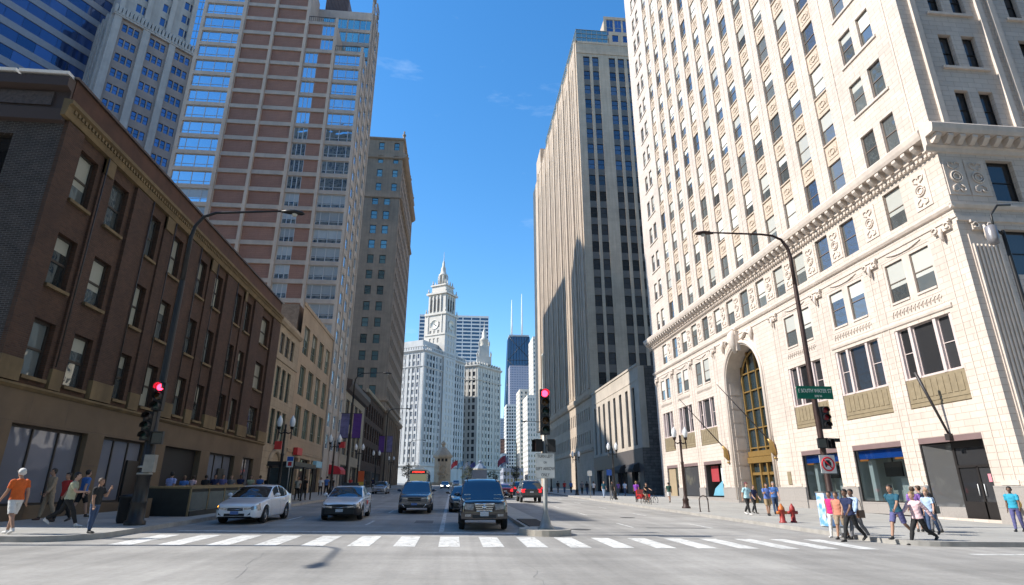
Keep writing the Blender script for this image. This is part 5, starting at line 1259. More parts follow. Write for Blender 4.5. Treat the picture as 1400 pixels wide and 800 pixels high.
# twin globe lamp posts
M_globe = mat('lamp_globe', (.72,.74,.75), .2, var=.05)
def globe_lamp(x, y, label, m=M_black):
    p = thing('street_lamp', label, 'street lamp', (x, y, gp(x,y)), 0, 'twin globe lamps along the avenue')
    b = MB(); b.lathe([(.3,0),(.3,.1),(.22,.15),(.2,.5),(.24,.55),(.15,.7),(.11,.9),(.095,3),(.12,3.05),(.12,3.12),(.085,3.2),(.07,4.6),(.1,4.65),(.06,4.75),(.07,5.0),(0,5.1)], 12); part('post', b, m, p)
    b = MB()
    for s in (-1,1):
        b.tube([(0,0,4.55),(s*.22,0,4.45),(s*.4,0,4.52),(s*.42,0,4.75)], .045, 8); b.tube([(s*.42,0,4.5),(s*.42,0,4.15),(s*.42,0,4.05)], [.05,.04,.01], 6)
    part('cross_arm', b, m, p)
    for s in (-1,1):
        b = MB(); b.lathe([(0,4.72),(.1,4.72),(.12,4.85),(.14,4.9)], 12, (s*.42,0,0)); f_ = part('lamp_fitter', b, m, p)
        b = MB(); b.lathe([(.11,4.9),(.17,5.05),(.19,5.22),(.15,5.42),(.08,5.52),(.05,5.6),(0,5.66)], 14, (s*.42,0,0)); part('globe', b, M_globe, f_)
    return p
for y, lb in ((42.2,'opposite the red disc shop sign'),(61.1,'before the dark granite shop front'),(80,'beside the stepped tower shops'),(101,'further along the granite front')): globe_lamp(16.6, y, 'black twin globe lamp on east pavement '+lb, M_rustp if y < 50 else M_black)
for y, lb in ((41.0,'by the bus shelter'),(58.2,'before the hotel awning'),(73.5,'near the purple banner'),(90,'beside black cornice shops'),(112,'before brick shop building')): globe_lamp(-11.3, y, 'black twin globe lamp on west pavement '+lb)
# banner lamp poles
M_pur = mat('purple_banner', (.09,.03,.2), .7, var=.1); M_pur2 = mat('blue_grey_banner', (.16,.15,.3), .7, var=.4, vscale=2)
for y, lb, ms in ((65.5,'tall black lamp pole hung with purple and blue banners on west pavement', (M_pur2, M_pur)),(100,'tall black lamp pole hung with banners beyond the hotel', (M_pur, M_pur2))):
    p = thing('banner_pole', lb, 'street lamp', (-11.2, y, gp(-11.2,y))); b = MB(); b.lathe([(.28,0),(.2,.3),(.15,.9),(.11,9),(.1,10)], 12); part('pole', b, M_black, p); cobra(p, 12.6, 3.6, 12.9)
    for s, m in zip((-1,1), ms):
        b = MB(); n_ = 6
        for i in range(n_): b.quad((s*.2,.06*math.sin(i),8.4-2.6*i/n_),(s*1.1,.06*math.sin(i+1),8.4-2.6*i/n_),(s*1.1,.06*math.sin(i+2),8.4-2.6*(i+1)/n_),(s*.2,.06*math.sin(i+1),8.4-2.6*(i+1)/n_))
        part('banner', b, m, p)
    b = MB(); 
    for z in (8.42, 5.78): b.tube([(-1.15,0,z),(1.15,0,z)], .025, 6)
    part('banner_rod', b, M_black, p)
# far mast lamps and signals
for x, y, lb in ((14.9,95,'before the dark granite front'),(14.9,140,'below the stepped tower'),(-10.8,150,'below the stone tower with urns')):
    p = thing('street_lamp', 'slender dark mast lamp reaching over the avenue '+lb, 'street lamp', (x,y,gp(x,y)), 0, 'far mast lamps'); b = MB(); b.lathe([(.2,0),(.12,.8),(.09,9)], 10); part('pole', b, M_black, p); cobra(p, 10.6, -3.5 if x > 0 else 3.5, 10.9)
# hydrants
M_hyd = mat('hydrant_red', (.33,.03,.025), .5, var=.3, vscale=8); M_hyd2 = mat('hydrant_orange', (.5,.14,.02), .5, var=.3, vscale=8)
for x, y, lb, m2 in ((15.45,27.55,'red fire hydrant with orange bonnet on east pavement', M_hyd2),(16.1,27.75,'dark red slimmer fire hydrant beside the orange topped one', M_hyd)):
    p = thing('fire_hydrant', lb, 'hydrant', (x, y, gp(x,y))); k = 1.0 if m2 is M_hyd2 else .85
    b = MB(); b.lathe([(.17*k,0),(.17*k,.05),(.12*k,.08),(.12*k,.5),(.15*k,.52),(.15*k,.57)], 14); part('barrel', b, M_hyd, p)
    b = MB(); b.lathe([(.15*k,.57),(.13*k,.68),(.08*k,.75),(.05*k,.77),(.05*k,.83),(0,.84)], 14); part('bonnet', b, m2, p)
    for a in (0, 90, 180):
        c = MB(); c.lathe([(0,.24),(.07,.24),(.075,.15),(.06,.1),(.06,.0)], 10); c.xf(Matrix.Rotation(R(a),4,'Z') @ Matrix.Translation((0,0,.44)) @ Matrix.Rotation(R(90),4,'Y')); part('nozzle_cap', c, m2, p)
# bike racks
for x, y, lb in ((15.8,37.2,'dark inverted U bicycle rack on east pavement near hydrants'),):
    p = MB(); p.tube([(-.28,0,0),(-.28,0,.75),(-.2,0,.9),(0,0,.95),(.2,0,.9),(.28,0,.75),(.28,0,0)], .035, 8)
    for s in (-.28,.28): p.lathe([(.08,0),(.08,.02),(.03,.025)], 10, (s,0,0))
    tag(part('bicycle_rack', p, M_rustp, None, (x,y,gp(x,y))), lb, 'bike rack')
# sky printed box by the east pole
x, y = 16.1, 24.85; p = thing('utility_box', 'waist high street box printed with pale blue clouds beside signal pole', 'street box', (x,y,gp(x,y)))
m = bpy.data.materials.new('cloud_print'); m.use_nodes = True; t = m.node_tree; tc = t.nodes.new('ShaderNodeTexCoord'); n_ = t.nodes.new('ShaderNodeTexNoise'); n_.inputs['Scale'].default_value = 3.2; n_.inputs['Detail'].default_value = 5
cr = t.nodes.new('ShaderNodeValToRGB'); cr.color_ramp.elements[0].position = .4; cr.color_ramp.elements[0].color = (.12,.33,.68,1); cr.color_ramp.elements[1].position = .62; cr.color_ramp.elements[1].color = (.75,.8,.85,1)
lnk(t, tc.outputs['Object'], n_.inputs['Vector']); lnk(t, n_.outputs[0], cr.inputs[0]); lnk(t, cr.outputs[0], t.nodes['Principled BSDF'].inputs['Base Color']); t.nodes['Principled BSDF'].inputs['Roughness'].default_value = .4
b = MB(); b.box(-.34,.34,-.28,.28,.06,1.38); part('cabinet', b, m, p); b = MB(); b.box(-.3,.3,-.24,.24,0,.06); b.box(-.36,.36,-.3,.3,1.38,1.43); part('cap', b, M_galv, p)
# subway entrance
M_sub = mat('subway_dark_panel', (.028,.032,.03), .5, .2, var=.3, vscale=3); M_oak = mat('weathered_handrail', (.24,.18,.09), .55, var=.25, vscale=3); M_frost = mat('dusty_green_glass', (.10,.13,.12), .25, var=.25, vscale=1.5)
p = thing('subway_entrance', 'dark panelled subway stair enclosure with tan handrail on west pavement', 'stair entrance', (-11.6, 27.6, gp(-11.6,27.6)))
zf = lambda x, y: gp(x-11.6, y+27.6)-p.location.z
def encl(pts, name, m, z0, z1, th=.06):
    for (a, c) in pts:
        t_ = (Vector(c)-Vector(a)).normalized(); nn = Vector((-t_.y,t_.x))*th/2
        b = MB(); b.prism([(a[0]-nn.x,a[1]-nn.y),(c[0]-nn.x,c[1]-nn.y),(c[0]+nn.x,c[1]+nn.y),(a[0]+nn.x,a[1]+nn.y)], z0, z1, zf=zf); part(name, b, m, p, recalc=True)
encl([((-1.4,0),(.35,0))], 'end_panel', M_sub, .0, 1.12)
encl([((-1.4,.1),(-1.4,11.5))], 'side_panel', M_sub, .0, 1.1)
for i in range(6): encl([((.35,.12+i*1.95),(.35,.12+i*1.95+1.8))], 'glass_panel', M_frost, .22, .98, .03)
encl([((.35,.06),(.35,11.7))], 'plinth', M_sub, 0, .2, .14); encl([((-1.45,0),(.4,0)),((.35,.03),(.35,11.8)),((-1.4,.03),(-1.4,11.6))], 'handrail', M_oak, 1.12, 1.2, .1)
for i in range(7): encl([((.32,.0+i*1.95),(.38,.0+i*1.95))], 'post', M_oak, 0, 1.12, .1)
encl([((-1.42,0.05),(-1.34,0.05))], 'post', M_oak, 0, 1.12, .1)
b = MB(); b.box(-.2,.2,-.2,.2,0,.75); tag(part('stone_bollard', b, M_base, None, (-12.6,26.6,gp(-12.6,26.6))), 'short square stone block beside subway enclosure', 'stone block')
b = MB(); b.lathe([(.22,0),(.26,.1),(.27,.85),(.3,.87),(.3,.92),(.24,.96),(.1,1.0),(0,1.0)], 14); tag(part('litter_bin', b, M_black, None, (-11.75,23.6,gp(-11.75,23.6))), 'black round litter bin behind the stout signal pole', 'litter bin')
# bus shelter
p = thing('bus_shelter', 'dark flat roofed bus shelter with glass panels on west pavement', 'bus shelter', (-11.9, 43.4, gp(-11.9,43.4)))
b = MB(); b.box(-.9,.95,-.3,6.3,2.45,2.7); b.box(-.95,1.0,-.35,6.35,2.4,2.46); part('roof', b, M_black, p)
for xq, yq in ((-.8,0),(.8,0),(-.8,6),(.8,6),(-.8,3),(.8,3)):
    b = MB(); b.box(xq-.05,xq+.05,yq-.05,yq+.05,-.05,2.4); part('post', b, M_black, p)
G_shel = clear('shelter_glass', (.45,.55,.52), .12)
for y0, y1 in ((.1,2.9),(3.1,5.9)): b = MB(); b.box(-.81,-.79,y0,y1,.3,2.2); part('glass_panel', b, G_shel, p)
b = MB(); b.box(-.7,.7,-.06,-.0,.2,2.3); part('advert_panel', b, mat('advert_dark', (.03,.045,.05), .3, var=.4, vscale=2), p)
b = MB(); b.box(-.6,-.25,.5,5.5,.42,.48); 
for q in (.8,3,5.2): b.box(-.5,-.4,q-.03,q+.03,0,.42)
part('bench', b, M_black, p)
p = thing('bus_stop_sign', 'blue and white bus stop sign on thin post near the shelter', 'sign', (-10.9, 41.6, gp(-10.9,41.6)))
b = MB(); b.tube([(0,0,0),(0,0,3.1)], .03, 8); part('post', b, M_galv, p); b = MB(); b.box(-.22,.22,-.03,.0,2.3,3.0); part('sign_plate', b, M_sw, p)
b = MB(); b.box(-.2,.2,-.034,-.031,2.7,2.97); part('sign_band', b, plain('sign_blue', (.02,.1,.4), .4), p); b = MB(); b.box(-.12,.12,-.034,-.031,2.38,2.64); part('sign_symbol', b, M_sred, p)
for x, y, lb, m in ((15.3,58,'small blue parking sign on thin post before granite front', plain('sign_blue', (.02,.1,.4), .4)),(15.2,66,'small white notice sign on thin post beyond the granite corner', M_sw)):
    p = thing('kerb_sign', lb, 'sign', (x,y,gp(x,y))); b = MB(); b.tube([(0,0,0),(0,0,2.9)], .03, 6); part('post', b, M_galv, p); b = MB(); b.box(-.25,.25,-.03,0,2.3,2.85); part('sign_plate', b, m, p)
p = thing('wayfinding_sign', 'orange and yellow pavement notice near the hotel shops', 'sign', (-12.4, 84, gp(-12.4,84))); b = MB(); b.box(-.4,.4,-.05,.05,1.2,2.6); part('sign_plate', b, plain('sign_orange', (.5,.09,.02), .5), p); b = MB(); b.box(-.4,.4,-.05,.05,0,1.19); part('sign_base', b, plain('sign_yellow', (.45,.35,.06), .5), p)
# flags at the bridge
for i, (x, y, c) in enumerate(((1.5,195,(.5,.06,.08)),(3.4,200,(.25,.5,.75)),(5.6,205,(.55,.6,.7)),(7.8,210,(.1,.1,.3)),(13.2,150,(.45,.1,.15)),(14.6,158,(.5,.5,.6)))):
    p = thing('flag', ('red and white','pale blue','white and blue','dark blue','striped','white')[i]+' flag on pole '+('at the bridge approach' if i < 4 else 'before the far cream blocks'), 'flag', (x, y, gz(x,y)))
    b = MB(); b.tube([(0,0,0),(0,0,8)], [.07,.04], 6); part('pole', b, M_galv, p); b = MB(); n_ = 8
    for k in range(n_):
        a, c2 = k/n_, (k+1)/n_; dz = lambda q: -1.4*q*q; b.quad((-2*a,.25*math.sin(a*7),6.2+dz(a)),(-2*c2,.25*math.sin(c2*7),6.2+dz(c2)),(-2*c2,.25*math.sin(c2*7),7.8+dz(c2)),(-2*a,.25*math.sin(a*7),7.8+dz(a)))
    part('flag_cloth', b, mat('flag_cloth_%d' % i, c, .8, var=.4, vscale=1.2), p)
# trees near the bridge
M_leaf = mat('leaf', (.045,.06,.025), .6, var=.5, vscale=3); M_bark = mat('bark', (.09,.065,.05), .9, var=.3, vscale=6)
def tree(x, y, h, label, seed):
    random.seed(seed); p = thing('street_tree', label, 'tree', (x, y, gz(x,y)), 0, 'small trees by the bridge')
    b = MB(); b.tube([(0,0,0),(.05,0,h*.25),(0,.05,h*.5),(0,0,h*.75)], [.16,.12,.09,.03], 8)
    for k in range(7):
        a = k*2.4; z = h*(.32+.06*k); b.tube([(0,0,z),(.5*math.cos(a)*h*.2,.5*math.sin(a)*h*.2,z+h*.1),(math.cos(a)*h*.22,math.sin(a)*h*.22,z+h*.22)], [.06,.04,.015], 5)
    part('trunk', b, M_bark, p); b = MB()
    cl = [(random.gauss(0,.16)*h, random.gauss(0,.16)*h, h*random.uniform(.42,.92), random.uniform(.08,.15)*h) for _ in range(22)]
    for cx_, cy_, cz_, r_ in cl:
        for _ in range(45):
            v = Vector((random.gauss(0,1),random.gauss(0,1),random.gauss(0,1))).normalized()*r_*random.uniform(.5,1); s_ = .13
            n1 = Vector((random.uniform(-1,1),random.uniform(-1,1),random.uniform(-1,1))).normalized(); t1 = n1.orthogonal().normalized()*s_; t2 = n1.cross(t1).normalized()*s_*.7; c = Vector((cx_,cy_,cz_))+v
            b.quad(c-t1, c+t2, c+t1, c-t2)
    part('crown', b, M_leaf, p)
for i, (x, y, h, lb) in enumerate(((4.8,185,6,'small dark green tree between the bridge houses'),(-12.2,170,6.5,'small dark tree before the stone tower corner'),(17.5,170,6,'small dark tree on the east bridge approach'),(13.3,198,5,'low dark tree by the far signal posts'))): tree(x, y, h, lb, i+40)
# ================================================================== vehicles (local: front towards -y, x to the side)
M_tyre = mat('tyre_rubber', (.016,.016,.017), .85, var=.1); M_rim = mat('alloy_rim', (.42,.43,.45), .3, .8, var=.05); M_trim = mat('black_plastic', (.02,.02,.022), .55, var=.08)
M_chrome = mat('chrome', (.75,.76,.78), .12, 1, var=0); G_car = glass('car_glass', (.008,.012,.014), (.75,.85,.95), .10, .02, 0, 0)
M_hl = mat('headlamp_glass', (.34,.37,.40), .08, .5, var=.6, vscale=14, coat=1); M_tl = plain('tail_lamp_red', (.35,.01,.015), .2, coat=.8); E_tl = emit('tail_lamp_lit', (.8,.02,.03), .8); E_am = emit('amber_indicator', (1,.38,.03), 7); E_hl = emit('headlamp_lit', (1,.97,.9), 6)
M_plate = mat('licence_plate', (.6,.62,.66), .4, var=.25, vscale=18); M_plate_b = mat('licence_plate_blue', (.12,.22,.5), .4, var=.3, vscale=14)
def paint(name, c, rough=.25): return mat(name, c, rough, 0, var=.04, vscale=2, coat=1.0)
def curve(pts):
    ys = [p[0] for p in pts]; cols = list(zip(*pts))
    def f(y, k):
        # smooth interpolation of column k
        i = max(0, min(len(ys)-2, int(np.searchsorted(ys, y)-1))); a, c = ys[i], ys[i+1]; t = min(1, max(0, (y-a)/(c-a)))
        v = cols[k]; m0 = 0 if i == 0 else (v[i+1]-v[i-1])/(ys[i+1]-ys[i-1]); m1 = 0 if i+2 >= len(ys) else (v[i+2]-v[i])/(ys[i+2]-ys[i])
        if i == 0: m0 = (v[1]-v[0])/(c-a)
        if i+2 >= len(ys): m1 = (v[-1]-v[-2])/(c-a)
        h = c-a; return (2*t**3-3*t*t+1)*v[i]+(t**3-2*t*t+t)*h*m0+(-2*t**3+3*t*t)*v[i+1]+(t**3-t*t)*h*m1
    return f
CARS = {}
def build_car(label, cat, x, y, rz, kind, pm, opts=(), name='parked_car', group=None):
    K = {'sedan': dict(L=4.8, W=1.82, wr=.33, fw=.98, rw=3.76, sill=.24,
            low=[(0,.64,.70,.30),(.06,.70,.79,.24),(.22,.76,.90,.22),(.7,.84,.975,.2),(1.4,.94,1,.2),(2.4,.96,1,.2),(3.4,.98,1,.2),(4.1,1.06,.985,.22),(4.6,1.06,.93,.26),(4.76,1.0,.86,.3),(4.8,.92,.82,.34)],
            top=[(1.3,.955,.92),(1.75,1.18,.92),(2.25,1.40,.92),(2.8,1.465,.92),(3.3,1.45,.92),(3.75,1.34,.91),(4.35,1.075,.88)], belt=.95, ws=(1.34,2.24), rg=(3.72,4.3), side=[(1.95,2.72),(2.8,3.5),(3.56,3.85)], H=1.46, wt=.66),
         'suv': dict(L=4.78, W=1.88, wr=.385, fw=.92, rw=3.72, sill=.42,
            low=[(0,.98,.80,.42),(.05,1.02,.88,.40),(.2,1.06,.95,.38),(.8,1.12,1,.4),(1.35,1.16,1,.42),(2.4,1.14,1,.42),(3.6,1.14,1,.42),(4.5,1.14,.985,.42),(4.72,1.12,.95,.44),(4.78,1.08,.93,.46)],
            top=[(1.2,1.15,.93),(1.6,1.42,.93),(2.0,1.74,.93),(2.35,1.84,.93),(3.2,1.86,.93),(4.2,1.83,.92),(4.52,1.7,.91),(4.74,1.15,.9)], belt=1.14, ws=(1.24,1.98), rg=(4.50,4.72), side=[(1.85,2.6),(2.68,3.5),(3.58,4.35)], H=1.86, wt=.72),
         'cross': dict(L=4.89, W=1.83, wr=.36, fw=.95, rw=3.84, sill=.32,
            low=[(0,.86,.76,.34),(.06,.92,.85,.32),(.22,.97,.94,.3),(.8,1.04,1,.32),(1.35,1.1,1,.34),(2.4,1.08,1,.34),(3.6,1.1,1,.34),(4.6,1.12,.98,.36),(4.84,1.08,.93,.4),(4.89,1.0,.9,.42)],
            top=[(1.2,1.09,.92),(1.65,1.36,.92),(2.1,1.62,.92),(2.5,1.69,.92),(3.3,1.7,.92),(4.2,1.66,.91),(4.6,1.5,.9),(4.84,1.12,.88)], belt=1.08, ws=(1.24,2.08), rg=(4.55,4.8), side=[(1.92,2.7),(2.78,3.6),(3.68,4.4)], H=1.7, wt=.7)}[kind]
    L_, W2 = K['L'], K['W']/2; lo, tp = curve(K['low']), curve(K['top']); y0 = -L_/2
    root = thing(name, label, cat, (x, y, gz(x, y)+.005), rz, group)
    root.rotation_euler = (math.atan(.015)*math.cos(rz), 0, rz)
    key = (kind, pm.name, tuple(opts))
    fr = [0,.07,.2,.36,.52,.68,.82,.93]; ra = K['wr']+.055
    def sec(yy):
        zt, w, zb = lo(yy,1), lo(yy,2)*W2, lo(yy,3); r = [(0,zb),(w*.5,zb),(w*.9,zb)]
        for f in fr: r.append((w*(.945+.055*math.sin(math.pi*min(1,f*1.05)**.7)), zb+.02+(zt-.03-zb)*f))
        r += [(w*.93,zt-.005),(w*.84,zt+.008),(w*.6,zt+.02),(w*.3,zt+.03),(0,zt+.034)]
        out_ = []
        for i, (a, z) in enumerate(r):
            for yc in (K['fw'], K['rw']):
                d = abs(yy-yc)
                if d < ra and i < 3+len(fr):
                    z = max(z, K['wr']+math.sqrt(ra*ra-d*d)) if i > 0 else z
            out_.append((a, z))
        return out_
    ys = sorted(set(np.round(np.concatenate([np.linspace(0,.3,13), np.linspace(.3,L_-.3,96), np.linspace(L_-.3,L_,13)]),4)))
    secs = [sec(q) for q in ys]; nr = len(secs[0])
    body, bump, lights, bra = MB(), MB(), {}, MB()
    def fullring(s): return [(-a,z) for a, z in s[::-1]][:-1]+[(a,z) for a, z in s]
    V = [[(a, y0+q, z) for a, z in fullring(s)] for q, s in zip(ys, secs)]; n2 = len(V[0]); half = nr-1
    def face_to(mb, i, j, off=0, mi=0):
        p = [V[i][j], V[i+1][j], V[i+1][j+1], V[i][j+1]]
        if off:
            a, c, d = Vector(p[0]), Vector(p[1]), Vector(p[3]); nn = (c-a).cross(d-a)
            if nn.length > 1e-9:
                nn.normalize(); ctr = Vector((0,0,.6)); 
                if nn.dot(a-Vector((0,a.y,.6))) < 0 and nn.y*(a.y) < 0: nn = -nn
                if nn.dot(Vector((a.x,a.y*.3,a.z-.6))) < 0: nn = -nn
                p = [tuple(Vector(q)+nn*off) for q in p]
        mb.quad(*p, mi, True)
    grid = MB(); grid.v = [v for r in V for v in r]
    for i in range(len(ys)-1):
        for j in range(n2-1):
            row = abs(j+.5-half)      # 0 = belly
            mi = 1 if row < 2.6 else (0)
            ym, zm, xm = (ys[i]+ys[i+1])/2, (V[i][j][2]+V[i][j+1][2])/2, abs(V[i][j][0]+V[i][j+1][0])/2
            if 'bra' in opts and ym < .55 and zm < .68 and row > 2: mi = 1
            if kind != 'sedan' and zm < K['sill']+.1 and row > 2: mi = 1
            grid.f.append((i*n2+j, (i+1)*n2+j, (i+1)*n2+j+1, i*n2+j+1)); grid.m.append(mi); grid.sm.append(True)
    for i in (0, len(ys)-1):
        f_ = tuple(i*n2+j for j in range(n2)); grid.f.append(f_ if i else f_[::-1]); grid.m.append(1 if ('bra' in opts and i == 0) else 0); grid.sm.append(False)
    part('body', grid, [pm, M_trim], root, recalc=True)
    # greenhouse
    G = []; gy_ = np.round(np.linspace(K['top'][0][0], K['top'][-1][0], 70), 4)
    wtr, bel, Hh = K['wt'], K['belt'], K['H']
    def gsec(yy):
        zr, wb = max(tp(yy,1), bel+.002), tp(yy,2)*W2; k = min(1, max(0, (zr-bel)/(Hh-bel))); wt = wb+(wtr*W2*1.12-wb)*k; s = []
        for f in (0,.06,.2,.4,.6,.78,.9): s.append((wb+(wt-wb)*f**1.15, bel+(zr-.05*k-bel)*f))
        s += [(wt*.985, zr-.04*k),(wt*.93, zr-.015*k),(wt*.8, zr+.0),(wt*.5,zr+.018*k),(wt*.2,zr+.024*k),(0,zr+.025*k)]; return s
    GS = [gsec(q) for q in gy_]; VG = [[(-a, y0+q, z) for a, z in s]+[(a, y0+q, z) for a, z in s[::-1]][1:] for q, s in zip(gy_, GS)]; ng = len(VG[0]); hg = (ng-1)//2
    gh = {'cabin': MB(), 'windshield': MB(), 'rear_window': MB()}; sides = {}
    for i in range(len(gy_)-1):
        ym = (gy_[i]+gy_[i+1])/2
        for j in range(ng-1):
            row = hg-abs(j+.5-hg); sd = -1 if j+.5 < hg else 1; cls = 'cabin'
            if row > 8 and K['ws'][0] < ym < K['ws'][1]: cls = 'windshield'
            elif row > 8 and K['rg'][0] < ym < K['rg'][1]: cls = 'rear_window'
            elif 1 < row < 6.9:
                for q, (a, c) in enumerate(K['side']):
                    if a < ym < c and tp(ym,1)-bel > .12: cls = ('side_window', q, sd)
            mb = gh.get(cls) or sides.setdefault(cls, MB()) if not isinstance(cls, str) else gh[cls]
            mb.quad(VG[i][j], VG[i+1][j], VG[i+1][j+1], VG[i][j+1], 0, True)
    part('cabin', gh['cabin'], pm, root, recalc=True)
    part('windshield', gh['windshield'], G_car, root, recalc=True); part('rear_window', gh['rear_window'], G_car, root, recalc=True)
    for k_, mb in sides.items(): part('side_window', mb, G_car, root, recalc=True)
    # wheels
    for yc in (K['fw'], K['rw']):
        for s in (-1, 1):
            r_ = K['wr']; w = MB(); w.lathe([(r_*.62,-.11),(r_*.93,-.11),(r_,-.07),(r_,.07),(r_*.93,.11),(r_*.62,.11)], 24)
            M_ = Matrix.Translation((s*(W2-.115), y0+yc, r_)) @ Matrix.Rotation(R(90)*s, 4, 'Y'); w.xf(M_); wh = part('wheel', w, M_tyre, root)
            rm = MB(); rm.lathe([(r_*.64,.07),(r_*.6,.1),(r_*.56,.05)], 24)
            for a in range(7):
                q = MB(); q.box(.03, r_*.62, -.035, .035, .05, .085); q.xf(Matrix.Rotation(a*2*math.pi/7,4,'Z')); rm.add(q)
            rm.lathe([(0,.1),(.05,.1),(.07,.07),(.07,.03)], 12); rm.lathe([(r_*.62,.02),(0,.02)], 20, mi=1); rm.xf(M_); part('rim', rm, [M_rim, M_trim], wh)
    # lamp patches
    def patch(nm, cond, m, off=.01):
        for s in (-1, 1):
            mb = MB()
            for i in range(len(ys)-1):
                for j in range(n2-1):
                    xm = (V[i][j][0]+V[i][j+1][0]+V[i+1][j][0])/3; zm = (V[i][j][2]+V[i][j+1][2])/2; ym = (ys[i]+ys[i+1])/2
                    if xm*s > 0 and cond(abs(xm)/W2, ym, zm): face_to(mb, i, j, off)
            if mb.f: part(nm, mb, m, root)
    zt0 = K['low'][0][1]
    patch('headlight', (lambda a, q, z: .50 < a and q < .42 and zt0-.10 < z < zt0+.16 and z < lo(q,1)-.03), E_hl if 'lights' in opts else M_hl)
    zr0 = K['low'][-1][1]
    patch('tail_light', (lambda a, q, z: .62 < a and q > L_-.32 and zr0-.22 < z < zr0+.06), E_tl if 'brake' in opts else M_tl)
    yf, yr = y0-.004, y0+L_+.004
    def bx(nm, m, x0, x1, ya, yb_, z0, z1): b = MB(); b.box(x0,x1,ya,yb_,z0,z1); return part(nm, b, m, root)
    # front face: lamp units, grille, bumper, plate
    wf = K['low'][0][2]*W2
    for s in (-1, 1):
        b = MB(); xi, xo = s*wf*.52, s*wf*.99; q = [(xi,yf-.012,zt0-.10),(xo,yf+.0,zt0-.06),(xo,yf+.0,zt0-.005),(xi*1.02,yf-.012,zt0-.02)]
        if kind == 'suv': q = [(xi*1.1,yf-.012,zt0-.24),(xo,yf,zt0-.2),(xo,yf,zt0-.01),(xi*.98,yf-.012,zt0-.02)]
        b.poly(q if s > 0 else q[::-1]); part('headlight', b, (E_hl if 'lights' in opts else M_hl), root)
    gw = wf*.5
    if kind == 'suv':
        g_ = bx('grille', M_trim, -gw, gw, yf-.02, yf, zt0-.27, zt0-.03)
        for q in range(4): b = MB(); b.box(-gw*(.98-.06*q), gw*(.98-.06*q), yf-.04, yf-.02, zt0-.25+.062*(3-q), zt0-.25+.062*(3-q)+.022); part('grille_bar', b, M_chrome, g_)
        b = MB(); b.tube([(-gw,yf-.03,zt0-.02),(gw,yf-.03,zt0-.02)], .022, 8); b.tube([(-gw*.8,yf-.03,zt0-.28),(gw*.8,yf-.03,zt0-.28)], .015, 8); part('grille_surround', b, M_chrome, g_)
        b = MB(); b.lathe([(0,.02),(.07,.015),(.075,0)], 16); b.xf(Matrix.Translation((0,yf-.03,zt0-.14)) @ Matrix.Rotation(R(90),4,'X')); part('emblem', b, M_chrome, g_)
        bx('bumper', pm, -W2*.93, W2*.93, yf-.09, y0+.1, .44, .66); bx('bumper_intake', M_trim, -wf*.6, wf*.6, yf-.095, yf-.088, .46, .58)
        for s in (-1,1): b = MB(); b.box(s*wf*.82-.11, s*wf*.82+.11, yf-.1, yf-.085, .52, .6); part('fog_lamp', b, M_hl, root)
        bx('licence_plate', M_plate, -.16, .16, yf-.11, yf-.1, .53, .69)
        for s in (-1,1): b = MB(); b.tube([(s*W2*.66,y0+2.1,1.86),(s*W2*.66,y0+2.3,1.92),(s*W2*.66,y0+4.0,1.91),(s*W2*.66,y0+4.2,1.85)], .02, 6); part('roof_rail', b, M_trim, root)
        b = MB(); b.box(-.03,.03,y0+1.95,y0+1.99,1.55,1.66); part('rear_view_mirror', b, M_whitep, root)
        b = MB(); b.box(.45,.75,y0+1.35,y0+1.36,1.24,1.27); b.box(-.75,-.5,y0+1.35,y0+1.36,1.24,1.28); part('dashboard_papers', b, M_whitep, root)
    elif kind == 'cross':
        g_ = bx('grille', M_trim, -gw*1.02, gw*1.02, yf-.02, yf, zt0-.2, zt0-.03)
        b = MB(); b.box(-gw*1.02,gw*1.02,yf-.032,yf-.02,zt0-.125,zt0-.105); b.box(-.012,.012,yf-.032,yf-.02,zt0-.2,zt0-.03); part('grille_bar', b, pm, g_)
        bx('bumper', pm, -W2*.9, W2*.9, yf-.06, y0+.08, .48, .60); bx('bumper_intake', M_trim, -wf*.95, wf*.95, yf-.05, yf, .32, .478)
        for s in (-1,1): b = MB(); b.tube([(s*.5,yf-.07,.34),(s*.62,yf-.07,.47),(s*.66,yf-.05,.5)], .028, 6); part('skid_bar', b, M_chrome, root)
        bx('licence_plate', M_plate_b, -.16, .16, yf-.075, yf-.065, .46, .57)
        for s in (-1,1): b = MB(); b.tube([(s*W2*.66,y0+2.2,1.7),(s*W2*.66,y0+2.4,1.75),(s*W2*.66,y0+4.0,1.74),(s*W2*.66,y0+4.2,1.68)], .02, 6); part('roof_rail', b, M_trim, root)
    else:
        g_ = bx('grille', M_trim, -gw*.95, gw*.95, yf-.012, yf, zt0-.13, zt0-.02)
        b = MB(); b.tube([(-gw,yf-.02,zt0-.05),(0,yf-.035,zt0-.09),(gw,yf-.02,zt0-.05)], .012, 6); b.lathe([(0,.01),(.06,.01),(.065,0)], 14); part('grille_bar', b, M_chrome, g_)
        bx('bumper', M_trim if 'bra' in opts else pm, -wf*1.0, wf*1.0, yf-.05, y0+.03, .30, .46); bx('bumper_intake', M_trim, -wf*.62, wf*.62, yf-.056, yf-.05, .31, .41)
        for s in (-1,1):
            b = MB(); q = [(s*wf*.78,yf-.056,.33),(s*wf*.97,yf-.056,.36),(s*wf*.97,yf-.056,.45)]; b.poly(q if s > 0 else q[::-1]); part('fog_lamp_recess', b, M_trim, root)
        bx('licence_plate', M_plate if 'bra' in opts else M_plate_b, -.16, .16, yf-.07, yf-.06, .38, .5)
    # rear
    bx('rear_plate', M_plate, -.16, .16, yr+.0, yr+.012, zr0-.25, zr0-.12); bx('rear_bumper', M_trim if kind != 'sedan' else pm, -W2*.82, W2*.82, y0+L_-.06, yr+.05, .42, .6)
    wrr = K['low'][-1][2]*W2
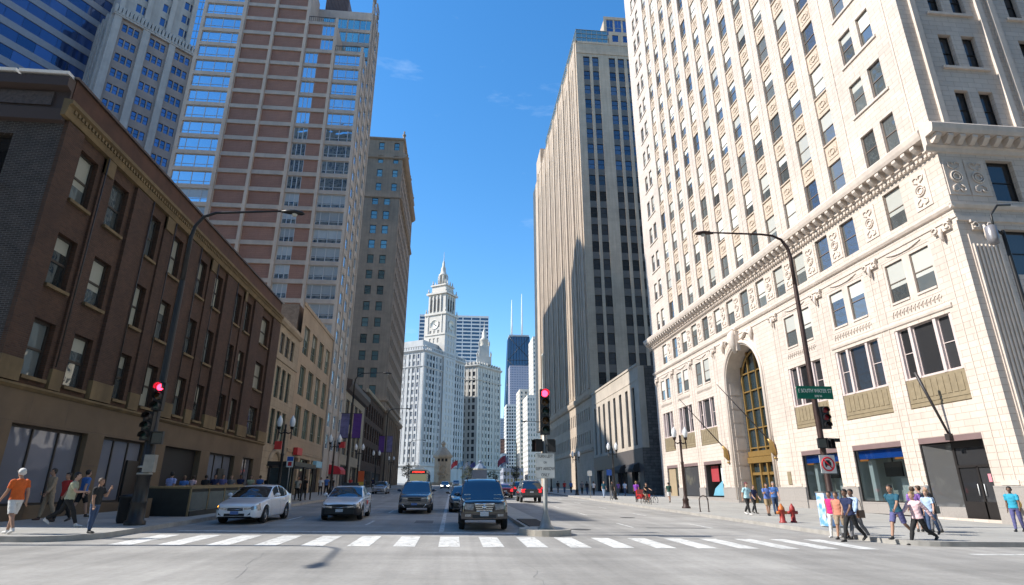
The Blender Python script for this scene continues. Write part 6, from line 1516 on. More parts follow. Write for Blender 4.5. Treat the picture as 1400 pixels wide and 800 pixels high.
    for s in (-1,1):
        b = MB(); b.box(min(s*wrr*.7,s*wrr*.985), max(s*wrr*.7,s*wrr*.985), yr, yr+.015, zr0-.24, zr0-.03); part('tail_light', b, E_tl if 'brake' in opts else M_tl, root)
    # mirrors, handles, door seams
    ym_ = y0+K['side'][0][0]-.05
    for s in (-1,1):
        b = MB(); b.tube([(s*W2*.93,ym_,bel+.06),(s*(W2+.06),ym_,bel+.1)], .03, 6); b.tube([(s*(W2+.0),ym_,bel+.12),(s*(W2+.08),ym_-.02,bel+.13),(s*(W2+.2),ym_,bel+.12)], [(.05,.06),(.085,.09),(.04,.05)], 10); part('wing_mirror', b, pm, root)
        b = MB()
        for yd in (K['side'][0][0]-.35, K['side'][0][1]+.04, K['side'][1][1]+.04):
            sc = sec(yd)
            for i in range(4, 11): (a, z), (c, z2) = sc[i], sc[i+1]; b.quad((s*(a+.003),y0+yd-.006,z),(s*(a+.003),y0+yd+.006,z),(s*(c+.003),y0+yd+.006,z2),(s*(c+.003),y0+yd-.006,z2))
        part('door_seam', b, M_trim, root)
        for yd in (K['side'][0][1]-.12, K['side'][1][1]-.12):
            a = sec(yd)[8][0]; b = MB(); b.tube([(s*(a+.01),y0+yd-.1,bel-.14),(s*(a+.035),y0+yd,bel-.14),(s*(a+.01),y0+yd+.1,bel-.14)], .014, 6); part('door_handle', b, pm, root)
    if 'indicator' in opts:
        b = MB(); b.lathe([(0,.03),(.05,.02),(.07,0)], 12); b.xf(Matrix.Translation((-wf*1.08,yf+.1,zt0-.0)) @ Matrix.Rotation(R(90),4,'X') @ Matrix.Rotation(R(-35),4,'Y')); part('indicator_lamp', b, E_am, root)
    if 'taxi' in opts:
        b = MB(); b.box(-.38,.38,y0+2.6,y0+2.85,1.5,1.6); b.box(-.42,.42,y0+2.58,y0+2.87,1.48,1.5); part('roof_sign', b, M_trim, root)
        for s in (-1,1): b = MB(); a = W2+.004; b.box(min(s*a,s*(a+.004)),max(s*a,s*(a+.004)),y0+2.2,y0+2.6,.6,.8); part('door_logo', b, M_sred, root)
    return root
P_white = paint('pearl_white_paint', (.84,.84,.85)); P_black = paint('blue_black_paint', (.005,.009,.020), .12); P_blue = paint('slate_blue_paint', (.035,.05,.085)); P_grey = paint('dark_grey_paint', (.035,.035,.037)); P_red = paint('dark_red_paint', (.10,.008,.01)); P_silver = paint('silver_paint', (.28,.30,.33)); P_wh2 = paint('plain_white_paint', (.55,.55,.55)); P_dk = paint('black_paint', (.008,.008,.009))
build_car('white sedan with amber indicator lit beside the subway entrance', 'car', -8.5, 27.9, R(-2), 'sedan', P_white, ('indicator',), 'white_sedan')
build_car('white taxi with black nose and roof sign behind the crosswalk', 'taxi', -5.0, 30.4, R(1), 'sedan', P_white, ('bra','taxi'), 'taxi')
build_car('slate blue crossover with pale skid bars waiting mid lane', 'car', -2.05, 36.6, 0, 'cross', P_blue, (), 'crossover_car')
build_car('large blue black off road vehicle with chrome barred grille at the crosswalk', 'car', 1.25, 25.8, 0, 'suv', P_black, (), 'off_road_vehicle')
build_car('black sedan half hidden behind the blue black off road vehicle', 'car', .75, 38.3, 0, 'sedan', P_dk, (), 'black_sedan')
build_car('grey sedan at the west kerb beyond the hotel', 'car', -8.9, 78, 0, 'sedan', P_silver, (), 'grey_sedan')
build_car('dark sedan with headlamps lit before the tan bridge house', 'car', -1.5, 128, 0, 'sedan', P_blue, ('lights',), 'dark_sedan')
build_car('white crossover car beside the bridge house flags', 'car', 1.0, 160, 0, 'cross', P_wh2, (), 'white_crossover')
build_car('dark grey four wheel drive driving away on the sunlit lanes', 'car', 7.0, 55.6, R(180), 'suv', P_grey, ('brake',), 'grey_off_road_vehicle')
build_car('dark red sedan driving away ahead of the grey four wheel drive', 'car', 5.75, 68, R(180), 'sedan', P_red, ('brake',), 'red_sedan')
build_car('black crossover far ahead in the east lanes', 'car', 9.2, 84, R(180), 'cross', P_dk, ('brake',), 'black_crossover')
build_car('black sedan parked near the granite front', 'car', 12.6, 92, R(180), 'sedan', P_dk, ('brake',), 'black_sedan')
build_car('dark blue sedan following the bus', 'car', -6.0, 112, 0, 'sedan', P_blue, (), 'blue_sedan')
# bus
bx_, by_ = -4.75, 85.0
p = thing('city_bus', 'city bus with red lettered destination board behind the slate blue crossover', 'bus', (bx_, by_, gz(bx_,by_)))
M_busw = paint('bus_white', (.5,.5,.5), .4); M_busd = mat('bus_dark_band', (.02,.02,.022), .3)
b = MB(); b.v = []
prof = [(-1.25,.35),(1.25,.35),(1.27,1.2),(1.25,2.9),(1.1,3.15),(.8,3.25),(-.8,3.25),(-1.1,3.15),(-1.25,2.9),(-1.27,1.2)]
for yq, k in ((0,.985),(.15,1),(11.9,1),(12,.985)): b.v += [(a*k, yq, z*k+(1-k)) for a, z in prof]
n = len(prof)
for i in range(3):
    for j in range(n): b.f.append((i*n+j, i*n+(j+1)%n, (i+1)*n+(j+1)%n, (i+1)*n+j))
b.f += [tuple(range(n))[::-1], tuple(3*n+j for j in range(n))]; b.m = [0]*len(b.f); b.sm = [False]*len(b.f); part('body', b, M_busw, p, recalc=True)
b = MB(); b.box(-1.13,1.13,-.03,-.0,1.25,2.5); part('windshield', b, G_car, p); b = MB(); b.box(-1.13,1.13,-.035,-.0,2.52,2.98); d = part('destination_board', b, M_busd, p)
link('lettering', text_mesh('3 MICHIGAN', .3, emit('red_led', (1,.05,.03), 3)), d, (0,-.04,2.75), rot=(R(90),0,0))
for s in (-1,1):
    b = MB(); b.box(s*.95-.15,s*.95+.15,-.03,0,.7,.9); part('headlight', b, M_hl, p)
    b = MB(); b.box(min(s*1.262,s*1.285),max(s*1.262,s*1.285),1.5,11.6,1.5,2.6); part('side_window', b, G_car, p); b = MB(); b.box(min(s*1.45,s*1.6),max(s*1.45,s*1.6),-.3,-.2,1.9,2.4); b.tube([(s*1.2,0,2.6),(s*1.5,-.25,2.5)], .03); part('wing_mirror', b, M_trim, p)
    for yq in (2.4,8.6):
        w = MB(); w.lathe([(0,-.12),(.3,-.12),(.48,-.12),(.5,-.08),(.5,.08),(.48,.12),(0,.12)], 20); w.xf(Matrix.Translation((s*1.16,yq,.5)) @ Matrix.Rotation(R(90),4,'Y')); part('wheel', w, M_tyre, p)
b = MB(); b.box(-1.2,1.2,-.06,.02,.35,.6); part('bumper', b, M_trim, p); b = MB(); b.box(-.6,.6,2,4,3.25,3.45); part('roof_unit', b, M_busw, p)
# box truck far right
tx, ty = 4.6, 105; p = thing('box_truck', 'grey box truck driving away towards the bridge', 'truck', (tx, ty, gz(tx,ty)))
b = MB(); b.box(-1.2,1.2,-3,3,.9,3.4); part('cargo_box', b, mat('truck_grey', (.3,.31,.34), .5, var=.15), p); b = MB(); b.box(-1.0,1.0,3.1,4.6,.6,2.4); part('cab', b, P_wh2, p)
b = MB(); b.box(-1.15,1.15,-3.1,-3.0,.55,.8); part('bumper', b, M_trim, p)
for s in (-1,1):
    b = MB(); b.box(s*.95-.12,s*.95+.12,-3.12,-3.1,.62,.78); part('tail_light', b, E_tl, p)
    for yq in (-1.8, 3.6): w = MB(); w.lathe([(0,-.14),(.3,-.14),(.45,-.1),(.45,.1),(.3,.14),(0,.14)], 18); w.xf(Matrix.Translation((s*.95,yq,.45)) @ Matrix.Rotation(R(90),4,'Y')); part('wheel', w, M_tyre, p)
# ================================================================== people
def gpix(px_, py_, dz=PAVE):
    """pavement point seen at a pixel of the photograph"""
    p = R(18.87); yw = R(5.63); f_ = 787.0
    F = Vector((math.sin(yw)*math.cos(p), math.cos(yw)*math.cos(p), math.sin(p))); Rt = Vector((math.cos(yw), -math.sin(yw), 0)); U = Rt.cross(F)
    r = F+Rt*((px_-700)/f_)+U*((400-py_)/f_); n = Vector((.014,-.015,1)); C_ = Vector((0,0,CAM_H)); t_ = (dz-C_.dot(n))/r.dot(n); q = C_+r*t_; return q.x, q.y
SK = [mat('skin_fair', (.48,.29,.21), .55, var=.06), mat('skin_tan', (.36,.20,.13), .55, var=.06), mat('skin_brown', (.16,.085,.055), .5, var=.06)]
HR = [mat('hair_dark', (.018,.013,.01), .6, var=.3, vscale=30), mat('hair_brown', (.07,.04,.022), .6, var=.3, vscale=30), mat('hair_fair', (.28,.18,.08), .6, var=.3, vscale=30), mat('hair_grey', (.3,.29,.28), .6, var=.3, vscale=30)]
def cloth(n, c): return mat('cloth_'+n, c, .85, var=.16, vscale=9, bump=.25, bscale=22)
M_shoe = plain('shoe_black', (.02,.018,.016), .5); M_shoew = plain('shoe_white', (.6,.58,.56), .5); M_eye = plain('eye_dark', (.01,.01,.01), .3); M_lip = plain('lip', (.3,.12,.1), .5)
def person(label, px_, py_, h, rz, top, bottom, sleeve='short', leg='long', shoes=None, hair=0, skin=0, stride=16, arms=None, lean=3, detail=True, road=False, cap=None, at=None, sit=False, group=None, bag=None, z=None):
    x, y = at if at else gpix(px_, py_, 0 if road else PAVE)
    if not at and not road and ((x > 0 and (x < 14.7 or y < 19.0 or (x-16.2)**2+(y-20.5)**2 > 2.5 and x < 16.2 and y < 20.5)) or (x < 0 and (x > -10.35 or y < 18.6))): road = True; x, y = gpix(px_, py_, 0)
    base = z if z is not None else (gz(x, y) if road else gp(x, y))
    root = thing('person', label, 'person', (x, y, base), R(rz), group)
    k = h/1.75; S_ = []; B = MB()
    def seg(nm, pts, rad, n=12):
        B.tube([tuple(p_) for p_ in pts], rad, n)
        for a, c, r0, r1 in zip(pts, pts[1:], rad, rad[1:]):
            f_ = lambda q: sum(q)/2 if isinstance(q, tuple) else q
            S_.append((nm, Vector(a), Vector(c), f_(r0), f_(r1)))
    hipz = .93; legs = []
    if sit: la = ((62,75),(40,20))
    else: la = ((stride, max(3, stride*.35)), (-stride*.9, max(6, stride*1.1)))
    for s, (a, kb) in zip((-1,1), la):
        hp = Vector((s*.09,0,hipz-.02)); kn = hp+Vector((s*.005,-math.sin(R(a)),-math.cos(R(a))))*.43; an = kn+Vector((0,-math.sin(R(a-kb)),-math.cos(R(a-kb))))*.42; legs.append((s, hp, kn, an, a-kb))
    low = min(l[3].z for l in legs)-.075
    if sit: low = 0
    up = Vector((0,0,-low))
    for s, hp, kn, an, ta in legs:
        hp, kn, an = hp+up, kn+up, an+up
        m1 = hp.lerp(kn,.5); c1 = kn.lerp(an,.3)+Vector((0,.012,0))
        seg('thigh%d' % s, [hp, m1, kn], [.088,.075,.055]); seg('shin%d' % s, [kn, c1, an], [.055,.056,.036])
        tilt = max(0, -ta)*.6; ft = Vector((s*.02,-math.cos(R(tilt)),-math.sin(R(tilt)))); he = an+Vector((0,.045,-.035)); 
        seg('foot%d' % s, [he, an+Vector((0,-.02,-.04)), an+ft*.12+Vector((0,0,-.045)), an+ft*.185+Vector((0,0,-.052))], [(.03,.032),(.038,.042),(.028,.045),(.016,.03)])
    Lm = Matrix.Translation(up+Vector((0,0,hipz))) @ Matrix.Rotation(R(lean),4,'X') @ Matrix.Translation((0,0,-hipz)); T = lambda x_, y_, z_: Lm @ Vector((x_,y_,z_))
    # torso: (across, depth) radii; tube's first axis is world x for vertical runs
    seg('torso', [T(0,0,.84),T(0,.005,.93),T(0,0,1.05),T(0,-.005,1.18),T(0,0,1.30),T(0,.005,1.40),T(0,.01,1.455)], [(.14,.10),(.168,.118),(.148,.104),(.158,.112),(.178,.118),(.165,.095),(.075,.065)], 16)
    seg('neck', [T(0,.012,1.42),T(0,-.002,1.53)], [.058,.052])
    hc = T(0,-.012,1.53); hm = MB(); lv = [(-.015,.03,.035,-.03),(.0,.045,.05,-.03),(.03,.06,.075,-.018),(.08,.071,.09,-.006),(.13,.077,.098,.002),(.17,.074,.096,.004),(.205,.056,.075,.006),(.225,.02,.03,.006)]
    n0 = len(B.v)
    for z_, rx, ry, oy_ in lv:
        for q in range(14): a = 2*math.pi*q/14; B.v.append((hc.x+rx*math.cos(a), hc.y+oy_+ry*math.sin(a), hc.z+z_))
    for i in range(len(lv)-1):
        for q in range(14): q2 = (q+1) % 14; B.f.append((n0+i*14+q, n0+i*14+q2, n0+(i+1)*14+q2, n0+(i+1)*14+q)); B.m.append(0); B.sm.append(True)
    B.f.append(tuple(n0+q for q in range(14))[::-1]); B.f.append(tuple(n0+7*14+q for q in range(14))); B.m += [0,0]; B.sm += [True,True]
    S_.append(('head', hc+Vector((0,0,.03)), hc+Vector((0,0,.15)), .07, .08))
    B.tube([hc+Vector((0,-.09,.115)), hc+Vector((0,-.118,.075)), hc+Vector((0,-.095,.06))], [.01,.017,.014], 8)
    for s in (-1,1): B.tube([hc+Vector((s*.074,.008,.075)), hc+Vector((s*.085,.015,.1)), hc+Vector((s*.08,.02,.125))], [.01,.018,.012], 8)
    arms = arms or ((-stride*1.2, 18, 6), (stride*1.2, 18, 6)); hands = []
    for s, (sw, eb, ab) in zip((-1,1), arms):
        sh = T(s*.185,.005,1.395); d = Vector((s*math.sin(R(ab)), -math.sin(R(sw))*math.cos(R(ab)), -math.cos(R(sw))*math.cos(R(ab)))); el = sh+d*.29
        d2 = Vector((d.x*.6, -math.sin(R(sw+eb)), -math.cos(R(sw+eb)))).normalized(); wr_ = el+d2*.255
        seg('upper%d' % s, [T(s*.14,.005,1.41), sh, sh.lerp(el,.5), el], [.06,.062,.052,.042]); seg('fore%d' % s, [el, el.lerp(wr_,.35), wr_], [.042,.043,.028])
        hands.append((s, wr_, d2))
    for s, w_, d2 in hands: seg('hand%d' % s, [w_, w_+d2*.05, w_+d2*.095], [(.026,.022),(.02,.042),(.014,.04)])
    me = B.mesh('b', SK[skin]); ob = bpy.data.objects.new('b', me); COL.objects.link(ob); md_ = ob.modifiers.new('r','REMESH'); md_.mode = 'VOXEL'; md_.voxel_size = .0135 if detail else .026; md_.use_smooth_shade = True
    sm_ = ob.modifiers.new('s','SMOOTH'); sm_.factor = .5; sm_.iterations = 4 if detail else 2
    ev = ob.evaluated_get(bpy.context.evaluated_depsgraph_get()); rm = bpy.data.meshes.new_from_object(ev); bpy.data.objects.remove(ob)
    nv = len(rm.vertices); co = np.empty(nv*3); rm.vertices.foreach_get('co', co); co = co.reshape(-1,3); nn = np.empty(nv*3); rm.vertices.foreach_get('normal', nn); nn = nn.reshape(-1,3)
    npoly = len(rm.polygons); tot = np.empty(npoly, int); rm.polygons.foreach_get('loop_total', tot); lo_ = np.empty(len(rm.loops), int); rm.loops.foreach_get('vertex_index', lo_); st = np.empty(npoly, int); rm.polygons.foreach_get('loop_start', st)
    best = np.full(nv, 1e9); lab = np.zeros(nv, int); tt = np.zeros(nv); names = []
    for i, (nm, a, c, r0, r1) in enumerate(S_):
        a, c = np.array(a), np.array(c); d = c-a; t_ = np.clip(((co-a)@d)/(d@d), 0, 1); dist = np.linalg.norm(co-(a+t_[:,None]*d), axis=1)-(r0+(r1-r0)*t_)
        m_ = dist < best; best[m_] = dist[m_]; lab[m_] = i; tt[m_] = t_[m_]; names.append(nm)
    nl = np.array(names)[lab]; kin = np.array([q.rstrip('-1') for q in nl])
    ordn = {}
    frac = np.zeros(nv)
    for i, nm in enumerate(names):
        idx = [q for q in range(len(names)) if names[q] == nm]; m_ = lab == i; frac[m_] = (idx.index(i)+tt[m_])/len(idx)
    hz = hc.z; hy = hc.y
    LmI = np.array(Lm.inverted()); loc = co@LmI[:3,:3].T+LmI[:3,3]
    # body (one continuous skin) with fingers
    bb = MB(); bb.v = [tuple(v*k) for v in co]; bb.f = [tuple(lo_[st[i]:st[i]+tot[i]]) for i in range(npoly)]; bb.m = [0]*npoly; bb.sm = [True]*npoly
    if detail:
        for s, w_, d2 in hands:
            side = Vector((0,1,0)) if abs(d2.y) < .9 else Vector((0,0,1)); side = (side-d2*side.dot(d2)).normalized(); pn = d2.cross(side)
            for q, (o_, l_) in enumerate(((-.03,.062),(-.01,.075),(.01,.07),(.028,.055))):
                a = w_+d2*.085+side*o_; bb.tube([(a)*k, (a+d2*l_*.5+pn*.006*s)*k, (a+d2*l_*.9+pn*.022*s)*k], [.0095,.0088,.007], 6)
            a = w_+d2*.03-side*.035; bb.tube([a*k, (a-side*.022+d2*.03)*k, (a-side*.026+d2*.06+pn*.01*s)*k], [.012,.011,.008], 6)
    part('body', bb, SK[skin], root)
    random.seed(int(px_*7+py_))
    def garment(nm, mask, off, m, wr=.004):
        fm = np.array([mask[f_].all() for f_ in (lo_[st[i]:st[i]+tot[i]] for i in range(npoly))]); ids = np.nonzero(fm)[0]
        if not len(ids): return
        used = np.unique(np.concatenate([lo_[st[i]:st[i]+tot[i]] for i in ids])); remap = -np.ones(nv, int); remap[used] = np.arange(len(used))
        wv = np.sin(co[:,2]*47+co[:,0]*31+px_)*np.sin(co[:,0]*39+co[:,1]*53)
        o_ = off if not callable(off) else off(); P_ = (co+nn*(o_+wr*wv)[:,None] if isinstance(o_, np.ndarray) else co+nn*(o_+wr*wv[:,None]))*k
        g_ = MB(); g_.v = [tuple(P_[i]) for i in used]; g_.f = [tuple(remap[lo_[st[i]:st[i]+tot[i]]]) for i in ids]; g_.m = [0]*len(ids); g_.sm = [True]*len(ids); return part(nm, g_, m, root)
    isarm = np.isin(kin, ['upper'])
    tops = ((kin == 'torso') & (loc[:,2] > .90) & (loc[:,2] < 1.475)) | (isarm & (frac < (.78 if sleeve == 'short' else 2))) | ((kin == 'neck') & (loc[:,2] < 1.465)) | (np.isin(kin, ['thigh']) & (loc[:,2] > .90))
    if sleeve == 'long': tops |= (kin == 'fore') & (frac < .93)
    if sleeve == 'none': tops &= ~(isarm & (frac > .3))
    flare = .014+.012*np.clip((1.15-loc[:,2])/.25, 0, 1)
    garment('shirt' if sleeve != 'long' else 'long_sleeved_top', tops, flare, top, .005)
    bot = ((kin == 'torso') & (loc[:,2] < 1.0)) | ((kin == 'thigh') & ((frac < .9) | (leg == 'long')))
    if leg == 'long': bot |= (kin == 'shin') & (frac < .95)
    garment('trousers' if leg == 'long' else 'shorts', bot, .013 if leg == 'long' else .013+.015*np.where(kin == 'thigh', frac, 0), bottom, .004)
    for s_ in ('1','-1'): garment('shoe', (nl == 'foot'+s_) | ((nl == 'shin'+s_) & (frac > .93)), .008, shoes or M_shoe, 0)
    hh = (kin == 'head') & (((co[:,2] > hz+.165) ) | ((co[:,1] > hy+.0) & (co[:,2] > hz+.04)) | ((co[:,1] > hy-.04) & (co[:,2] > hz+.12)))
    garment('cap' if cap else 'hair', hh, .013, cap or HR[hair], .003)
    if cap: b = MB(); b.tube([(hc+Vector((0,-.08,.165)))*k, (hc+Vector((0,-.16,.155)))*k], [(.012,.07),(.006,.05)], 10); part('cap_peak', b, cap, root)
    b = MB()
    for s in (-1,1): b.lathe([(0,-.008),(.011,0),(0,.008)], 8, (hc+Vector((s*.03,-.083,.105)))*k)
    part('eyes', b, M_eye, root); b = MB(); b.tube([(hc+Vector((-.024,-.084,.03)))*k,(hc+Vector((0,-.092,.028)))*k,(hc+Vector((.024,-.084,.03)))*k], .005, 6); part('mouth', b, M_lip, root)
    if bag:
        b = MB(); b.box(bag[0]*.24-.06, bag[0]*.24+.06, -.14, .14, .74, 1.0); bo = part('shoulder_bag', b, bag[1], root); b = MB(); b.tube([(bag[0]*.24,-.1,1.0),(bag[0]*.2,-.12,1.3),(0-bag[0]*.06,-.0,1.5),(bag[0]*.2,.12,1.3),(bag[0]*.24,.1,1.0)], .012, 6); part('strap', b, bag[1], bo)
    return root
C_ = cloth
navy=C_('navy',(.012,.02,.07)); blackc=C_('black',(.012,.012,.013)); pink=C_('hot_pink',(.55,.02,.17)); whitec=C_('white',(.65,.64,.62)); teal=C_('teal',(.015,.09,.14)); purp=C_('slate_purple',(.10,.10,.24)); palep=C_('pale_pink',(.72,.50,.52)); lilac=C_('lilac',(.26,.13,.42)); greyc=C_('grey',(.14,.14,.15)); paleb=C_('pale_blue',(.40,.52,.70)); jean=C_('denim',(.04,.07,.14)); turq=C_('turquoise',(.03,.33,.48)); cyanc=C_('pale_cyan',(.42,.66,.72)); stripe=C_('striped_blue',(.10,.17,.45)); khaki=C_('khaki',(.36,.26,.15)); blue=C_('blue',(.06,.16,.42)); green=C_('dark_green',(.02,.07,.05)); purple=C_('purple',(.24,.05,.40)); orange=C_('orange',(.60,.11,.015)); beige=C_('beige',(.33,.25,.17)); olive=C_('pale_olive',(.42,.42,.28)); red=C_('red',(.4,.03,.03)); lav=C_('lavender',(.32,.36,.62)); brownl=mat('brown_leather',(.11,.05,.025),.5); blackl=mat('black_leather',(.015,.014,.014),.45); salm=C_('salmon',(.55,.22,.14))
# east corner group
person('man in navy polo and black trousers striding past the cloud printed box', 1168, 741, 1.76, -75, navy, blackc, skin=2, stride=24, lean=6, hair=0)
person('man in pale blue shirt with brown shoulder bag behind navy polo man', 1175, 738, 1.74, -75, paleb, greyc, 'long', skin=2, stride=20, bag=(1,brownl))
person('woman in hot pink top and white trousers by the cloud printed box', 1143, 735, 1.62, -60, pink, whitec, 'none', skin=1, hair=0, shoes=M_shoew, stride=12)
person('woman in salmon top and pale shorts between pink top woman and navy polo man', 1153, 737.5, 1.62, -60, salm, beige, 'none', 'short', skin=1, hair=1, stride=14)
person('man in teal shirt and slate purple shorts striding on east corner', 1233, 737.5, 1.80, -70, teal, purp, 'short', 'short', skin=1, hair=0, stride=26, lean=12)
person('man in pale pink shirt with sleeves down and arms swung wide', 1262, 745.5, 1.76, -78, palep, blackc, 'long', skin=0, hair=2, stride=32, arms=((38,20,10),(-45,15,14)), lean=5)
person('woman in lilac shirt and shorts standing near shop doors', 1259, 727, 1.68, 150, lilac, purp, 'short', 'short', skin=0, hair=1, stride=8)
person('man in grey shirt beside lilac shirt woman', 1269, 726.5, 1.72, -150, greyc, jean, skin=0, hair=1, stride=6)
person('bald man in black shirt near shop doors', 1281, 728, 1.74, -120, blackc, greyc, skin=0, hair=3, stride=8)
person('woman in pale blue top and jeans carrying black bag', 1278, 731, 1.58, -60, paleb, jean, skin=0, hair=2, stride=14, bag=(1,blackl))
person('person in turquoise shirt by the brass fire connection', 1395, 727, 1.75, -60, turq, purp, 'short', 'long', skin=2, hair=0, stride=10)
# by the arched entrance
person('man in pale cyan shirt and dark cap by the bicycle rack', 1024, 704, 1.80, 15, cyanc, blackc, skin=0, stride=18, cap=mat('cap_maroon',(.12,.02,.03),.7), shoes=M_shoew)
person('woman in dark patterned top beside pale cyan shirt man', 1033, 702, 1.66, 15, navy, blackc, skin=0, hair=1, stride=16)
person('man in striped blue shirt and khaki shorts near hydrants', 1052, 705, 1.76, -10, stripe, khaki, 'short', 'short', skin=1, hair=0, stride=10, arms=((35,70,8),(35,70,8)))
person('tall man in plain blue shirt behind striped shirt man', 1062, 703, 1.84, -20, blue, jean, skin=0, hair=3, stride=10)
person('man in dark green shirt and white shorts on east pavement', 916, 687, 1.74, 180, green, whitec, 'short', 'short', skin=1, hair=0, stride=14, detail=False)
person('person in purple shirt and black trousers before granite corner', 871, 686, 1.80, 170, purple, blackc, skin=1, hair=2, stride=14, detail=False)
person('man in grey blue shirt and jeans walking to granite awning', 855, 678, 1.80, 180, paleb, jean, skin=0, hair=1, stride=14, detail=False)
person('man in teal shirt and pale jeans before dark granite front', 826, 680.5, 1.78, 10, teal, paleb, skin=0, hair=0, stride=12, detail=False)
person('person in black outfit with pale shoes near granite front', 838, 684, 1.76, -20, blackc, greyc, skin=2, hair=0, stride=18, shoes=M_shoew, detail=False)
far = [(763,674,blackc,greyc),(772,674.5,red,jean),(781,674,blue,blackc),(796,676,greyc,blackc),(803,676,blackc,jean),(812,677,whitec,blackc),(846,677,lilac,greyc)]
nm_ = ['black shirt','red shirt','blue shirt','grey shirt','black shirt and jeans','white shirt','pale lilac top']
for (a, c, t_, bt), s_ in zip(far, nm_): person('distant walker in '+s_+' on the shaded east pavement', a, c, 1.74, random.choice((0,180)), t_, bt, skin=random.randint(0,2), hair=random.randint(0,1), stride=14, detail=False)
# west corner group
person('man in orange shirt, white shorts and white cap at west corner', 10, 730, 1.80, -115, orange, whitec, 'short', 'short', skin=1, stride=16, cap=mat('cap_white',(.6,.58,.55),.7), shoes=M_shoew)
person('man in black shirt and jeans behind orange shirt man', 30, 708, 1.84, 60, blackc, jean, skin=0, hair=0, stride=18)
person('man in beige jacket and beige trousers by papered shop window', 60, 711, 1.84, -35, beige, beige, 'long', skin=1, hair=0, stride=12, shoes=mat('shoe_brown',(.06,.03,.02),.5))
person('person in red top and black trousers half hidden by running man', 81, 713, 1.70, -20, red, blackc, skin=1, hair=0, stride=14)
person('man in pale olive shirt and black trousers running along west pavement', 86, 720.5, 1.78, 105, olive, blackc, skin=0, hair=0, stride=30, lean=7, arms=((30,60,8),(-35,50,8)), shoes=M_shoew)
person('man in blue shirt and dark shorts beyond running man', 106, 707, 1.84, 150, blue, blackc, 'short', 'short', skin=0, hair=0, stride=18)
person('person in dark top holding phone to the face at west kerb', 122, 729, 1.54, 80, blackc, jean, skin=1, hair=1, stride=4, arms=((5,12,5),(25,135,8)))
person('man in lavender shirt seen over the subway enclosure', 226, 699, 1.82, 170, lav, jean, skin=1, hair=0, stride=12)
crowd = [(246,692,1.66,blue,blackc,'blue shirt'),(258,690,1.68,palep,jean,'pale pink shirt'),(255,686,1.70,whitec,jean,'white shirt'),(276,690,1.72,blackc,blackc,'black top'),(289,689,1.76,navy,jean,'navy top'),(300,688,1.76,purp,blackc,'slate purple top'),(312,687,1.74,greyc,jean,'grey top'),(325,686,1.78,navy,blackc,'dark navy shirt and black trousers'),(339,685,1.74,olive,jean,'olive shirt'),(352,684,1.76,blue,blackc,'dull blue shirt'),(362,683,1.7,blackc,greyc,'black shirt and grey trousers')]
for a, c, h_, t_, bt, s_ in crowd: person('pedestrian in '+s_+' behind subway handrail', a, c, h_, random.choice((0,170,20,-160)), t_, bt, skin=random.randint(0,2), hair=random.randint(0,2), stride=14, detail=False)
for a, c, h_, t_, bt, s_ in ((405,684,1.72,whitec,blackc,'white top and black trousers beside bus shelter'),(414,684,1.74,blackc,blackc,'black clothes beside bus shelter'),(437,677.5,1.7,whitec,blackc,'white top before the hotel awning'),(445,677.5,1.8,blue,blackc,'bright blue shirt before the hotel awning'),(452,678,1.72,blackc,jean,'black jacket before the hotel awning'),(478,673,1.74,red,blackc,'red jacket on the pavement near purple banners'),(497,670,1.74,greyc,jean,'grey coat near the low cream shops'),(509,669,1.74,navy,blackc,'navy coat near the low cream shops')): person('pedestrian in '+s_, a, c, h_, random.choice((0,175)), t_, bt, skin=random.randint(0,2), hair=random.randint(0,2), stride=14, detail=False)
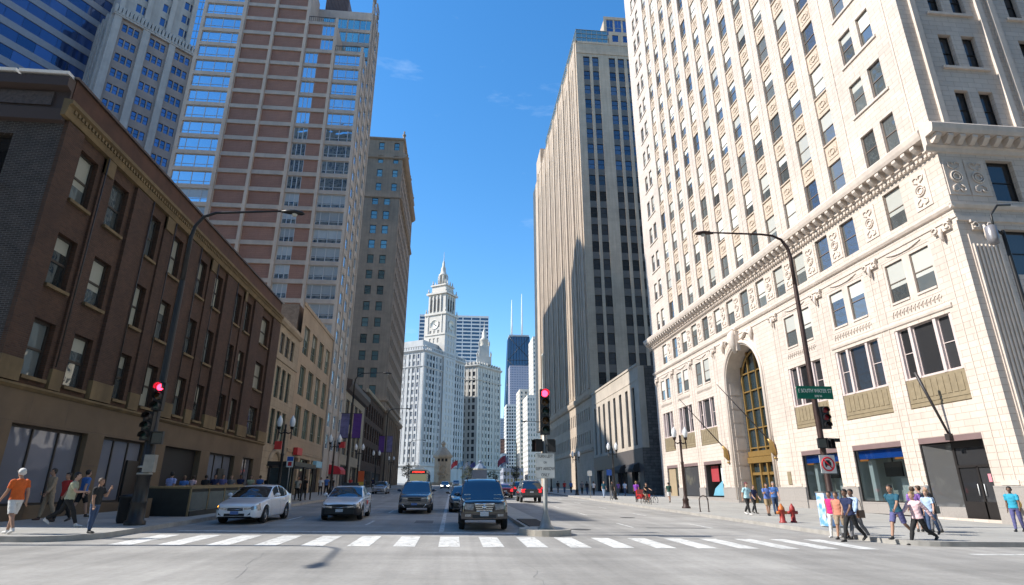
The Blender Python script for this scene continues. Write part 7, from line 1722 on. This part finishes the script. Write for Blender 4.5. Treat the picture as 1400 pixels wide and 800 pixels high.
# cyclist and pedicab on the sunlit lane
def bicycle(label, x, y, rz, m):
    p = thing('bicycle', label, 'bicycle', (x, y, gz(x,y)), R(rz))
    for yc in (-.52,.52):
        b = MB(); b.tube([(0,yc+.33*math.cos(i*math.pi/12),.34+.33*math.sin(i*math.pi/12)) for i in range(25)], .022, 6); w_ = part('wheel', b, M_tyre, p)
        b = MB()
        for i in range(10): b.tube([(0,yc,.34),(0,yc+.31*math.cos(i*.628),.34+.31*math.sin(i*.628))], .004, 4)
        part('spokes', b, M_galv, w_)
    b = MB(); b.tube([(0,.52,.34),(0,.05,.32),(0,-.38,.82)], .02, 6); b.tube([(0,.52,.34),(0,.2,.85),(0,-.36,.86)], .018, 6); b.tube([(0,.05,.32),(0,.22,.95)], .02, 6); b.tube([(0,-.34,.95),(0,-.52,.34)], .018, 6); part('frame', b, m, p)
    b = MB(); b.tube([(-.28,-.32,1.02),(0,-.4,1.0),(.28,-.32,1.02)], .016, 6); b.tube([(0,-.36,.9),(0,-.4,1.0)], .02, 6); part('handlebar', b, M_black, p)
    b = MB(); b.tube([(0,.12,.99),(0,.22,1.0),(0,.36,1.0)], [(.02,.03),(.03,.06),(.03,.1)], 8); part('saddle', b, M_black, p); return p
cx_, cy_ = gpix(884, 692, 0)
bicycle('dark bicycle ridden on the sunlit lane', cx_, cy_, 12, M_rustp)
person('cyclist in black shirt and beige shorts riding on the sunlit lane', 884, 692, 1.76, 12, blackc, beige, 'short', 'short', skin=1, hair=1, lean=24, arms=((60,12,8),(60,12,8)), detail=False, sit=True, at=(cx_-.14*math.sin(R(12)), cy_+.14*math.cos(R(12))), z=gz(cx_,cy_)+.1)
qx, qy = cx_+1.5, cy_+4.2; p = thing('pedicab', 'red three wheeled pedicab behind the cyclist', 'pedicab', (qx, qy, gz(qx,qy)), R(20)); M_pr = paint('pedicab_red', (.4,.02,.02))
for s in (-1,1):
    b = MB(); b.tube([(s*.55,.6+.36*math.cos(i*math.pi/10),.37+.36*math.sin(i*math.pi/10)) for i in range(21)], .025, 6); part('wheel', b, M_tyre, p)
b = MB(); b.tube([(0,-1.1+.33*math.cos(i*math.pi/10),.35+.33*math.sin(i*math.pi/10)) for i in range(21)], .022, 6); part('wheel', b, M_tyre, p)
b = MB(); b.box(-.5,.5,.2,1.0,.45,.6); b.box(-.5,.5,.85,1.0,.6,1.25); b.box(-.5,-.42,.2,.85,.6,.85); b.box(.42,.5,.2,.85,.6,.85); part('seat', b, M_pr, p)
b = MB(); b.tube([(0,.6,.4),(0,-.4,.4),(0,-.9,.85),(0,-1.1,.35)], .025, 6); b.tube([(-.3,-.85,1.0),(0,-.92,.95),(.3,-.85,1.0)], .016, 6); part('frame', b, M_black, p)
